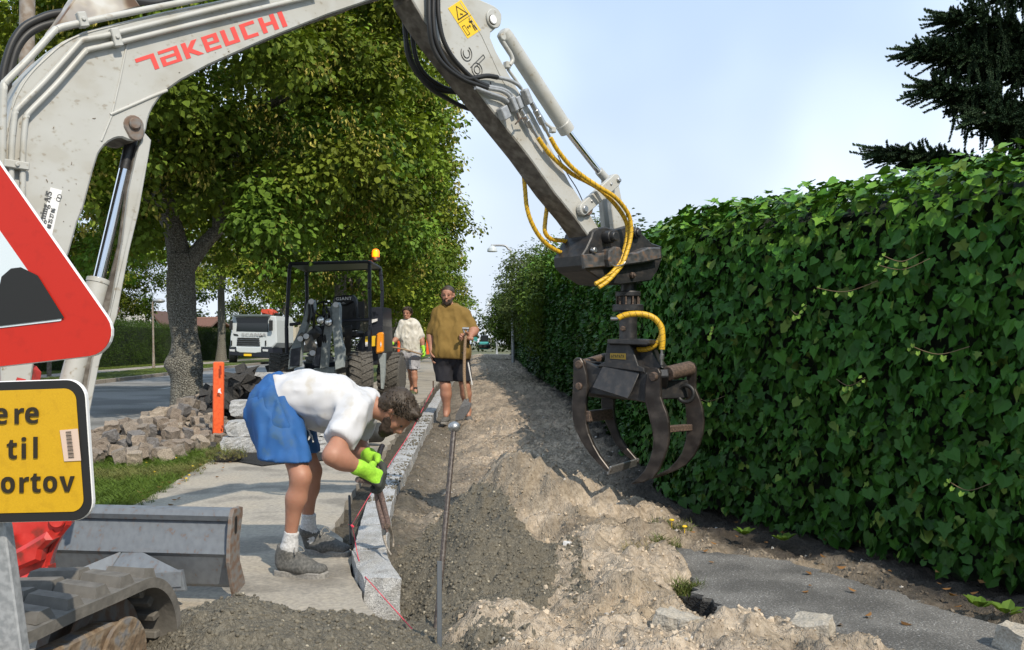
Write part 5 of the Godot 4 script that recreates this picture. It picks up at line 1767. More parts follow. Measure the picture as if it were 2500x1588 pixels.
# ---------------------------------------------------------------- people
# bones are tapered capsules [from, to, radius, radius]; their distances are joined smoothly and the surface is meshed as surface nets.
# clips keep the side of a plane [point, normal]; cuts are spheres taken away [centre, radius]; folds push the surface about
func blob(st: SurfaceTool, bones: Array, cell: float, k: float, clips := [], folds := 0.0, freq := 60.0, cuts := [], stretch := Vector3.ONE):
	var lo := Vector3.INF; var hi := -Vector3.INF
	for b in bones:
		for e in 2:
			var r: float = b[2 + e] + k * 3.0 + cell * 2.0
			lo = lo.min(b[e] - Vector3.ONE * r); hi = hi.max(b[e] + Vector3.ONE * r)
	var nx := int((hi.x - lo.x) / cell) + 2; var ny := int((hi.y - lo.y) / cell) + 2; var nz := int((hi.z - lo.z) / cell) + 2
	var acc := PackedFloat32Array(); acc.resize(nx * ny * nz)
	var reach := k * 4.0 + cell * 1.8
	for b in bones:
		var a: Vector3 = b[0]; var c: Vector3 = b[1]
		var ra: float = b[2]; var rb: float = b[3]
		var ab := c - a
		var l2 := maxf(ab.length_squared(), 1e-9)
		var rm := maxf(ra, rb) + reach
		var p0 := (a.min(c) - Vector3.ONE * rm - lo) / cell
		var p1 := (a.max(c) + Vector3.ONE * rm - lo) / cell
		for z in range(maxi(0, int(p0.z)), mini(nz, int(p1.z) + 1)):
			for y in range(maxi(0, int(p0.y)), mini(ny, int(p1.y) + 1)):
				var row := (z * ny + y) * nx
				for x in range(maxi(0, int(p0.x)), mini(nx, int(p1.x) + 1)):
					var p := lo + Vector3(x, y, z) * cell - a
					var t := clampf(p.dot(ab) / l2, 0.0, 1.0)
					var d := (p - ab * t).length() - lerpf(ra, rb, t)
					if d < reach: acc[row + x] += exp(-d / k)
	var F := PackedFloat32Array(); F.resize(acc.size()); F.fill(1.0)
	var live := PackedInt32Array()
	for i in acc.size():
		if acc[i] > 0.0:
			var f := -k * log(acc[i])
			var x := i % nx
			var yz := i / nx
			var p := lo + Vector3(x, yz % ny, yz / ny) * cell
			if folds > 0.0:
				var w := wob.get_noise_3dv(p * freq * stretch)
				f += folds * (w if stretch == Vector3.ONE else 2.4 * absf(w) - 0.5)
			for c in clips: f = maxf(f, (c[0] - p).dot(c[1]))
			for c in cuts:
				var e: float = c[1] - p.distance_to(c[0])
				f = maxf(f, e)
			F[i] = f
			if x < nx - 1 and yz % ny < ny - 1 and yz / ny < nz - 1: live.append(i)
	var sx := 1; var sy := nx; var sz := nx * ny
	var off := PackedInt32Array([0, sx, sy, sx + sy, sz, sx + sz, sy + sz, sx + sy + sz])
	var at := [Vector3(0, 0, 0), Vector3(1, 0, 0), Vector3(0, 1, 0), Vector3(1, 1, 0), Vector3(0, 0, 1), Vector3(1, 0, 1), Vector3(0, 1, 1), Vector3(1, 1, 1)]
	var edges := PackedInt32Array([0, 1, 2, 3, 4, 5, 6, 7, 0, 2, 1, 3, 4, 6, 5, 7, 0, 4, 1, 5, 2, 6, 3, 7])
	var vert := {}
	for i in live:
		var s := 0
		for c in 8:
			if i + off[c] < F.size() and F[i + off[c]] < 0.0: s += 1
		if s == 0 or s == 8: continue
		var sum := Vector3.ZERO; var n := 0
		for e in range(0, 24, 2):
			var fa := F[i + off[edges[e]]]; var fb := F[i + off[edges[e + 1]]]
			if (fa < 0.0) != (fb < 0.0):
				sum += at[edges[e]].lerp(at[edges[e + 1]], fa / (fa - fb)); n += 1
		var yz := i / nx
		vert[i] = lo + (Vector3(i % nx, yz % ny, yz / ny) + sum / n) * cell
	st.set_smooth_group(1)
	for i in vert:
		for ax in 3:
			var s1: int = [sx, sy, sz][ax]
			var u: int = [sy, sz, sx][ax]; var w: int = [sz, sx, sy][ax]
			var fa := F[i]; var fb := F[i + s1]
			if (fa < 0.0) == (fb < 0.0): continue
			if not (vert.has(i - u) and vert.has(i - w) and vert.has(i - u - w)): continue
			var q := [vert[i], vert[i - u], vert[i - u - w], vert[i - w]]
			if fa < 0.0: q.reverse()
			quad(st, q[0], q[1], q[2], q[3])
	st.set_smooth_group(-1)

# the bones of a hand: wrist, way of the fingers, side the palm faces, side of the thumb, size, how far the fingers close
func hand_bones(w: Vector3, f: Vector3, n: Vector3, t: Vector3, s: float, curl: float, fat := 0.0, thumb_in := 0.4) -> Array:
	f = f.normalized(); n = (n - f * n.dot(f)).normalized(); t = (t - f * t.dot(f) - n * t.dot(n)).normalized()
	var b := []
	for k in [-0.026, -0.009, 0.009, 0.026]: b.append([w + (f * 0.02 + t * k * 0.8) * s, w + (f * 0.088 + t * k) * s, 0.0145 * s + fat, 0.0135 * s + fat])
	b.append([w - f * 0.03 * s, w + f * 0.02 * s, 0.026 * s + fat, 0.024 * s + fat])
	var lens := [0.95, 1.08, 1.0, 0.78]
	for k in 4:
		var p := w + (f * (0.092 - 0.004 * absf(k - 1.2)) + t * (0.030 - 0.0205 * k)) * s
		var a := curl * 0.55
		for g in 3:
			var dir := (f * cos(a) + n * sin(a) + t * (0.06 - 0.04 * k)).normalized()
			var q: Vector3 = p + dir * [0.042, 0.027, 0.022][g] * lens[k] * s
			b.append([p, q, (0.0098 - 0.0009 * g) * s + fat, (0.009 - 0.0009 * g) * s + fat])
			p = q
			a += curl
	var p2 := w + (f * 0.022 + t * 0.03) * s
	for g in 3:
		var dir := (f * (0.55 + 0.15 * g) + t * (0.75 - 0.45 * thumb_in * g) + n * (0.35 + thumb_in * 0.5 * g)).normalized()
		var q: Vector3 = p2 + dir * [0.04, 0.031, 0.025][g] * s
		b.append([p2, q, (0.0135 - 0.0015 * g) * s + fat, (0.0125 - 0.0015 * g) * s + fat])
		p2 = q
	return b

class Head:
	var c: Vector3; var r: Vector3; var u: Vector3; var f: Vector3; var s: float
	func at(x, y, z) -> Vector3: return c + (r * x + u * y + f * z) * s
	func bones(list: Array, more := 0.0) -> Array:
		var o := []
		for e in list:
			o.append([at(e[0], e[1], e[2]), at(e[3], e[4], e[5]), e[6] * s + more, e[7] * s + more])
			if e[0] != 0 or e[3] != 0: o.append([at(-e[0], e[1], e[2]), at(-e[3], e[4], e[5]), e[6] * s + more, e[7] * s + more])
		return o

const SKULL := [[0, 0.042, -0.035, 0, 0.04, 0.02, 0.079, 0.073], [0, 0.01, -0.04, 0, 0.0, -0.03, 0.07, 0.07]]
const FACE := [[0, -0.01, 0.03, 0, -0.07, 0.042, 0.052, 0.037], [0.033, -0.022, 0.05, 0.03, -0.035, 0.05, 0.026, 0.024], [0.052, -0.03, 0.0, 0.03, -0.088, 0.045, 0.022, 0.02], [0, -0.094, 0.058, 0, -0.09, 0.062, 0.018, 0.016],
	[0.03, 0.024, 0.074, 0.012, 0.021, 0.08, 0.011, 0.011], [0, 0.012, 0.083, 0, -0.026, 0.103, 0.009, 0.0125], [0.011, -0.03, 0.094, 0.011, -0.031, 0.09, 0.008, 0.008], [0.0, -0.056, 0.083, 0.018, -0.059, 0.075, 0.0085, 0.006], [0.0, -0.069, 0.081, 0.015, -0.066, 0.074, 0.0085, 0.006]]
const EAR := [[0.077, 0.018, -0.016, 0.08, 0.0, -0.022, 0.008, 0.008], [0.08, 0.0, -0.022, 0.073, -0.026, -0.008, 0.009, 0.007], [0.077, 0.018, -0.016, 0.075, 0.01, -0.003, 0.007, 0.006]]

func make_head(root: Node3D, body: SurfaceTool, h: Head, neck: Vector3, neck_r: float, hair_len: float, has_beard: bool):
	var list := h.bones(SKULL) + h.bones(FACE) + h.bones(EAR)
	list.append([h.at(0, -0.05, -0.035), neck, 0.052 * h.s, neck_r])
	var holes := [[h.at(0.031, 0.003, 0.1), 0.014 * h.s], [h.at(-0.031, 0.003, 0.1), 0.014 * h.s], [h.at(0, -0.0625, 0.103), 0.0125 * h.s]]
	blob(body, list, 0.0046 * h.s, 0.0055, [], 0.0, 1.0, holes)
	var st := new_st()
	for s in [-1.0, 1.0]: ball(st, h.at(0.031 * s, 0.003, 0.079), Vector3.ONE * 0.0095 * h.s, 5)
	done("eye", st, M.eye, root)
	st = new_st()
	var scalp := h.bones([[0, 0.047, -0.037, 0, 0.047, 0.016, 0.079, 0.072], [0, 0.012, -0.045, 0, 0.0, -0.036, 0.071, 0.069]], hair_len)
	if hair_len > 0.01:
		for i in 14:
			var x := rng.randf_range(-0.06, 0.06)
			var p := Vector3(x, 0.09, rng.randf_range(0.0, 0.06))
			scalp.append([h.at(p.x, p.y, p.z), h.at(p.x * 1.1, p.y + rng.randf_range(0.015, 0.035), p.z + rng.randf_range(0.01, 0.035)), 0.013 * h.s, 0.006 * h.s])
	var nrm := (h.u * 0.78 - h.f * 0.62).normalized()
	blob(st, scalp, 0.0052 * h.s, 0.006, [[h.at(0, 0.052, 0.058), nrm], [h.at(0, -0.06, -0.1), h.u]], 0.004 if hair_len > 0.01 else 0.002, 900.0 if hair_len < 0.01 else 700.0)
	# strands that break the outline
	var strand := new_st()
	tri(strand, Vector3(-0.0032, 0, 0), Vector3(0, 1, 0), Vector3(0.0032, 0, 0))
	tri(strand, Vector3(0, 0, -0.0032), Vector3(0, 1, 0), Vector3(0, 0, 0.0032))
	strand.generate_normals()
	var sw := []
	for i in 3000 if hair_len > 0.01 else 500:
		var dir := (h.r * rng.randfn() + h.u * rng.randfn() + h.f * rng.randfn()).normalized()
		var p := h.at(0, 0.036, -0.012) + (h.r * dir.dot(h.r) * (0.076 * h.s + hair_len) + h.u * dir.dot(h.u) * (0.076 * h.s + hair_len) + h.f * dir.dot(h.f) * (0.098 * h.s + hair_len))
		if (p - h.at(0, 0.052, 0.058)).dot((h.u * 0.78 - h.f * 0.62).normalized()) < 0.0 or (p - h.at(0, -0.055, 0)).dot(h.u) < 0.0: continue
		var grow := (dir * 0.8 + h.f * rng.randf_range(-0.3, 0.7) + h.r * rng.randfn() * 0.4 - Vector3(0, 0.25, 0)).normalized()
		var xx := grow.cross(Vector3(0.3, 0.5, 0.8)).normalized()
		sw.append(Transform3D(Basis(xx, grow * (hair_len * rng.randf_range(0.9, 2.2) + 0.004), xx.cross(grow)), p - dir * 0.004))
	scatter("hair_strands", strand.commit(), M.hair, sw, [], root)
	for s in [-1.0, 1.0]: tube(st, [h.at(0.014 * s, 0.021, 0.0915), h.at(0.03 * s, 0.027, 0.087), h.at(0.045 * s, 0.022, 0.076)], [0.0035 * h.s, 0.004 * h.s, 0.0025 * h.s], 6)
	done("hair", st, M.hair, root)
	if has_beard:
		st = new_st()
		var jaw := h.bones([[0, -0.07, 0.052, 0, -0.088, 0.058, 0.034, 0.026], [0.054, -0.02, 0.002, 0.034, -0.085, 0.045, 0.02, 0.022], [0, -0.1, 0.055, 0, -0.108, 0.06, 0.02, 0.018], [0.0, -0.05, 0.083, 0.022, -0.056, 0.074, 0.007, 0.007]], 0.006)
		blob(st, jaw, 0.005 * h.s, 0.006, [[h.at(0, -0.042, 0.06), (-h.u * 0.85 - h.f * 0.35).normalized()]], 0.004, 800.0, [[h.at(0, -0.0635, 0.105), 0.019 * h.s]])
		done("beard", st, M.beard, root)

func make_shoe(root: Node3D, heel: Vector3, toe: Vector3, ankle: Vector3, m: Material, laces := true):
	var t := (toe - heel).normalized()
	var L := heel.distance_to(toe)
	var side := t.cross(Vector3.UP).normalized()
	var o := func(a: float, y: float, s: float) -> Vector3: return heel + t * (a * L) + Vector3(0, y, 0) + side * s
	var st := new_st()
	var b := []
	for s in [-1.0, 1.0]:
		b.append([o.call(0.16, 0.045, 0.014 * s), o.call(0.5, 0.042, 0.018 * s), 0.026, 0.027])
		b.append([o.call(0.5, 0.04, 0.018 * s), o.call(0.86, 0.034, 0.016 * s), 0.029, 0.022])
	b.append([o.call(0.15, 0.06, 0), ankle + Vector3(0, -0.01, 0), 0.033, 0.042])
	b.append([o.call(0.35, 0.075, 0), o.call(0.62, 0.055, 0), 0.03, 0.026])
	b.append([o.call(0.13, 0.09, 0), o.call(0.15, 0.12, 0), 0.03, 0.03])
	blob(st, b, 0.008, 0.008, [[heel + Vector3(0, 0.012, 0), Vector3.UP], [ankle + Vector3(0, 0.0, 0), (-Vector3.UP - t * 0.4).normalized()]], 0.003, 260.0)
	var sh := done("shoe", st, m, root)
	st = new_st()
	var ol := []
	for e in [[0.0, 0.5], [0.04, 0.8], [0.2, 0.95], [0.45, 0.88], [0.7, 1.1], [0.88, 0.95], [0.98, 0.5]]: ol.append(o.call(e[0], 0.0, 0.04 * e[1]))
	for e in [[0.98, 0.5], [0.88, 0.95], [0.7, 1.1], [0.45, 0.88], [0.2, 0.95], [0.04, 0.8], [0.0, 0.5]]: ol.append(o.call(e[0], 0.0, -0.04 * e[1]))
	plate(st, ol.map(func(p): return p + Vector3(0, 0.026, 0)), Vector3(0, -0.026, 0), 0.005)
	done("sole", st, M.sole, sh)
	if laces:
		st = new_st()
		for i in 5:
			var a := 0.36 + i * 0.065
			tube(st, [o.call(a, 0.093 - i * 0.007, 0.024), o.call(a + 0.02, 0.108 - i * 0.0085, 0.0), o.call(a - 0.01, 0.093 - i * 0.007, -0.024)], 0.003, 5)
		for s in [-1.0, 1.0]: tube(st, smooth_path([o.call(0.36, 0.105, 0), o.call(0.4, 0.125, 0.02 * s), o.call(0.46, 0.1, 0.04 * s), o.call(0.4, 0.1, 0.01 * s)], 4), 0.0025, 5)
		done("laces", st, M.sole, sh)
	return sh

func grown(b: Array, more: float) -> Array:
	return b.map(func(e): return [e[0], e[1], e[2] + more, e[3] + more])

func bending_man():
	var root := thing("person", "person bent over the kerb in white t-shirt, blue shorts, green gloves", "person", Vector3.ZERO, 0, "")
	# joints, near side first
	var hipn := P(676, 990, 4.25); var hipf := P(700, 985, 4.5)
	var kneen := P(735, 1165, 4.12); var kneef := P(762, 1150, 4.52)
	var ankn := P(706, 1338, 4.15); var ankf := P(752, 1290, 4.56)
	var heeln := Vector3(-1.03, 0.0, -4.17); var toen := Vector3(-0.79, 0.0, -4.10)
	var heelf := Vector3(-1.0, 0.0, -4.6); var toef := Vector3(-0.765, 0.0, -4.52)
	var shn := P(868, 1000, 4.2); var shf := P(893, 985, 4.55)
	var eln := P(812, 1112, 4.02); var elf := P(862, 1092, 4.62)
	var wrn := P(893, 1150, 4.12); var wrf := P(908, 1118, 4.42)
	var legs := [[hipn, kneen, 0.068, 0.041], [kneen, kneen.lerp(ankn, 0.3), 0.038, 0.038], [kneen.lerp(ankn, 0.3) + Vector3(-0.01, 0, 0), ankn, 0.039, 0.023], [ankn, heeln.lerp(toen, 0.3) + Vector3(0, 0.05, 0), 0.022, 0.022],
		[hipf, kneef, 0.068, 0.041], [kneef, kneef.lerp(ankf, 0.3), 0.038, 0.038], [kneef.lerp(ankf, 0.3) + Vector3(-0.01, 0, 0), ankf, 0.039, 0.023], [ankf, heelf.lerp(toef, 0.3) + Vector3(0, 0.05, 0), 0.022, 0.022]]
	var arms := [[shn, eln, 0.046, 0.036], [eln, eln.lerp(wrn, 0.3), 0.036, 0.038], [eln.lerp(wrn, 0.3), wrn, 0.037, 0.025], [shf, elf, 0.055, 0.044], [elf, elf.lerp(wrf, 0.3), 0.045, 0.045], [elf.lerp(wrf, 0.3), wrf, 0.044, 0.028]]
	var back := []
	for s in [-0.075, 0.075]:
		back.append([P(678, 977, 4.37 + s), P(742, 966, 4.37 + s), 0.108, 0.104])
		back.append([P(742, 966, 4.37 + s), P(812, 978, 4.37 + s * 1.2), 0.104, 0.108])
		back.append([P(812, 978, 4.37 + s * 1.2), P(866, 998, 4.37 + s * 1.3), 0.108, 0.078])
	back.append([shn, shf, 0.062, 0.062])
	var neck := P(908, 992, 4.38)
	var body := new_st()
	blob(body, legs + arms + grown(back, -0.02) + [[P(868, 988, 4.38), neck, 0.06, 0.052]], 0.0125, 0.014)
	var h := Head.new()
	h.s = 0.82
	h.c = P(964, 1010, 4.36)
	h.u = Vector3(0.86, 0.5, 0.02).normalized()
	var fw := Vector3(0.5, -0.86, 0.06)
	h.f = (fw - h.u * fw.dot(h.u)).normalized()
	h.r = h.u.cross(h.f)
	make_head(root, body, h, neck, 0.05, 0.012, true)
	done("body", body, M.skin, root)
	# t-shirt
	var st := new_st()
	var sl := [[shn, shn.lerp(eln, 0.62), 0.068, 0.074], [shf, shf.lerp(elf, 0.62), 0.068, 0.074], [P(868, 990, 4.38), P(897, 990, 4.38), 0.078, 0.068], [P(800, 1012, 4.37), P(850, 1020, 4.37), 0.08, 0.075]]
	var waist := P(692, 970, 4.37)
	var ax := (P(800, 965, 4.37) - P(680, 975, 4.37)).normalized()
	var wn := (ax + Vector3(0, 0.28, 0)).normalized()
	var cn := (shn - eln).normalized(); var cf := (shf - elf).normalized()
	blob(st, grown(back, 0.004) + sl + [[P(690, 1000, 4.37), P(760, 1006, 4.37), 0.088, 0.085]], 0.012, 0.016, [[waist, wn], [P(917, 990, 4.38), -(ax + Vector3(0, -0.25, 0)).normalized()], [shn.lerp(eln, 0.72), (cn + Vector3(0.05, 0, 0)).normalized()]], 0.011, 130.0, [], Vector3(0.6, 1.2, 1.0))
	var tee := done("t_shirt", st, M.shirt, root)
	st = new_st()
	for i in 2: word(tee, ["vvn.dk", "jls"][i], P(868 + i * 9, 925 + i * 9, 4.24) + Vector3(0, 0.02, 0), (P(885, 950, 4.24) - P(865, 922, 4.24)).normalized(), Vector3(0.25, 0.65, 0.7).normalized(), 0.022, plain_mat(C(0.2, 0.25, 0.5), 0.8), 1.0, "Droid Sans", 400) if false else null
	# folds near the arm and side: sewn hems
	# shorts
	st = new_st()
	var seat := []
	for s in [-0.085, 0.085]:
		seat.append([P(672, 985, 4.37 + s), P(690, 965, 4.37 + s), 0.106, 0.11])
		seat.append([P(664, 995, 4.37 + s), P(672, 1010, 4.37 + s), 0.094, 0.1])
	seat.append([hipn + Vector3(0, -0.02, 0), hipn.lerp(kneen, 0.95), 0.1, 0.06])
	seat.append([hipn + Vector3(-0.04, -0.04, 0), hipn.lerp(kneen, 0.95) + Vector3(-0.075, 0, 0), 0.1, 0.08])
	seat.append([hipf + Vector3(0, -0.02, 0), hipf.lerp(kneef, 0.9), 0.1, 0.062])
	seat.append([hipf + Vector3(-0.04, -0.03, 0), hipf.lerp(kneef, 0.85) + Vector3(-0.05, 0, 0), 0.1, 0.078])
	var hem := P(690, 1122, 4.2)
	var hemn := Vector3(0.04, 1, 0.0).normalized()
	blob(st, seat.slice(0, 4) + [[hipn, hipn.lerp(kneen, 0.3), 0.1, 0.095], [hipf, hipf.lerp(kneef, 0.3), 0.1, 0.095]], 0.012, 0.016, [[P(704, 962, 4.37), (-ax * 0.8 - Vector3(0, 0.35, 0)).normalized()]], 0.012, 130.0, [], Vector3(1.6, 0.45, 1.4))
	for s in [seat.slice(4, 6), seat.slice(6, 8)]: blob(st, s, 0.012, 0.02, [[hem, hemn], [P(680, 960, 4.37), Vector3(0.15, -1, 0).normalized()]], 0.014, 120.0, [], Vector3(1.6, 0.4, 1.4))
	var sh := done("shorts", st, M.shorts_blue, root)
	st = new_st()
	tube(st, smooth_path([P(748, 1045, 4.3), P(757, 1058, 4.28), P(753, 1075, 4.27), P(760, 1062, 4.28), P(765, 1080, 4.28)], 5), 0.0035, 6)
	done("drawstring", st, M.sock, sh)
	# socks and shoes
	for q in [[ankn, kneen, heeln, toen], [ankf, kneef, heelf, toef]]:
		st = new_st()
		blob(st, [[q[0] + (q[1] - q[0]).normalized() * 0.075, q[0], 0.034, 0.034], [q[0], q[2].lerp(q[3], 0.22) + Vector3(0, 0.05, 0), 0.036, 0.038]], 0.008, 0.006, [[q[0] + (q[1] - q[0]).normalized() * 0.075, (q[0] - q[1]).normalized()]], 0.004, 300.0, [], Vector3(0.3, 2.0, 0.3))
		done("sock", st, M.sock, root)
		make_shoe(root, q[2], q[3], q[0], M.shoe)
	# gloved hands closed on the tongs
	for q in [[wrn, P(925, 1170, 4.17), Vector3(0.2, -0.6, -0.75), Vector3(0.5, 0.75, 0.2), eln], [wrf, P(932, 1150, 4.38), Vector3(-0.3, -0.5, 0.75), Vector3(0.5, 0.7, -0.2), elf]]:
		st = new_st()
		var f: Vector3 = (q[1] - q[0]).normalized()
		var hb := hand_bones(q[0], f, q[2], q[3], 0.98, 0.95, 0.0025)
		hb.append([q[0] + (q[4] - q[0]).normalized() * 0.045, q[0], 0.037, 0.033])
		blob(st, hb, 0.0045, 0.004, [], 0.004, 200.0)
		var gl := done("glove", st, M.glove, root)
		st = new_st()
		var n: Vector3 = (q[2] - f * f.dot(q[2])).normalized()
		blob(st, grown(hb.slice(0, 17), 0.0012), 0.0045, 0.004, [[q[0] + f * 0.02 + n * 0.004, (n + f * 0.35).normalized()]], 0.003, 200.0)
		done("palm", st, M.glove_palm, gl)

func tapered_legs(hl, hr, kl, kr, al, ar, s := 1.0) -> Array:
	var o := []
	for q in [[hl, kl, al], [hr, kr, ar]]:
		o.append([q[0], q[1], 0.09 * s, 0.06 * s])
		o.append([q[1], q[1].lerp(q[2], 0.3), 0.058 * s, 0.062 * s])
		o.append([q[1].lerp(q[2], 0.3), q[2], 0.061 * s, 0.038 * s])
	return o

func standing_men():
	# bearded worker in brown with the shovel
	var root := thing("person", "bearded person in a mustard brown t-shirt and dark shorts leaning on a shovel", "person")
	var D := 13.1
	var hl := P(1080, 880, D); var hr := P(1120, 880, D)
	var kl := P(1088, 945, D - 0.05); var kr := P(1136, 945, D + 0.05)
	var al := P(1091, 1004, D); var ar := P(1142, 1004, D + 0.15)
	var sl := P(1070, 766, D); var sr := P(1134, 768, D)
	var el := P(1053, 815, D + 0.03); var er := P(1158, 806, D - 0.05)
	var wl := P(1053, 858, D - 0.08); var wr := P(1146, 826, D - 0.28)
	var legs := tapered_legs(hl, hr, kl, kr, al, ar, 1.12)
	var arms := [[sl, el, 0.068, 0.056], [el, el.lerp(wl, 0.3), 0.056, 0.054], [el.lerp(wl, 0.3), wl, 0.053, 0.034], [sr, er, 0.068, 0.056], [er, er.lerp(wr, 0.3), 0.056, 0.054], [er.lerp(wr, 0.3), wr, 0.053, 0.034]]
	var torso := []
	for s in [-1.0, 1.0]:
		var c := 1100.0
		torso.append([P(c + s * 17, 778, D), P(c + 2 + s * 18, 815, D - 0.03), 0.105, 0.128])
		torso.append([P(c + 2 + s * 18, 815, D - 0.03), P(c + 3 + s * 17, 860, D - 0.08), 0.128, 0.142])
		torso.append([P(c + 3 + s * 19, 860, D - 0.06), P(c + 1 + s * 17, 885, D), 0.142, 0.12])
		torso.append([P(c + s * 28, 766, D), P(c - 2 + s * 8, 752, D), 0.062, 0.055])
	var neck := P(1097, 755, D)
	var body := new_st()
	blob(body, legs + arms + grown(torso, -0.03) + [[P(1098, 765, D), P(1094, 740, D), 0.075, 0.066], [al, al + Vector3(-0.01, -0.06, 0.05), 0.04, 0.035], [ar, ar + Vector3(0.01, -0.06, 0.05), 0.04, 0.035]], 0.016, 0.018)
	var h := Head.new()
	h.s = 1.08; h.c = P(1093, 722, D - 0.04)
	h.u = Vector3(-0.02, 1, 0.05).normalized(); h.f = Vector3(-0.12, -0.08, 1).normalized(); h.f = (h.f - h.u * h.u.dot(h.f)).normalized(); h.r = h.u.cross(h.f)
	make_head(root, body, h, neck, 0.062, 0.004, true)
	# bare hands: one hanging, one on the shovel
	blob(body, hand_bones(wl, Vector3(0.12, -1, 0.05), Vector3(0.9, -0.1, 0.1), Vector3(0.2, 0, 1), 1.08, 0.45), 0.005, 0.005)
	blob(body, hand_bones(wr, P(1134, 823, D - 0.3) - wr, Vector3(-0.3, -0.2, 0.8), Vector3(0, 1, 0.1), 1.08, 1.0), 0.005, 0.005)
	done("body", body, M.skin, root)
	var st := new_st()
	var sleeves := [[sl, sl.lerp(el, 0.92), 0.08, 0.078], [sr, sr.lerp(er, 0.92), 0.08, 0.08], [P(1088, 756, D), P(1108, 756, D), 0.075, 0.075]]
	blob(st, grown(torso, 0.022) + sleeves, 0.015, 0.02, [[P(1100, 876, D), Vector3(0.05, 1, 0)], [P(1095, 741, D), Vector3(0.0, -0.93, -0.3).normalized()]], 0.014, 100.0, [], Vector3(1.3, 0.6, 1))
	var tee := done("t_shirt", st, M.shirt_brown, root)
	st = new_st()
	bx(st, P(1126, 862, D - 0.235), Vector3(0.05, 0.02, 0.004), 0.001)
	done("label_tag", st, M.black, tee)
	st = new_st()
	blob(st, [[hl + Vector3(0, 0.04, 0), hl.lerp(kl, 0.93) + Vector3(-0.005, 0, 0), 0.145, 0.112], [hr + Vector3(0, 0.04, 0), hr.lerp(kr, 0.93), 0.145, 0.112], [P(1084, 872, D - 0.03), P(1120, 872, D - 0.03), 0.15, 0.15]], 0.015, 0.018, [[P(1100, 932, D), Vector3(0, 1, 0)], [P(1100, 862, D), Vector3(0, -1, 0)]], 0.01, 110.0, [], Vector3(1.5, 0.5, 1))
	var so := done("shorts", st, M.shorts_navy, root)
	st = new_st()
	for k in 3: tube(st, [hr + Vector3(0.125 + 0.006 * k, -0.02, 0.075 - 0.022 * k), hr.lerp(kr, 0.92) + Vector3(0.105, 0, 0.06 - 0.022 * k)], 0.008, 5)
	done("side_stripe", st, M.label_white, so)
	make_shoe(root, Vector3(al.x + 0.02, -0.07, al.z - 0.06), Vector3(al.x - 0.05, -0.07, al.z + 0.2), al, M.shoe, false)
	make_shoe(root, Vector3(ar.x, -0.07, ar.z - 0.06), Vector3(ar.x + 0.04, -0.07, ar.z + 0.2), ar, M.shoe, false)
	# youth in white
	root = thing("person", "young person in cream t-shirt and grey work shorts walking with a thin rod", "person")
	D = 19.3
	hl = P(991, 868, D); hr = P(1013, 868, D)
	kl = P(1004, 910, D + 0.15); kr = P(1011, 910, D - 0.12)
	al = P(1006, 945, D + 0.3); ar = P(1014, 952, D - 0.12)
	sl = P(983, 791, D); sr = P(1015, 791, D)
	el = P(970, 826, D - 0.03); er = P(1029, 826, D)
	wl = P(953, 842, D - 0.2); wr = P(1034, 853, D - 0.06)
	legs = tapered_legs(hl, hr, kl, kr, al, ar, 0.95)
	arms = [[sl, el, 0.055, 0.046], [el, el.lerp(wl, 0.3), 0.046, 0.044], [el.lerp(wl, 0.3), wl, 0.043, 0.028], [sr, er, 0.055, 0.046], [er, er.lerp(wr, 0.3), 0.046, 0.044], [er.lerp(wr, 0.3), wr, 0.043, 0.028]]
	torso = []
	for s in [-1.0, 1.0]:
		torso.append([P(1000 + s * 9, 798, D), P(1001 + s * 8, 825, D - 0.02), 0.11, 0.11])
		torso.append([P(1001 + s * 8, 825, D - 0.02), P(1002 + s * 8, 868, D), 0.115, 0.11])
		torso.append([P(999 + s * 13, 789, D), P(998 + s * 4, 783, D), 0.055, 0.048])
	neck = P(997, 785, D)
	body = new_st()
	blob(body, legs + arms + grown(torso, -0.02) + [[P(998, 790, D), P(995, 775, D), 0.062, 0.054], [al, al + Vector3(-0.01, -0.05, 0.05), 0.036, 0.032], [ar, ar + Vector3(0.01, -0.05, 0.05), 0.036, 0.032]], 0.016, 0.016)
	h = Head.new()
	h.s = 1.02; h.c = P(994, 766, D - 0.03)
	h.u = Vector3(0.05, 1, 0.03).normalized(); h.f = Vector3(-0.22, 0.0, 1).normalized(); h.f = (h.f - h.u * h.u.dot(h.f)).normalized(); h.r = h.u.cross(h.f)
	make_head(root, body, h, neck, 0.05, 0.016, false)
	done("body", body, M.skin, root)
	st = new_st()
	blob(st, grown(torso, 0.02) + [[sl, sl.lerp(el, 0.85), 0.078, 0.082], [sr, sr.lerp(er, 0.85), 0.078, 0.082], [P(1001, 840, D), P(1003, 862, D), 0.15, 0.15]], 0.015, 0.016, [[P(1000, 860, D), Vector3(0, 1, 0)], [P(996, 777, D), Vector3(0, -0.95, -0.25).normalized()]], 0.014, 110.0, [], Vector3(1.3, 0.7, 1))
	done("t_shirt", st, M.shirt_cream, root)
	st = new_st()
	blob(st, [[hl + Vector3(0, 0.03, 0), hl.lerp(kl, 0.92), 0.13, 0.095], [hr + Vector3(0, 0.03, 0), hr.lerp(kr, 0.92), 0.13, 0.105], [P(993, 866, D), P(1011, 866, D), 0.135, 0.135]], 0.015, 0.016, [[P(1000, 902, D), Vector3(0, 1, 0)], [P(1000, 852, D), Vector3(0, -1, 0)]], 0.01, 110.0, [], Vector3(1.5, 0.5, 1))
	so = done("shorts", st, M.shorts_grey, root)
	st = new_st()
	plate(st, pts([1004, 871, 1025, 873, 1024, 880, 1003, 878], func(x, y): return P(x, y, D - 0.2)), Vector3(0, 0, -0.05), 0.003)
	done("pocket_flap", st, M.pocket, so)
	st = new_st()
	plate(st, pts([1003, 878, 1024, 880, 1021, 897, 1003, 893], func(x, y): return P(x, y, D - 0.19)), Vector3(0, 0, -0.05), 0.003)
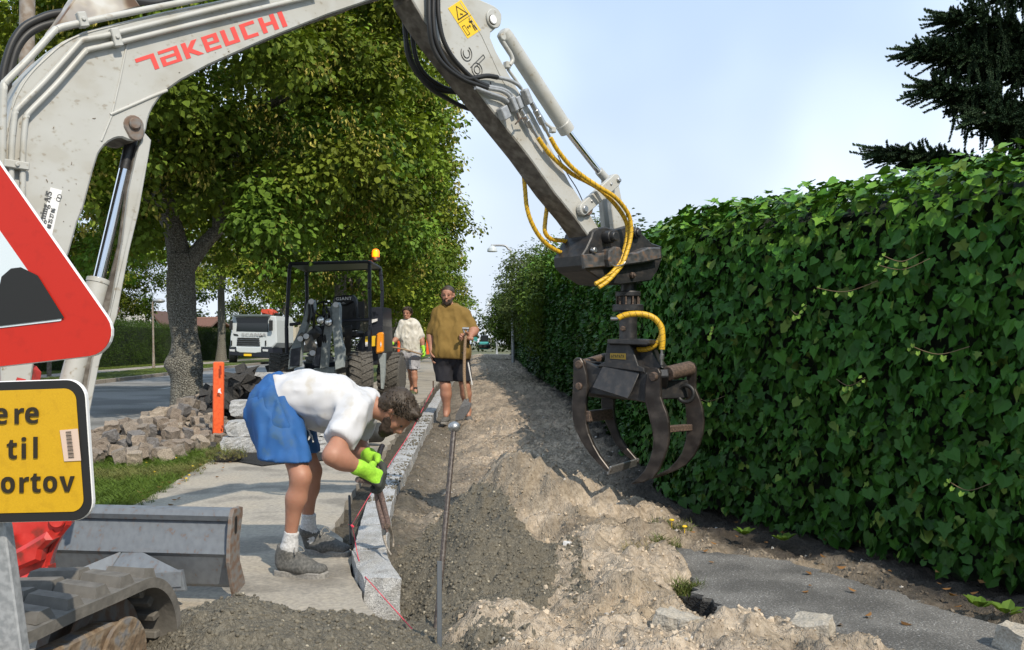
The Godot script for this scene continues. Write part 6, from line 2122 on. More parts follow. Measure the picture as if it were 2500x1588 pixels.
	done("pocket", st, M.shorts_grey, so)
	for q in [al, ar]:
		st = new_st()
		tube(st, [q + Vector3(0, 0.05, 0), q + Vector3(0, -0.03, 0.01)], [0.046, 0.044], 10)
		done("sock", st, M.black, root)
		make_shoe(root, Vector3(q.x + 0.03, 0.0, q.z - 0.07), Vector3(q.x - 0.07, 0.0, q.z + 0.18), Vector3(q.x, 0.09, q.z), M.shoe_green, false)
	for q in [[wl, Vector3(-0.8, -0.5, 0.3), Vector3(0.3, -0.6, -0.3), Vector3(0.5, 0.6, 0.6)], [wr, Vector3(0.2, -1, 0.15), Vector3(-0.9, 0, 0.3), Vector3(0, 0, 1)]]:
		st = new_st()
		blob(st, hand_bones(q[0], q[1], q[2], q[3], 1.08, 0.8, 0.004) + [[q[0] - q[1].normalized() * 0.05, q[0], 0.038, 0.034]], 0.006, 0.005)
		done("glove", st, M.glove, root)

# ---------------------------------------------------------------- loader
func L(cx, cy, d) -> Vector3: return P(640 + 0.3137 * cx, 580 + 0.3137 * cy, d)

func fat_wheel(root: Node3D, c: Vector3, axle: Vector3, r: float, w: float):
	var st := new_st()
	var a := c - axle * w / 2; var b := c + axle * w / 2
	lathe_along(st, a, b, [[r * 0.52, 0.0], [r * 0.8, -0.01], [r * 0.93, w * 0.08], [r * 0.95, w * 0.3], [r * 0.95, w * 0.7], [r * 0.93, w * 0.92], [r * 0.8, w + 0.01], [r * 0.52, w]], 36, true)
	var x := axle.cross(Vector3.UP).normalized(); var y := x.cross(axle)
	var tyre := done("tyre", st, M.tyre, root)
	st = new_st()
	for k in 20:
		for s in [-1.0, 1.0]:
			var a1 := TAU * (k + (0.5 if s > 0 else 0.0)) / 20.0
			var pp := []
			for e in [[0.02, -0.02], [0.02, 0.075], [0.5, 0.17], [0.5, 0.10]]:
				var an: float = a1 + e[1] / r * s * 0.9 * s
				pp.append(c + axle * s * (e[0] * w) + (x * cos(an) + y * sin(an)) * r * (0.94))
			plate(st, pp, (pp[1] - c - axle * axle.dot(pp[1] - c)).normalized() * r * 0.06)
	done("tread", st, M.tyre, tyre)
	st = new_st()
	for s in [-1.0, 1.0]:
		lathe_along(st, c + axle * s * w * 0.2, c + axle * s * w * 0.5, [[r * 0.5, w * 0.3], [r * 0.46, w * 0.28], [r * 0.42, w * 0.1], [r * 0.2, w * 0.08], [r * 0.18, w * 0.2], [0.001, w * 0.2]], 24)
	done("rim", st, M.loader_grey, tyre)

func loader():
	var root := thing("wheel_loader", "small grey wheel loader with open roll cage and glowing amber beacon", "loader")
	var f0 := 16.6; var r0 := 17.9
	var st := new_st()
	# roll cage
	var fl := [L(196, 1000, f0), L(190, 700, f0), L(196, 560, f0), L(215, 240, f0), L(222, 205, f0)]
	var fr := [L(838, 1000, f0), L(840, 690, f0), L(836, 400, f0), L(836, 215, f0), L(838, 190, f0)]
	var rl := [L(300, 960, r0), L(350, 480, r0), L(345, 300, r0), L(345, 260, r0)]
	var rr := [L(925, 900, r0), L(935, 420, r0), L(925, 300, r0), L(918, 240, r0)]
	for q in [fl, fr, rl, rr]:
		for i in q.size() - 1: bar(st, q[i], q[i + 1] + (q[i + 1] - q[i]).normalized() * 0.01, 0.062, 0.062, Vector3.RIGHT, 0.014)
	for q in [[fl[4], fr[4]], [rl[3], rr[3]], [fl[4], rl[3]], [fr[4], rr[3]], [L(215, 680, f0), L(300, 668, f0)], [L(600, 650, f0), L(838, 640, f0)]]: bar(st, q[0], q[1], 0.062, 0.055, Vector3.UP, 0.014)
	done("roll_cage", st, M.navy, root)
	st = new_st()
	plate(st, [L(214, 207, f0), L(842, 186, f0), L(925, 232, r0), L(340, 256, r0)], Vector3(0, -0.03, 0), 0.008)
	done("roof", st, M.navy, root)
	# beacon, lit
	st = new_st()
	var bc := L(884, 160, 17.0)
	lathe_along(st, bc - Vector3(0, 0.06, 0), bc + Vector3(0, 0.02, 0), [[0.075, 0], [0.08, 0.02], [0.07, 0.05], [0.06, 0.08]], 18)
	var be := done("beacon_base", st, M.black, root)
	st = new_st()
	lathe_along(st, bc + Vector3(0, 0.015, 0), bc + Vector3(0, 0.16, 0), [[0.066, 0.0], [0.066, 0.1], [0.056, 0.13], [0.025, 0.145], [0.001, 0.147]], 18, true)
	var glow := plain_mat(C(0.9, 0.25, 0.01), 0.3)
	glow.emission_enabled = true
	glow.emission = Color(1.0, 0.42, 0.03); glow.emission_energy_multiplier = 1.3
	done("beacon_lamp", st, glow, be)
	var lamp := OmniLight3D.new()
	lamp.name = "beacon_light"; lamp.light_color = Color(1, 0.5, 0.1); lamp.light_energy = 0.12; lamp.omni_range = 30; lamp.omni_attenuation = 2.0; lamp.light_size = 0.06; lamp.shadow_enabled = true
	lamp.position = bc + Vector3(0, 0.08, 0.12)
	root.add_child(lamp)
	# seat
	st = new_st()
	plate(st, pts([545, 490, 560, 460, 640, 447, 700, 448, 722, 470, 735, 520, 748, 640, 745, 720, 640, 735, 600, 640, 560, 560], func(x, y): return L(x, y, 17.3)), Vector3(0.02, 0, -0.14), 0.03)
	plate(st, pts([615, 740, 740, 725, 752, 745, 740, 775, 660, 785, 615, 770], func(x, y): return L(x, y, 16.9)), Vector3(0.03, 0, -0.4), 0.03)
	var seat := done("seat", st, plain_mat(grey(0.028), 0.6), root)
	st = new_st()
	plate(st, pts([560, 478, 640, 458, 705, 462, 715, 500, 660, 530, 590, 530, 556, 505], func(x, y): return L(x, y, 17.25)), Vector3(0, 0, -0.05), 0.03)
	done("headrest", st, M.black, seat)
	word(seat, "GIANT", L(575, 491, 17.215), Vector3(1, 0.05, -0.05), Vector3(0, 0, 1), 0.075, M.label_white, 1.25)
	st = new_st()
	for k in 5: bar(st, L(628 + k * 2, 880, 17.2), L(600 + k * 20, 840, 17.2) if false else L(633 + (k - 2) * 11, 500 + 12 + absf(k - 2) * 8, 17.2), 0.006, 0.002) if false else tube(st, [L(632, 505, 17.205), L(632 + (k - 2) * 10, 522 - absf(k - 2) * 2, 17.205)], 0.005, 4)
	done("emblem", st, M.worn_steel, seat)
	st = new_st()
	for k in 5:
		plate(st, pts([620, 815 + k * 15, 735, 808 + k * 15, 740, 816 + k * 15, 625, 824 + k * 15], func(x, y): return L(x, y, 16.9)), Vector3(0, 0, -0.3), 0.006)
	done("suspension_bellows", st, plain_mat(grey(0.05), 0.7), seat)
	# body, engine cover, side panels
	st = new_st()
	plate(st, pts([720, 960, 725, 860, 800, 740, 850, 700, 935, 690, 940, 890, 890, 985, 830, 1000], func(x, y): return L(x, y, 17.0)), Vector3(0.04, 0, -1.1), 0.01)
	plate(st, pts([850, 545, 935, 540, 940, 700, 850, 700], func(x, y): return L(x, y, 17.5)), Vector3(0.04, 0, -1.0), 0.01)
	plate(st, pts([330, 980, 600, 970, 600, 1060, 340, 1070], func(x, y): return L(x, y, 17.0)), Vector3(0.02, 0, -1.4), 0.01)
	done("rear_body", st, M.navy, root)
	st = new_st()
	plate(st, pts([890, 755, 905, 742, 932, 738, 938, 750, 938, 885, 930, 895, 888, 905, 884, 890], func(x, y): return L(x, y, 16.85)), Vector3(0.01, 0, -0.12), 0.02)
	var lampb := done("tool_box", st, plain_mat(C(0.8, 0.28, 0.012), 0.4), root)
	st = new_st()
	plate(st, pts([918, 832, 924, 812, 930, 832, 924, 855], func(x, y): return L(x, y, 16.84)), Vector3(0, 0, -0.02))
	done("arrow_mark", st, M.label_white, lampb)
	st = new_st()
	for q in [[803, 772, 822, 850], [850, 768, 884, 848]]: plate(st, pts([q[0], q[1], q[2], q[1] - 2, q[2], q[3] - 2, q[0], q[3]], func(x, y): return L(x, y, 16.93)), Vector3(0, 0, -0.012))
	done("warning_sticker", st, M.label_yellow, root)
	st = new_st()
	plate(st, pts([803, 815, 822, 813, 822, 848, 803, 850], func(x, y): return L(x, y, 16.925)), Vector3(0, 0, -0.006))
	plate(st, pts([850, 640, 898, 632, 898, 650, 850, 668], func(x, y): return L(x, y, 17.45)), Vector3(0, 0, -0.006))
	done("sticker", st, M.label_white, root)
	# wheels
	var axle := Vector3(0.97, 0, -0.24).normalized()
	for q in [[Vector3(-2.66, 0.45, -16.6)], [Vector3(-4.0, 0.42, -16.5)], [Vector3(-2.32, 0.42, -18.35)], [Vector3(-3.7, 0.42, -18.3)]]:
		var w := Node3D.new(); w.name = "wheel"; root.add_child(w, true)
		fat_wheel(w, q[0], axle if q[0].z > -17.5 else Vector3(0.995, 0, 0.08), 0.45, 0.4)
	# mudguards and front plate
	st = new_st()
	plate(st, pts([585, 975, 620, 962, 805, 955, 820, 1008, 600, 1020], func(x, y): return L(x, y, 16.3)), Vector3(0.0, 0.02, -0.55), 0.008)
	plate(st, pts([20, 1000, 190, 985, 200, 1030, 40, 1052], func(x, y): return L(x, y, 16.3)), Vector3(0.0, 0.02, -0.55), 0.008)
	done("mudguard", st, M.black, root)
	st = new_st()
	plate(st, pts([895, 905, 955, 900, 948, 1080, 935, 1180, 922, 1180, 915, 1000], func(x, y): return L(x, y, 17.0)), Vector3(0.02, 0, -0.06), 0.01)
	plate(st, pts([400, 1020, 560, 1010, 560, 1120, 400, 1130], func(x, y): return L(x, y, 16.2)), Vector3(0.0, 0, -0.5), 0.01)
	done("frame_plate", st, M.loader_grey, root)
	# lift arms
	for q in [[15.9, [330, 610, 345, 520, 372, 480, 400, 490, 405, 560, 360, 640, 310, 800, 292, 1000, 200, 1030, 215, 880, 270, 760]], [15.9, [545, 520, 590, 505, 602, 540, 600, 700, 610, 800, 632, 870, 625, 1010, 570, 1030, 560, 850, 545, 700]], [16.1, [520, 560, 548, 515, 560, 560, 520, 760, 500, 1010, 450, 1020, 460, 860, 480, 720]]]:
		st = new_st()
		plate(st, pts(q[1], func(x, y): return L(x, y, q[0])), Vector3(0.03, 0, -0.07), 0.003)
		done("lift_arm", st, M.loader_grey, root)
	st = new_st()
	plate(st, pts([225, 870, 300, 855, 290, 1000, 215, 1000], func(x, y): return L(x, y, 15.87)), Vector3(0, 0, -0.03), 0.004)
	plate(st, pts([420, 860, 460, 850, 445, 1005, 405, 1005], func(x, y): return L(x, y, 15.87)), Vector3(0, 0, -0.03), 0.004)
	done("arm_cover", st, M.navy, root)
	st = new_st()
	plate(st, pts([320, 760, 345, 745, 372, 760, 410, 850, 400, 920, 370, 900, 330, 820], func(x, y): return L(x, y, 15.8)), Vector3(0.02, 0, -0.06), 0.01)
	plate(st, pts([283, 760, 300, 740, 315, 760, 312, 810, 292, 810], func(x, y): return L(x, y, 15.78)), Vector3(0.02, 0, -0.1), 0.01)
	done("tilt_link", st, plain_mat(C(0.09, 0.085, 0.075), 0.6), root)
	st = new_st()
	for q in [[300, 790], [345, 770], [385, 500], [575, 525], [395, 900]]: disc(st, L(q[0], q[1], 15.8), Vector3(0, 0, 1), 0.05, 0.03, 14)
	done("pin", st, M.steel, root)
	st = new_st()
	for q in [[365, 500, 345, 700], [385, 500, 400, 720], [480, 560, 470, 640], [500, 540, 520, 640], [400, 560, 390, 640]]: tube(st, smooth_path([L(q[0], q[1], 15.95), L((q[0] + q[2]) / 2.0 + 12, (q[1] + q[3]) / 2.0, 15.85), L(q[2], q[3], 16.0)], 5), 0.022, 7)
	for q in [[700, 560, 690, 620], [760, 500, 765, 620], [780, 500, 785, 630]]: bar(st, L(q[0], q[1], 17.2), L(q[2], q[3], 17.2), 0.05, 0.06)
	for k in 6: tube(st, smooth_path([L(625 + k * 9, 690 + k * 6, 16.4), L(650 + k * 9, 720 - k * 4, 16.3), L(640 + k * 8, 900 + k * 8, 16.4)], 5), 0.016, 6)
	for k in 5: tube(st, smooth_path([L(425 + k * 14, 690, 16.2), L(430 + k * 16, 800, 16.1), L(470 + k * 10, 960, 16.3)], 5), 0.018, 6)
	done("hydraulic_hoses", st, M.black_rubber, root)
	st = new_st()
	lathe_along(st, L(345, 800, 16.1), L(440, 720, 16.0), [[0.05, 0], [0.09, 0.02], [0.09, 0.3], [0.05, 0.32]], 18)
	bar(st, L(430, 1000, 16.4), L(520, 600, 16.5), 0.14, 0.14)
	done("lift_ram", st, plain_mat(C(0.05, 0.052, 0.055), 0.5), root)
	for q in [[455, 645], [516, 660]]:
		st = new_st()
		lathe_along(st, L(q[0] + 4, q[1] - 2, 16.0), L(q[0], q[1], 15.8), [[0.02, 0], [0.06, 0.05], [0.075, 0.1], [0.075, 0.19], [0.066, 0.2]], 20)
		var hd := done("headlight", st, M.black, root)
		st = new_st()
		ball(st, L(q[0], q[1], 15.8), Vector3(0.06, 0.06, 0.02), 8)
		done("lens", st, plain_mat(C(0.75, 0.77, 0.78), 0.1, 0.6), hd)
	st = new_st()
	bar(st, L(480, 500, 16.9), L(470, 650, 16.6), 0.03, 0.03)
	tube(st, ring_path(L(482, 555, 16.85), Vector3(0.1, 0.6, 0.8).normalized(), 0.16), 0.016, 6)
	done("steering_wheel", st, M.black, root)

# ---------------------------------------------------------------- background
func U(cx, cy, d) -> Vector3: return P(200 + 0.2746 * cx, 700 + 0.2746 * cy, d)

func background():
	# truck parked across the road
	var root := thing("truck", "white heavy truck with a red folded crane parked across the road", "truck")
	var d := 52.7
	var st := new_st()
	plate(st, pts([1338, 262, 1720, 262, 1728, 300, 1732, 500, 1690, 545, 1318, 545, 1316, 460, 1330, 330], func(x, y): return U(x, y, d)), Vector3(0.45, 0, -2.1), 0.06)
	var cab := done("cab", st, M.cab_white, root)
	st = new_st()
	plate(st, pts([1345, 275, 1655, 275, 1660, 405, 1338, 402], func(x, y): return U(x, y, d - 0.01)), Vector3(0, 0, -0.04), 0.01)
	done("windscreen", st, M.glass, cab)
	st = new_st()
	plate(st, [U(1672, 290, d - 0.02), U(1704, 286, d + 1.0), U(1704, 380, d + 1.0), U(1668, 395, d - 0.02)], Vector3(0.03, 0, 0.01))
	done("side_window", st, M.glass, cab)
	st = new_st()
	plate(st, pts([1340, 248, 1668, 248, 1660, 268, 1348, 268], func(x, y): return U(x, y, d - 0.35)), Vector3(0, 0, -0.5), 0.02)
	done("sun_visor", st, plain_mat(C(0.1, 0.12, 0.12), 0.4), cab)
	st = new_st()
	plate(st, pts([1345, 418, 1385, 425, 1392, 438, 1355, 434], func(x, y): return U(x, y, d - 0.05)), Vector3(0, 0, -0.06), 0.0)
	plate(st, pts([1575, 438, 1612, 428, 1615, 440, 1580, 446], func(x, y): return U(x, y, d - 0.05)), Vector3(0, 0, -0.06), 0.0)
	for k in 4: plate(st, pts([1382 - k * 2, 454 + k * 19, 1578 + k * 2, 458 + k * 19, 1576 + k * 2, 470 + k * 19, 1384 - k * 2, 468 + k * 19], func(x, y): return U(x, y, d - 0.05)), Vector3(0, 0, -0.06))
	for k in 2: plate(st, pts([1392, 548 + k * 22, 1575, 552 + k * 22, 1572, 564 + k * 22, 1396, 562 + k * 22], func(x, y): return U(x, y, d - 0.12)), Vector3(0, 0, -0.06))
	for x in [1330, 1633]: plate(st, pts([x - 5, 480, x + 5, 480, x + 5, 525, x - 5, 525], func(a, b): return U(a, b, d - 0.05)), Vector3(0, 0, -0.06))
	done("grille", st, M.black, cab)
	word(cab, "SCANIA", U(1420, 442, d - 0.06), Vector3(1, 0, 0), Vector3(0, 0, 1), 0.24, plain_mat(grey(0.32), 0.4), 1.6)
	st = new_st()
	plate(st, pts([1310, 548, 1690, 548, 1695, 640, 1312, 612], func(x, y): return U(x, y, d - 0.1)), Vector3(0.4, 0, -0.7), 0.03)
	done("bumper", st, M.navy, root)
	st = new_st()
	plate(st, pts([1370, 535, 1592, 538, 1590, 585, 1540, 592, 1400, 588, 1372, 575], func(x, y): return U(x, y, d - 0.13)), Vector3(0, 0, -0.1), 0.03)
	done("bumper_insert", st, M.cab_white, root)
	st = new_st()
	plate(st, pts([1440, 598, 1508, 599, 1508, 619, 1440, 617], func(x, y): return U(x, y, d - 0.16)), Vector3(0, 0, -0.03))
	done("number_plate", st, M.label_yellow, root)
	for x in [1328, 1622]:
		st = new_st()
		plate(st, pts([x - 16, 558, x + 34, 560, x + 30, 580, x - 14, 576], func(a, b): return U(a, b, d - 0.13)), Vector3(0, 0, -0.05), 0.01)
		done("headlight", st, plain_mat(C(0.5, 0.52, 0.54), 0.15), root)
	for q in [[1310, 300, 1335, 385], [1662, 300, 1692, 392]]:
		st = new_st()
		plate(st, pts([q[0], q[1], q[2], q[1], q[2], q[3], q[0], q[3]], func(x, y): return U(x, y, d - 0.3)), Vector3(0, 0, -0.15), 0.03)
		done("mirror", st, M.black, root)
	st = new_st()
	plate(st, pts([1745, 310, 1900, 330, 1900, 490, 1750, 480], func(x, y): return U(x, y, d + 3.5)), Vector3(0.6, 0, -4.0), 0.02)
	done("tipper_body", st, plain_mat(C(0.5, 0.46, 0.37), 0.7), root)
	st = new_st()
	plate(st, pts([1700, 520, 1900, 520, 1900, 580, 1700, 600], func(x, y): return U(x, y, d + 2.3)), Vector3(0.5, 0, -5.0), 0.02)
	done("chassis", st, plain_mat(grey(0.04), 0.7), root)
	st = new_st()
	plate(st, pts([1592, 228, 1612, 205, 1660, 198, 1690, 212, 1712, 236, 1690, 250, 1600, 250], func(x, y): return U(x, y, d + 2.4)), Vector3(0.1, 0, -0.6), 0.05)
	bar(st, U(1600, 215, d + 2.3), U(1700, 240, d + 2.3), 0.2, 0.2)
	done("crane", st, plain_mat(C(0.45, 0.05, 0.02), 0.6), root)
	st = new_st()
	for q in [[1740, 250, 1745, 500], [1750, 250, 1770, 480], [1600, 220, 1750, 245]]: tube(st, [U(q[0], q[1], d + 2.6), U(q[2], q[3], d + 2.6)], 0.06, 6)
	done("crane_frame", st, M.black, root)
	for q in [[1720, 612, 0.3], [1775, 600, 2.6], [1345, 600, 0.5]]:
		var w := Node3D.new(); w.name = "wheel"; root.add_child(w, true)
		var c := U(q[0], q[1], d + q[2] + 0.7); c.y = 0.45
		st = new_st()
		lathe_along(st, c - Vector3(0.2, 0, -0.04), c + Vector3(0.2, 0, -0.04), [[0.3, 0], [0.5, 0.02], [0.53, 0.08], [0.53, 0.34], [0.5, 0.4], [0.3, 0.42]], 24)
		var ty := done("tyre", st, M.tyre, w)
		st = new_st()
		disc(st, c + Vector3(0.16, 0, 0), Vector3(1, 0, 0), 0.28, 0.06, 18)
		done("rim", st, plain_mat(grey(0.3), 0.5), ty)
	# houses over the far hedge
	house("house", "brown tiled bungalow with a white timber gable behind the far hedge", 88.0, [330, 205, 560, 198, 720, 345, 330, 345], true)
	house("house", "long low red tiled roof to the right of the gabled bungalow", 96.0, [700, 298, 1225, 285, 1260, 365, 690, 372], false)
	# the clipped hedge along the far footpath
	var sp := spray(30, 0.22, 0.05, grey(0.7), grey(1.25), 0.3, -0.3)
	var parts := [["clipped green hedge along the far footpath, left of the large trunk", 22.0, 52.0], ["clipped green hedge continuing behind the truck and the twin-stemmed tree", 54.0, 90.0]]
	for e in parts:
		var hd := thing("clipped_hedge", e[0], "hedge", Vector3.ZERO, 0, "clipped hedges across the road")
		var fx := func(q): return road_mid(q) - 7.6
		st = new_st()
		ribbon(st, steps(e[1], e[2], 0.1), func(q): return fx.call(q) - 1.4, func(q): return fx.call(q) - 0.15, 1.9, 2.0)
		bx(st, Vector3(fx.call(e[1]) - 0.75, 0.9, -e[1] - 0.1), Vector3(1.3, 1.9, 0.2))
		done("hedge_core", st, M.core, hd)
		var w := []; var t := []
		var z: float = e[1]
		while z < e[2]:
			for k in 26:
				var y := rng.randf() * 2.0
				var top := k % 3 == 0
				var p := Vector3(fx.call(z) + wob.get_noise_2d(z * 20, y * 20) * 0.15, y, -z - rng.randf() * 0.35)
				if top: p = Vector3(fx.call(z) - rng.randf() * 1.4, 1.92 + rng.randf() * 0.12, -z - rng.randf() * 0.35)
				w.append(Transform3D(Basis(Vector3.UP, rng.randf() * TAU).scaled(Vector3.ONE * rng.randf_range(0.8, 1.2)), p))
				t.append(C(0.05, 0.09, 0.018) * rng.randf_range(0.6, 1.4))
			z += 0.3
		for k in 40:
			var p := Vector3(fx.call(e[1]) - rng.randf() * 1.4, rng.randf() * 1.95, -e[1] + rng.randf_range(-0.1, 0.1))
			w.append(Transform3D(Basis(Vector3.UP, rng.randf() * TAU), p)); t.append(C(0.05, 0.09, 0.018) * rng.randf_range(0.6, 1.4))
		scatter("foliage", sp, M.leaf, w, t, hd)
	# woods that close the view
	var far_spray := spray(20, 1.0, 0.5, grey(0.8), grey(1.2), 0.5, 0.3)
	var w := []; var t := []
	for k in 1100:
		var x := rng.randf_range(-140, 60); var z := -190.0 - rng.randf() * 20
		var y := pow(rng.randf(), 0.8) * (7.0 + 4.0 * wob.get_noise_1d(x * 2.0))
		w.append(Transform3D(Basis(Vector3.UP, rng.randf() * TAU).scaled(Vector3.ONE * rng.randf_range(0.9, 1.7)), Vector3(x, y, z)))
		t.append(C(0.06, 0.085, 0.03) * rng.randf_range(0.6, 1.3))
	var woods := scatter("distant_woods", far_spray, M.leaf, w, t)
	tag(woods, "distant band of woods closing the end of the street", "woods")
	# street lamps
	for q in [[1253, 870, 1248, 625, 1230, 600, 1198, 606, 55.0, "grey street lamp standing tall against the ivy hedge, nearest of the hedge lamps"], [1213, 848, 1212, 748, 1206, 737, 1191, 741, 118.0, "second street lamp along the hedge, its white head beside the tree row"], [1199, 846, 1198, 788, 1195, 779, 1189, 782, 200.0, "small third street lamp far along the hedge"]]:
		var ds: float = q[8]
		var lp := thing("street_lamp", q[9], "street lamp", Vector3.ZERO, 0, "street lamps along the hedge")
		st = new_st()
		var s := ds / 55.0
		var base := P(q[0], q[1], ds); base.y = -0.1
		tube(st, smooth_path([base, P(q[0], q[1], ds).lerp(P(q[2], q[3], ds), 0.5), P(q[2], q[3], ds), P((q[2] + q[4]) / 2.0 + 2, q[5] + (q[3] - q[5]) * 0.35, ds), P(q[4], q[5], ds), P(q[6], q[7] - 6.0 / s, ds)], 6), [0.1 * minf(s, 1.6), 0.1, 0.1, 0.09, 0.085, 0.08, 0.075, 0.07, 0.065], 8)
		done("pole", st, M.galv, lp)
		st = new_st()
		var hd := P(q[6] + 4.0 / s, q[7], ds)
		lathe_along(st, hd + Vector3(0, -0.22, 0) * sqrt(s), hd + Vector3(0, 0.2, 0) * sqrt(s), [[0.01, 0.02], [0.29, 0.0], [0.3, 0.04], [0.27, 0.18], [0.16, 0.3], [0.06, 0.36], [0.05, 0.44]].map(func(a): return [a[0] * sqrt(s), a[1] * sqrt(s)]), 18)
		done("lamp_head", st, M.cab_white, lp)
	for q in [[1184, 842, 1184, 808, 150.0, "small white lamp head low on a post beyond the shovel"], [1180, 850, 1180, 828, 90.0, "lowest little white lamp head at the end of the soil strip"]]:
		var lp := thing("street_lamp", q[5], "street lamp", Vector3.ZERO, 0, "")
		st = new_st()
		tube(st, [P(q[0], 849, q[4]), P(q[2], q[3], q[4])], 0.06, 6)
		done("pole", st, M.galv, lp)
		st = new_st()
		ball(st, P(q[2], q[3], q[4]), Vector3(0.2, 0.2, 0.2), 8)
		done("lamp_head", st, M.label_white, lp)
	for q in [["lamp_post", "weathered grey lamp post behind the excavator's black hose loops", 58, 8.0, 0.062, 6.0], ["lamp_post", "thin grey lamp post by the house gable across the road", 376, 40.0, 0.06, 0.0], ["lamp_post", "short grey post between the two road sign plates", 121, 30.0, 0.07, 1.0]]:
		var lp := thing(q[0], q[1], "lamp post")
		var b := P(q[2], 850, q[3]); b.y = 0
		st = new_st()
		if q[3] > 35: tube(st, smooth_path([b, P(374, 800, 40), P(373, 745, 40), P(377, 735, 40), P(388, 733, 40)], 5), [0.07, 0.06, 0.05, 0.04], 8)
		else: tube(st, [b, b + Vector3(0, q[5], 0)], q[4], 14)
		done("pole", st, mottled([[0.3, C(0.2, 0.15, 0.11)], [0.7, C(0.3, 0.27, 0.24)]], 0.02, 1.0, 0.7), lp)
		st = new_st()
		if q[3] > 35: ball(st, P(389, 735, 40), Vector3(0.25, 0.1, 0.2), 8)
		else: disc(st, b + Vector3(0, q[5], 0), Vector3.UP, q[4] * 1.1, 0.02)
		done("post_cap", st, M.galv, lp)
	# cars and works far down the street
	small_car("white car parked beyond the loader, left of the youth", P(962, 846, 62), C(0.6, 0.62, 0.64))
	small_car("white car half hidden by the loader's orange box", P(941, 838, 75), C(0.55, 0.57, 0.6))
	var ex := thing("digger", "small teal digger working far down the pavement", "digger")
	st = new_st()
	bx(st, P(1182, 838, 75) + Vector3(0, -0.2, 0), Vector3(0.8, 0.6, 1.2), 0.1)
	bar(st, P(1165, 830, 75), P(1155, 826, 75), 0.2, 0.3)
	done("body", st, plain_mat(C(0.05, 0.3, 0.3), 0.5), ex)
	st = new_st()
	bx(st, P(1183, 828, 75), Vector3(0.6, 0.6, 0.8), 0.05)
	done("cab", st, M.glass, ex)
	st = new_st()
	bx(st, P(1183, 846, 75), Vector3(0.9, 0.3, 1.4), 0.1)
	done("track", st, M.black, ex)

func house(called: String, label: String, d: float, roof: Array, gable: bool):
	var root := thing(called, label, "house")
	var st := new_st()
	var a := U(roof[0], roof[1], d); var b := U(roof[2], roof[3], d); var c := U(roof[4], roof[5], d); var e := U(roof[6], roof[7], d)
	var fw := Vector3(0, 0, 4.0)
	plate(st, [a, b, c + fw, e + fw], Vector3(0, -0.12, 0))
	plate(st, [a, b, c - fw, e - fw], Vector3(0, -0.12, 0))
	var rf := done("roof", st, M.roof_tile, root)
	# courses of tiles
	var n := 14
	for k in n:
		st = new_st()
		var t0 := float(k) / n; var t1 := float(k + 1) / n
		plate(st, [a.lerp(e + fw, t0) + Vector3(0, 0.03, 0), b.lerp(c + fw, t0) + Vector3(0, 0.03, 0), b.lerp(c + fw, t1) + Vector3(0, 0.07, 0), a.lerp(e + fw, t1) + Vector3(0, 0.07, 0)], Vector3(0, -0.05, 0))
		done("tile_course", st, M.roof_tile, rf)
	st = new_st()
	tube(st, [a + Vector3(0, 0.06, 0), b + Vector3(0, 0.06, 0)], 0.14, 8)
	done("ridge", st, M.roof_tile, rf)
	st = new_st()
	var mid := (a + b) / 2.0
	var w := absf(c.x - e.x) * 0.92
	bx(st, Vector3((c.x + e.x) / 2.0, e.y / 2.0, a.z), Vector3(w, e.y, 6.6))
	done("wall", st, M.brick_wall, root)
	if gable:
		st = new_st()
		var gd := d - 6.0
		plate(st, [U(600, 222, gd), U(700, 348, gd), U(690, 420, gd), U(500, 420, gd), U(490, 335, gd)], Vector3(0, 0, -3.0))
		var gw := done("gable_wall", st, M.label_white, root)
		for k in 6:
			st = new_st()
			var x := 515.0 + k * 28.0
			var top := 228.0 + absf(x - 600.0) * 1.1
			bar(st, U(x, 420, gd - 0.03), U(x, top, gd - 0.03), 0.16, 0.06, Vector3.RIGHT)
			done("timber", st, plain_mat(C(0.05, 0.035, 0.025), 0.7), gw)
		st = new_st()
		plate(st, [U(482, 340, gd - 0.3), U(600, 214, gd - 0.3), U(612, 222, gd - 0.3), U(492, 352, gd - 0.3)], Vector3(0.0, 0, -3.5))
		done("verge_board", st, plain_mat(C(0.45, 0.5, 0.55), 0.6), root)
		st = new_st()
		plate(st, [U(600, 212, gd - 0.4), U(745, 372, gd - 0.4), U(735, 382, gd - 0.4), U(598, 226, gd - 0.4)], Vector3(0.6, 0, -4.0))
		done("gable_roof", st, plain_mat(C(0.1, 0.055, 0.04), 0.8), root)
		st = new_st()
		var dc := U(438, 300, d - 7.0)
		ball(st, dc, Vector3(1.25, 1.35, 0.25), 10)
		bar(st, dc, dc + Vector3(0, -2.0, -0.2), 0.1, 0.1)
		done("satellite_dish", st, plain_mat(C(0.45, 0.44, 0.42), 0.6), root)

func small_car(label: String, c: Vector3, col: Color):
	var root := thing("car", label, "car", Vector3(c.x, 0, c.z))
	var st := new_st()
	bx(st, Vector3(0, 0.55, 0), Vector3(1.7, 0.55, 4.0), 0.12)
	plate(st, [Vector3(0.75, 0.8, 1.0), Vector3(-0.75, 0.8, 1.0), Vector3(-0.6, 1.4, 0.4), Vector3(0.6, 1.4, 0.4)], Vector3(0, 0, -2.2), 0.03)
	done("body", st, plain_mat(col, 0.3), root)
	st = new_st()
	plate(st, [Vector3(0.66, 0.86, 1.03), Vector3(-0.66, 0.86, 1.03), Vector3(-0.54, 1.34, 0.5), Vector3(0.54, 1.34, 0.5)], Vector3(0, 0.02, 0.02))
	done("windscreen", st, M.glass, root)
	for x in [-0.8, 0.8]:
		for z in [-1.3, 1.3]:
			st = new_st()
			cyl(st, Vector3(x - 0.1, 0.31, z), Vector3(x + 0.1, 0.31, z), 0.31, 14)
			done("wheel", st, M.tyre, root)

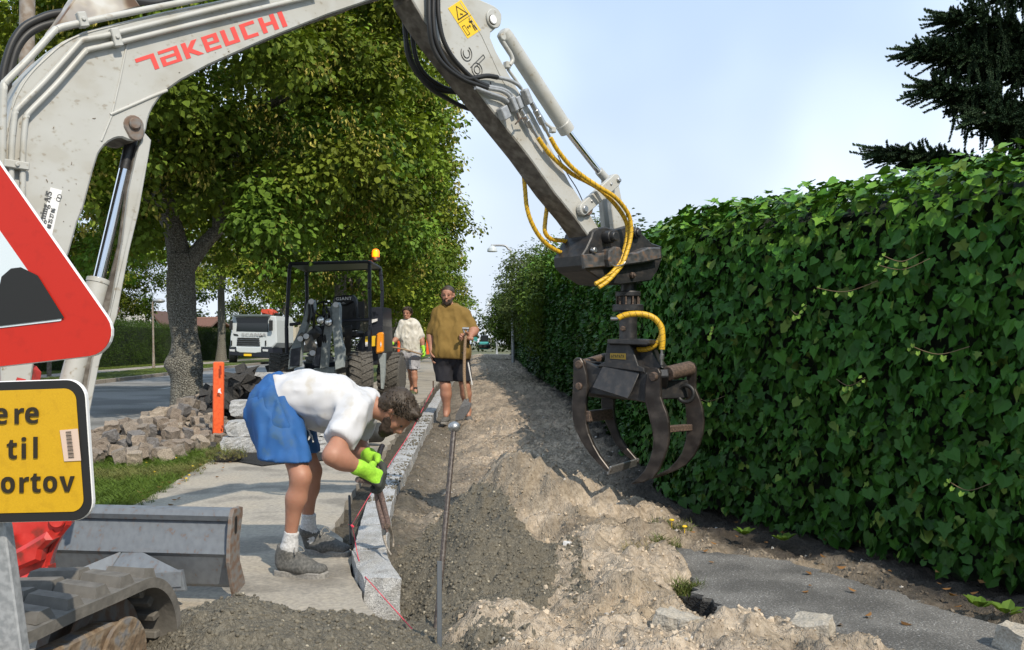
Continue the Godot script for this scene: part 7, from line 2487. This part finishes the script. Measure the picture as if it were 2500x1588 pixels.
# ---------------------------------------------------------------- stones
func stones():
	# heap of setts
	var meshes := []
	for k in 8:
		var st := new_st()
		rough_block(st, Transform3D.IDENTITY, Vector3(rng.randf_range(0.095, 0.13), rng.randf_range(0.09, 0.115), rng.randf_range(0.10, 0.135)), 4, 0.0065, 300.0, Vector3(k * 3.1, k, 0))
		st.generate_normals(); meshes.append(st.commit())
	var placed := []
	var spine := [Vector3(-3.7, 0, -7.9), Vector3(-3.6, 0, -9.0), Vector3(-3.55, 0, -10.0), Vector3(-3.9, 0, -11.4), Vector3(-4.1, 0, -12.8)]
	var tries := 0
	while placed.size() < 270 and tries < 9000:
		tries += 1
		var u := rng.randf() * 3.999
		var c: Vector3 = spine[int(u)].lerp(spine[int(u) + 1], u - int(u))
		var wide := lerpf(0.75, 0.5, u / 4.0)
		var o := rng.randf_range(-1, 1)
		var high := 0.34 * (1.0 - absf(o)) * (0.75 + 0.4 * wob.get_noise_1d(u * 60)) * (0.55 if u < 0.4 else 1.0)
		var p := Vector3(c.x + o * wide, 0.05 + high * rng.randf(), c.z + rng.randf_range(-0.15, 0.15))
		if absf(o) > 0.9: p.y = 0.05
		var ok := true
		for q in placed:
			if q.distance_to(p) < 0.108: ok = false; break
		if ok: placed.append(p)
	for p in placed:
		var o := MeshInstance3D.new()
		o.name = numbered("sett")
		o.mesh = meshes[rng.randi() % 8]
		o.material_override = M.setts[rng.randi() % 5]
		o.transform = Transform3D(Basis.from_euler(Vector3(rng.randf_range(-0.35, 0.35), rng.randf() * TAU, rng.randf_range(-0.35, 0.35))), p)
		add_child(o)
		tag(o, "grey brown stone sett lying in the loose heap beside the lime trunk", "paving stone", "stone setts in the heap")
	# lumps of broken asphalt behind the orange post
	var lumps := []
	for k in 5:
		var st := new_st()
		rough_block(st, Transform3D.IDENTITY, Vector3(rng.randf_range(0.22, 0.34), rng.randf_range(0.12, 0.2), rng.randf_range(0.2, 0.3)), 4, 0.07, 120.0, Vector3(k * 5.1, 9, 0))
		st.generate_normals(); lumps.append(st.commit())
	for k in 46:
		var u := rng.randf()
		var d := lerpf(11.4, 15.2, u)
		var o := MeshInstance3D.new()
		o.name = numbered("asphalt_lump")
		o.mesh = lumps[k % 5]; o.material_override = M.rubble
		var a := P(590, 900, d)
		var off := rng.randf_range(-0.55, 0.7)
		o.transform = Transform3D(Basis.from_euler(Vector3(rng.randf_range(-0.5, 0.5), rng.randf() * TAU, rng.randf_range(-0.5, 0.5))), Vector3(a.x + off, 0.08 + rng.randf() * maxf(0, 0.5 - absf(off) * 0.6), -d))
		add_child(o)
		tag(o, "dark lump of broken asphalt in the pile behind the orange post", "asphalt lump", "asphalt lumps in the dark pile")
	for q in [[500, 1098, 8.7, 0.2], [478, 1085, 9.2, 0.16], [520, 1068, 10.0, 0.18]]:
		var st := new_st()
		rough_block(st, Transform3D.IDENTITY, Vector3(q[3], 0.09, q[3] * 0.8), 4, 0.03, 100.0, Vector3(q[0], 0, 0))
		var o := done("flat_stone", st, M.rubble)
		o.position = G(q[0], q[1]) + Vector3(0, 0.03, 0)
		tag(o, ["dark flat stone on the grass at the foot of the white blocks", "dark flat stone at the right end of the sett heap", "dark flat stone just left of the orange post's foot"][[500, 478, 520].find(q[0])], "stone")
	# split granite blocks
	for q in [[-2.13, 0.075, -8.95, 1.12, 0.145, 0.34, 0.04, "long split white granite block at the bottom of the stack by the orange post"], [-2.11, 0.222, -8.97, 1.08, 0.14, 0.32, 0.02, "upper long split white granite block beside the bending person's shorts"], [-2.36, 0.372, -9.6, 0.9, 0.15, 0.3, 0.05, "white granite block lying higher, behind the upper long block"], [-2.97, 0.52, -12.2, 0.7, 0.26, 0.3, 0.0, "white granite block farther back above the dark lumps"], [-1.7, 0.1, -9.35, 0.5, 0.2, 0.3, -0.3, "white granite block seen between the bending person's arm and legs"], [-2.0, 0.2, -9.6, 1.0, 0.4, 0.3, 0.0, "white granite block under the higher one, mostly hidden behind"]]:
		var st := new_st()
		rough_block(st, Transform3D.IDENTITY, Vector3(q[3], q[4], q[5]), Vector3i(int(q[3] * 26), 6, 9), 0.008, 420.0, Vector3(q[0] * 7, q[1], q[2]), 0.3)
		var o := done("granite_block", st, M.granite)
		o.position = Vector3(q[0], q[1], q[2]); o.rotation.y = q[6]
		tag(o, q[7], "granite block", "split granite blocks by the orange post")
	var sh := new_st()
	plate(sh, pts([560, 1122, 600, 1098, 700, 1090, 830, 1100, 800, 1122, 690, 1130, 640, 1136], func(x, y): return G(x, y, 0.012)), Vector3(0, -0.009, 0))  # thin black sheet laid on the ground under the blocks
	tag(done("dark_sheet", sh, M.broken_edge), "flat black sheet lying under the white granite blocks", "asphalt scrap")
	# stones in the sand at the front
	for q in [[1655, 1578, 0.13, "pale rounded stone half sunk in the sand at the bottom edge"], [1985, 1566, 0.13, "square pale stone at the front edge of the old asphalt"], [2490, 1590, 0.12, "grey stone at the bottom right corner"], [1335, 1350, 0.05, "small pale stone on the sand beside the concrete heap"], [1120, 1385, 0.03, "white pebble on the concrete heap"], [1385, 1370, 0.03, "white pebble on the sand slope"]]:
		var st := new_st()
		rough_block(st, Transform3D.IDENTITY, Vector3(q[2], q[2] * 0.7, q[2] * 0.9), 8, q[2] * 0.045, 260.0, Vector3(q[0], 0, 0))
		var o := done("stone", st, mottled([[0.3, C(0.3, 0.27, 0.22)], [0.7, C(0.42, 0.38, 0.32)]], 0.05, 3.0, 0.9, 0.4, M.bump) if q[2] > 0.06 else M.label_white)
		var g := G(q[0], q[1], 0.0)
		o.position = Vector3(g.x, soil_h(g.x, -g.z) + q[2] * 0.15, g.z)
		if q[0] == 1985 or q[0] == 2490: o.position.y = 0.03
		o.rotation = Vector3(0.1, q[0], 0.1)
		tag(o, q[3], "stone")

# ---------------------------------------------------------------- heaps, tools and small things
func concrete_h(x: float, d: float) -> float:
	var h := 0.3 * maxf(0.0, 1.0 - Vector2((x + 0.77) / 0.74, (d - 2.72) / 0.84).length()) ** 0.9 - 0.03
	return h + wob.get_noise_2d(x * 60, d * 60) * 0.03 + maxf(wob.get_noise_2d(x * 260, d * 260), -0.1) * 0.02 + maxf(wob.get_noise_2d(x * 520, d * 520), -0.1) * 0.012

func trench_h(x: float, d: float) -> float:
	var e := Vector2((x + 0.22 + 0.05 * (d - 4.5)) / 0.44, (d - 4.55) / 1.15).length()
	var h := soil_h(x, d) + 0.25 * maxf(0.0, 1.0 - e) - 0.03 + wob.get_noise_2d(x * 14, d * 14) * 0.05
	return h + maxf(wob.get_noise_2d(x * 260, d * 260), -0.1) * 0.012

func tools():
	var white := func(_x, _d): return Color.WHITE
	var h1 := thing("concrete_heap", "grey heap of wet granular concrete at the front left beside the rubber track", "heap")
	hang("mound", field(1.85, 3.6, 0.0045, 150, func(_q): return -1.55, func(_q): return -0.02, concrete_h, white), M.concrete, h1)
	var h2 := thing("concrete_heap", "long heap of dark wet concrete in the trench under the ball-headed bar", "heap")
	hang("mound", field(3.0, 6.4, 0.0038, 110, func(q): return maxf(kerb_x(q) + 0.1, -0.75), func(_q): return 0.32, trench_h, white), M.concrete, h2)
	# granules of the concrete, clods on the sand
	var lump := new_st()
	ball(lump, Vector3.ZERO, Vector3(1, 0.8, 0.9), 3)
	lump.generate_normals()
	var grain := lump.commit()
	var st := new_st()
	rough_block(st, Transform3D.IDENTITY, Vector3(1.7, 1.3, 1.6), 2, 0.3, 12.0, Vector3(3, 1, 0))
	st.generate_normals()
	var clod := st.commit()
	var w := []; var t := []
	for k in 5200:
		var x := rng.randf_range(-1.5, -0.05); var d := rng.randf_range(2.0, 3.55)
		var y := concrete_h(x, d)
		if y < 0.0 and rng.randf() < 0.93: continue
		y = maxf(y, 0.0)
		w.append(Transform3D(Basis.from_euler(Vector3(rng.randf() * 6, rng.randf() * 6, 0)).scaled(Vector3.ONE * rng.randf_range(0.0025, 0.0085)), Vector3(x, y, -d)))
		t.append(grey(rng.randf_range(0.7, 1.25)) if rng.randf() > 0.02 else C(2.6, 2.6, 2.6))
	scatter("granules", grain, M.concrete_grain, w, t, h1)
	w = []; t = []
	for k in 6500:
		var d := rng.randf_range(3.1, 6.3); var x := rng.randf_range(maxf(kerb_x(d) + 0.15, -0.75), 0.32)
		var y := trench_h(x, d)
		if y < soil_h(x, d) - 0.004: continue
		w.append(Transform3D(Basis.from_euler(Vector3(rng.randf() * 6, rng.randf() * 6, 0)).scaled(Vector3.ONE * rng.randf_range(0.003, 0.011)), Vector3(x, y, -d)))
		t.append(grey(rng.randf_range(0.7, 1.25)) if rng.randf() > 0.02 else C(2.6, 2.6, 2.6))
	scatter("granules", grain, M.concrete_grain, w, t, h2)
	w = []; t = []
	for k in 10000:
		var d := 2.7 + 11.0 * pow(rng.randf(), 2.0); var x := rng.randf_range(kerb_x(maxf(d, 3.9)) + 0.2, table(HEDGE, d) - 0.05)
		if slab_cover(x, d) > 0.5: continue
		var s := rng.randf_range(0.002, 0.006) * (1.0 if k % 20 else 1.9) * (1.0 + d * 0.05)
		w.append(Transform3D(Basis.from_euler(Vector3(rng.randf() * 6, rng.randf() * 6, rng.randf() * 6)).scaled(Vector3.ONE * s), Vector3(x, soil_h(x, d) + s * 0.2, -d)))
		t.append(soil_c(x, d) * rng.randf_range(0.7, 1.1) if rng.randf() > 0.03 else C(0.45, 0.42, 0.38))
	var cl := scatter("clods", clod, M.grain, w, t)
	tag(cl, "loose clods and pebbles strewn over the dug sand", "clods")
	w = []; t = []
	for k in 1100:
		var d := rng.randf_range(5.6, 13.0)
		if wob.get_noise_1d(d * 55.0) < 0.02: continue
		var x := kerb_x(d) + 0.15 * pow(rng.randf(), 0.7)
		w.append(Transform3D(Basis.from_euler(Vector3(rng.randf() * 6, rng.randf() * 6, 0)).scaled(Vector3.ONE * rng.randf_range(0.003, 0.011)), Vector3(x, 0.062, -d)))
		t.append(grey(rng.randf_range(0.7, 1.2)))
	tag(scatter("mortar_crumbs", grain, M.concrete_grain, w, t), "crumbs of concrete spilt along the top of the kerb", "crumbs")
	# bar with a ball head, flat stake
	var bar_ := thing("iron_bar", "round iron bar with a ball head standing in the concrete heap", "bar")
	st = new_st()
	var a := P(1108, 1050, 3.75); var b := P(1060, 1592, 3.45)
	tube(st, [a, b], 0.0105, 12)
	done("shaft", st, mottled([[0.3, C(0.035, 0.026, 0.022)], [0.6, C(0.075, 0.055, 0.045)], [0.8, C(0.14, 0.13, 0.12)]], 0.03, 4.0, 0.45), bar_)
	st = new_st()
	ball(st, a + (a - b).normalized() * 0.012, Vector3(0.025, 0.022, 0.025), 10)
	done("ball_head", st, M.worn_steel, bar_)
	st = new_st()
	bar(st, P(1073, 1370, 3.12), P(1073, 1680, 3.05), 0.016, 0.007, Vector3(0, 0, 1), 0.0015)
	tag(done("flat_stake", st, plain_mat(C(0.12, 0.13, 0.14), 0.5, 0.4)), "flat grey steel stake standing in front of the ball-headed bar", "stake")
	st = new_st()
	bar(st, P(853, 1210, 4.9), P(857, 1330, 4.72), 0.012, 0.012, Vector3.RIGHT, 0.002)
	tag(done("string_peg", st, M.dark_steel), "dark iron peg by the kerb curve with the pink string tied on", "peg")
	st = new_st()
	bar(st, P(1058, 930, 17.5), P(1058, 965, 17.5), 0.025, 0.025, Vector3.RIGHT, 0.004)
	tag(done("string_peg", st, M.rust), "rusty peg holding the string beside the brown shirted worker", "peg")
	st = new_st()
	tube(st, [P(1058, 948, 17.45), P(1003, 1056, 10.3), P(962, 1117, 7.6), P(912, 1194, 5.85), P(858, 1284, 4.78)], [0.006, 0.004, 0.0028, 0.002, 0.0018], 5)
	tube(st, smooth_path([P(858, 1284, 4.78), P(864, 1303, 4.55), P(874, 1360, 4.25), P(888, 1402, 4.02), P(893, 1410, 3.9), P(920, 1440, 3.7), P(946, 1469, 3.55), P(1016, 1547, 3.25), P(1060, 1600, 3.1)], 3), 0.0019, 5)
	tube(st, [P(853, 1281, 4.8), P(863, 1286, 4.77)], 0.005, 6)
	tag(done("string_line", st, M.pink), "pink guide string stretched low along the granite kerb", "string")
	# kerb tongs in the bending person's hands
	var tg := thing("kerb_tongs", "rusty steel kerb tongs gripping the kerb below the green gloves", "tongs")
	st = new_st()
	tube(st, smooth_path([P(934, 1088, 4.5), P(926, 1110, 4.45), P(922, 1165, 4.32), P(921, 1215, 4.3), P(941, 1300, 4.32)], 5), 0.0125, 10)
	tube(st, smooth_path([P(872, 1171, 4.1), P(900, 1176, 4.16), P(918, 1180, 4.22), P(928, 1200, 4.28), P(948, 1280, 4.32)], 5), 0.0125, 10)
	done("handle", st, mottled([[0.3, C(0.1, 0.075, 0.07)], [0.7, C(0.24, 0.17, 0.15)]], 0.04, 4.0, 0.5), tg)
	st = new_st()
	tube(st, smooth_path([P(938, 1285, 4.32), P(938, 1310, 4.3), P(944, 1335, 4.22), P(955, 1355, 4.18)], 5), [0.013, 0.013, 0.012, 0.011, 0.010, 0.009, 0.008, 0.007, 0.006, 0.005, 0.004], 8)
	tube(st, smooth_path([P(946, 1280, 4.34), P(955, 1300, 4.42), P(960, 1318, 4.45), P(960, 1335, 4.45)], 5), [0.013, 0.013, 0.012, 0.011, 0.010, 0.009, 0.008, 0.007, 0.006, 0.005], 8)
	done("jaw", st, mottled([[0.3, C(0.22, 0.18, 0.14)], [0.7, C(0.4, 0.36, 0.3)]], 0.04, 4.0, 0.6), tg)
	st = new_st()
	disc(st, P(945, 1285, 4.28), Vector3(0, 0.2, 1).normalized(), 0.014, 0.02, 12)
	done("pivot", st, M.rust, tg)
	# shovel
	var sv := thing("shovel", "wooden handled shovel with a worn blade held by the bearded worker", "shovel")
	var sd := 12.78
	st = new_st()
	tube(st, smooth_path([P(1137, 812, sd), P(1134, 870, sd), P(1134, 930, sd - 0.02), P(1142, 990, sd - 0.05)], 5), 0.022, 10)
	done("handle", st, M.wood, sv)
	st = new_st()
	tube(st, [P(1129, 803, sd), P(1145, 803, sd)], 0.02, 10)
	tube(st, [P(1130, 803, sd), P(1136, 818, sd)], 0.014, 8)
	tube(st, [P(1144, 803, sd), P(1138, 818, sd)], 0.014, 8)
	done("grip", st, M.worn_steel, sv)
	st = new_st()
	plate(st, [P(1134, 974, sd - 0.06), P(1152, 986, sd - 0.1), P(1146, 1002, sd - 0.25), P(1130, 1024, sd - 0.5), P(1112, 1026, sd - 0.5), P(1112, 1015, sd - 0.4), P(1122, 996, sd - 0.2)], Vector3(0, -0.012, -0.004))
	tube(st, [P(1141, 975, sd - 0.04), P(1141, 995, sd - 0.1)], [0.024, 0.028], 8)
	done("blade", st, mottled([[0.3, C(0.05, 0.047, 0.044)], [0.7, C(0.12, 0.115, 0.11)]], 0.03, 3.0, 0.5), sv)
	st = new_st()
	tube(st, [P(938, 845, 19.05), P(985, 853, 18.95), P(1032, 866, 19.15)], 0.018, 8)
	tag(done("iron_rod", st, M.wood), "thin brown rod held across the waist of the youth in cream", "rod")

func orange_post(label: String, top: Vector3, foot: Vector3, w: float, fine: bool):
	var root := thing("marker_post", label, "marker post", Vector3.ZERO, 0, "orange marker posts")
	var st := new_st()
	var up := (top - foot).normalized()
	var side := Vector3(1, 0, 0)
	box(st, Transform3D(Basis(side, up, side.cross(up)).orthonormalized(), (top + foot) / 2.0), Vector3(w, top.distance_to(foot), w * 0.55), w * 0.2)
	done("body", st, M.orange, root)
	if fine:
		st = new_st()
		for q in [[536, 893, 541, 915], [541, 1039, 545, 1045]]: plate(st, pts([q[0], q[1], q[2] - 0.5, q[1], q[2], q[3], q[0] + 0.5, q[3]], func(x, y): return P(x, y, 9.595)), Vector3(0, 0, -0.004))
		done("slot", st, plain_mat(C(0.3, 0.03, 0.008), 0.7), root)
		st = new_st()
		plate(st, pts([533, 951, 539, 948, 538, 954, 541, 962, 535, 959, 532, 960], func(x, y): return P(x, y, 9.594)), Vector3(0, 0, -0.003))
		done("scuff", st, M.label_white, root)

func small_things():
	orange_post("bright orange marker post beside the white granite blocks", P(532, 884, 9.66), P(535, 1084, 9.66), 0.105, true)
	for q in [[947, 830, 878, 27.0, "orange marker post at the youth's raised glove"], [975, 830, 880, 27.0, "orange marker post between the loader and the youth"], [1044, 829, 866, 40.0, "orange marker post between the two standing workers"], [1059, 830, 868, 40.0, "orange marker post beside the brown shirted worker's arm"]]: orange_post(q[4], P(q[0], q[1], q[3]), P(q[0] + 1, q[2], q[3]), 0.12 if q[3] < 30 else 0.13, false)
	var st := new_st()
	plate(st, pts([1062, 822, 1069, 822, 1069, 848, 1062, 848], func(x, y): return P(x, y, 40.5)), Vector3(0, 0, -0.08))
	bx(st, P(1066, 856, 40.5), Vector3(0.1, 0.4, 0.06))
	tag(done("barrier_board", st, M.label_yellow), "orange yellow barrier board left of the brown shirt", "barrier")
	# black bag on the pavement
	st = new_st()
	var c := P(903, 1066, 9.5)
	blob(st, [[c + Vector3(-0.1, 0.0, 0), c + Vector3(0.1, 0.03, 0.05), 0.06, 0.07], [c + Vector3(-0.03, 0.06, 0), c + Vector3(0.08, 0.08, 0), 0.07, 0.05]], 0.012, 0.02, [[Vector3(0, 0.003, 0), Vector3.UP]], 0.03, 60.0)
	tag(done("black_bag", st, plain_mat(C(0.035, 0.035, 0.032), 0.6)), "crumpled dark bag lying on the pavement behind the bending person's chest", "bag")
	# grass: blades on the verge
	var blade := new_st()
	for i in 11:
		var a := rng.randf() * TAU; var r := rng.randf() * 0.03
		var p := Vector3(cos(a) * r, 0, sin(a) * r)
		var lean := Vector3(rng.randf_range(-0.03, 0.03), rng.randf_range(0.035, 0.085), rng.randf_range(-0.03, 0.03))
		var s := Vector3(sin(a), 0, cos(a)) * 0.0028
		blade.set_color(grey(rng.randf_range(0.75, 1.25)))
		tri(blade, p - s, p + lean * 0.6, p + s)
		tri(blade, p + lean * 0.6 - s * 0.7, p + lean + Vector3(lean.x, -0.004, lean.z) * 0.8, p + lean * 0.6 + s * 0.7)
	blade.generate_normals()
	var tuft := blade.commit()
	var w := []; var t := []
	for k in 15000:
		var d := 5.2 + 14.0 * pow(rng.randf(), 1.7)
		var x := rng.randf_range(maxf(road_mid(d) + 2.75, -0.56 * d), table(PAVE_L, d) + 0.05 * rng.randfn())
		w.append(Transform3D(Basis(Vector3.UP, rng.randf() * TAU).scaled(Vector3.ONE * rng.randf_range(0.6, 1.25)), Vector3(x, -0.01, -d)))
		var dry := clampf(wob.get_noise_2d(x * 12, d * 12) * 2.0, 0, 0.6)
		t.append(C(0.085, 0.135, 0.02).lerp(C(0.2, 0.18, 0.07), dry) * rng.randf_range(0.7, 1.25))
	tag(scatter("grass", tuft, M.blade, w, t), "grass of the near verge round the sett heap", "grass")
	w = []; t = []
	for k in 9000:
		var d := rng.randf_range(16, 48)
		var x := road_mid(d) + (rng.randf_range(-4.9, -2.75) if k % 3 else rng.randf_range(-7.4, -6.4))
		w.append(Transform3D(Basis(Vector3.UP, rng.randf() * TAU).scaled(Vector3(2.2, rng.randf_range(0.7, 1.3), 2.2)), Vector3(x, 0.0, -d)))
		t.append(C(0.12, 0.16, 0.03) * rng.randf_range(0.7, 1.25))
	tag(scatter("grass", tuft, M.blade, w, t), "grass of the verge across the road", "grass")
	# loose turf, tufts and weeds
	for q in [["turf_clod", 555, 1128, 0.16, 90, 0.35, "dug clod of dry grass lying on the pavement below the granite blocks", "turf"], ["grass_tuft", 1678, 1432, 0.06, 34, 0.1, "green yellow grass tuft at the broken edge of the old asphalt", "grass tuft"], ["grass_tuft", 1560, 1380, 0.07, 22, 0.8, "pale dry grass tuft on the sand left of the asphalt edge", "grass tuft"], ["weed", 1640, 1305, 0.1, 30, 0.1, "weeds with yellow dandelion flowers at the hedge foot", "weed"], ["weed", 1620, 1340, 0.08, 24, 0.1, "low weeds at the upper corner of the old asphalt", "weed"]]:
		var g := G(q[1], q[2], 0.0)
		var root := thing(q[0], q[6], q[7], Vector3(g.x, maxf(soil_h(g.x, -g.z), -0.03) if q[1] > 900 else 0.02, g.z))
		w = []; t = []
		for k in q[4]:
			var a := rng.randf() * TAU; var r: float = q[3] * sqrt(rng.randf())
			w.append(Transform3D(Basis(Vector3.UP, a) * Basis(Vector3.RIGHT, rng.randf_range(-0.6, 0.6)).scaled(Vector3.ONE * rng.randf_range(0.6, 1.3)), Vector3(cos(a) * r, 0.0 if q[1] > 900 else rng.randf() * 0.06, sin(a) * r * 0.7)))
			t.append(C(0.09, 0.13, 0.025).lerp(C(0.28, 0.22, 0.12), clampf(q[5] + rng.randf_range(-0.3, 0.4), 0, 1)) * rng.randf_range(0.6, 1.2))
		scatter("blades", tuft, M.blade, w, t, root)
		if q[0] == "turf_clod":
			st = new_st()
			blob(st, [[Vector3(-0.06, 0.02, 0), Vector3(0.08, 0.03, 0), 0.06, 0.05]], 0.01, 0.015, [[Vector3(0, -0.018, 0), Vector3.UP]], 0.03, 60.0)
			done("earth", st, M.rubble, root)
		if q[0] == "weed" and q[1] == 1640:
			for e in [[0, 0.05, 0], [0.05, 0.035, 0.1]]:
				st = new_st()
				tube(st, [Vector3(e[0], 0, e[2]), Vector3(e[0], e[1], e[2])], 0.002, 5)
				ball(st, Vector3(e[0], e[1], e[2]), Vector3(0.014, 0.007, 0.014), 5)
				done("flower", st, M.label_yellow, root)
	# broad leaved plants at the hedge foot
	for q in [[1820, 1310, "pale ivy seedling at the hedge foot, left of its neighbour"], [1915, 1325, "pale ivy seedling at the hedge foot, right of its neighbour"], [2390, 1490, "broad leaved weed on the dark soil left of another at the right edge"], [2455, 1505, "bright broad leaved weed nearest the right edge"]]:
		var g := G(q[0], q[1], 0.0)
		var root := thing("weed", q[2], "weed", Vector3(g.x, 0.0, g.z))
		st = new_st()
		for k in 7:
			var a := k * 0.9 + rng.randf()
			var dir := Vector3(cos(a), rng.randf_range(0.5, 1.2), sin(a)).normalized()
			var x := dir.cross(Vector3.UP).normalized()
			leaf(st, dir * 0.02, Basis(x, dir, x.cross(dir)), rng.randf_range(0.04, 0.062), C(0.1, 0.17, 0.028) * rng.randf_range(0.7, 1.2), 0.5)
		done("leaf_rosette", st, M.leaf, root)
	# dandelions in the verge, fallen leaves
	for q in [[490, 1118], [503, 1078], [418, 1130], [438, 1152], [522, 1160], [515, 1168], [531, 1138]]:
		st = new_st()
		var g := G(q[0] - 60.0, q[1], 0.03)
		tube(st, [Vector3(g.x, 0, g.z), g], 0.0008, 5)
		ball(st, g, Vector3(0.01, 0.005, 0.01), 5)
		tag(done("dandelion", st, M.label_yellow), "small yellow dandelion flower in the grass by the sett heap", "flower", "dandelions in the verge")
	var lf := new_st()
	leaf(lf, Vector3.ZERO, Basis(Vector3.RIGHT, PI / 2), 1.0, Color.WHITE, 0.45)
	lf.generate_normals()
	w = []; t = []
	for k in 130:
		var d := rng.randf_range(5.0, 11.0)
		var x := table(PAVE_L, d) + absf(rng.randfn()) * 0.25 - 0.1
		if k % 3 == 0: d = rng.randf_range(3.2, 5.4); x = rng.randf_range(0.8, 2.0)
		w.append(Transform3D(Basis.from_euler(Vector3(rng.randf_range(-0.3, 0.3), rng.randf() * TAU, rng.randf_range(-0.3, 0.3))).scaled(Vector3.ONE * rng.randf_range(0.02, 0.045)), Vector3(x, 0.014, -d)))
		t.append(C(0.25, 0.13, 0.05) * rng.randf_range(0.5, 1.3))
	tag(scatter("fallen_leaves", lf.commit(), M.leaf, w, t), "scattered brown fallen leaves along the verge and old asphalt", "leaves")
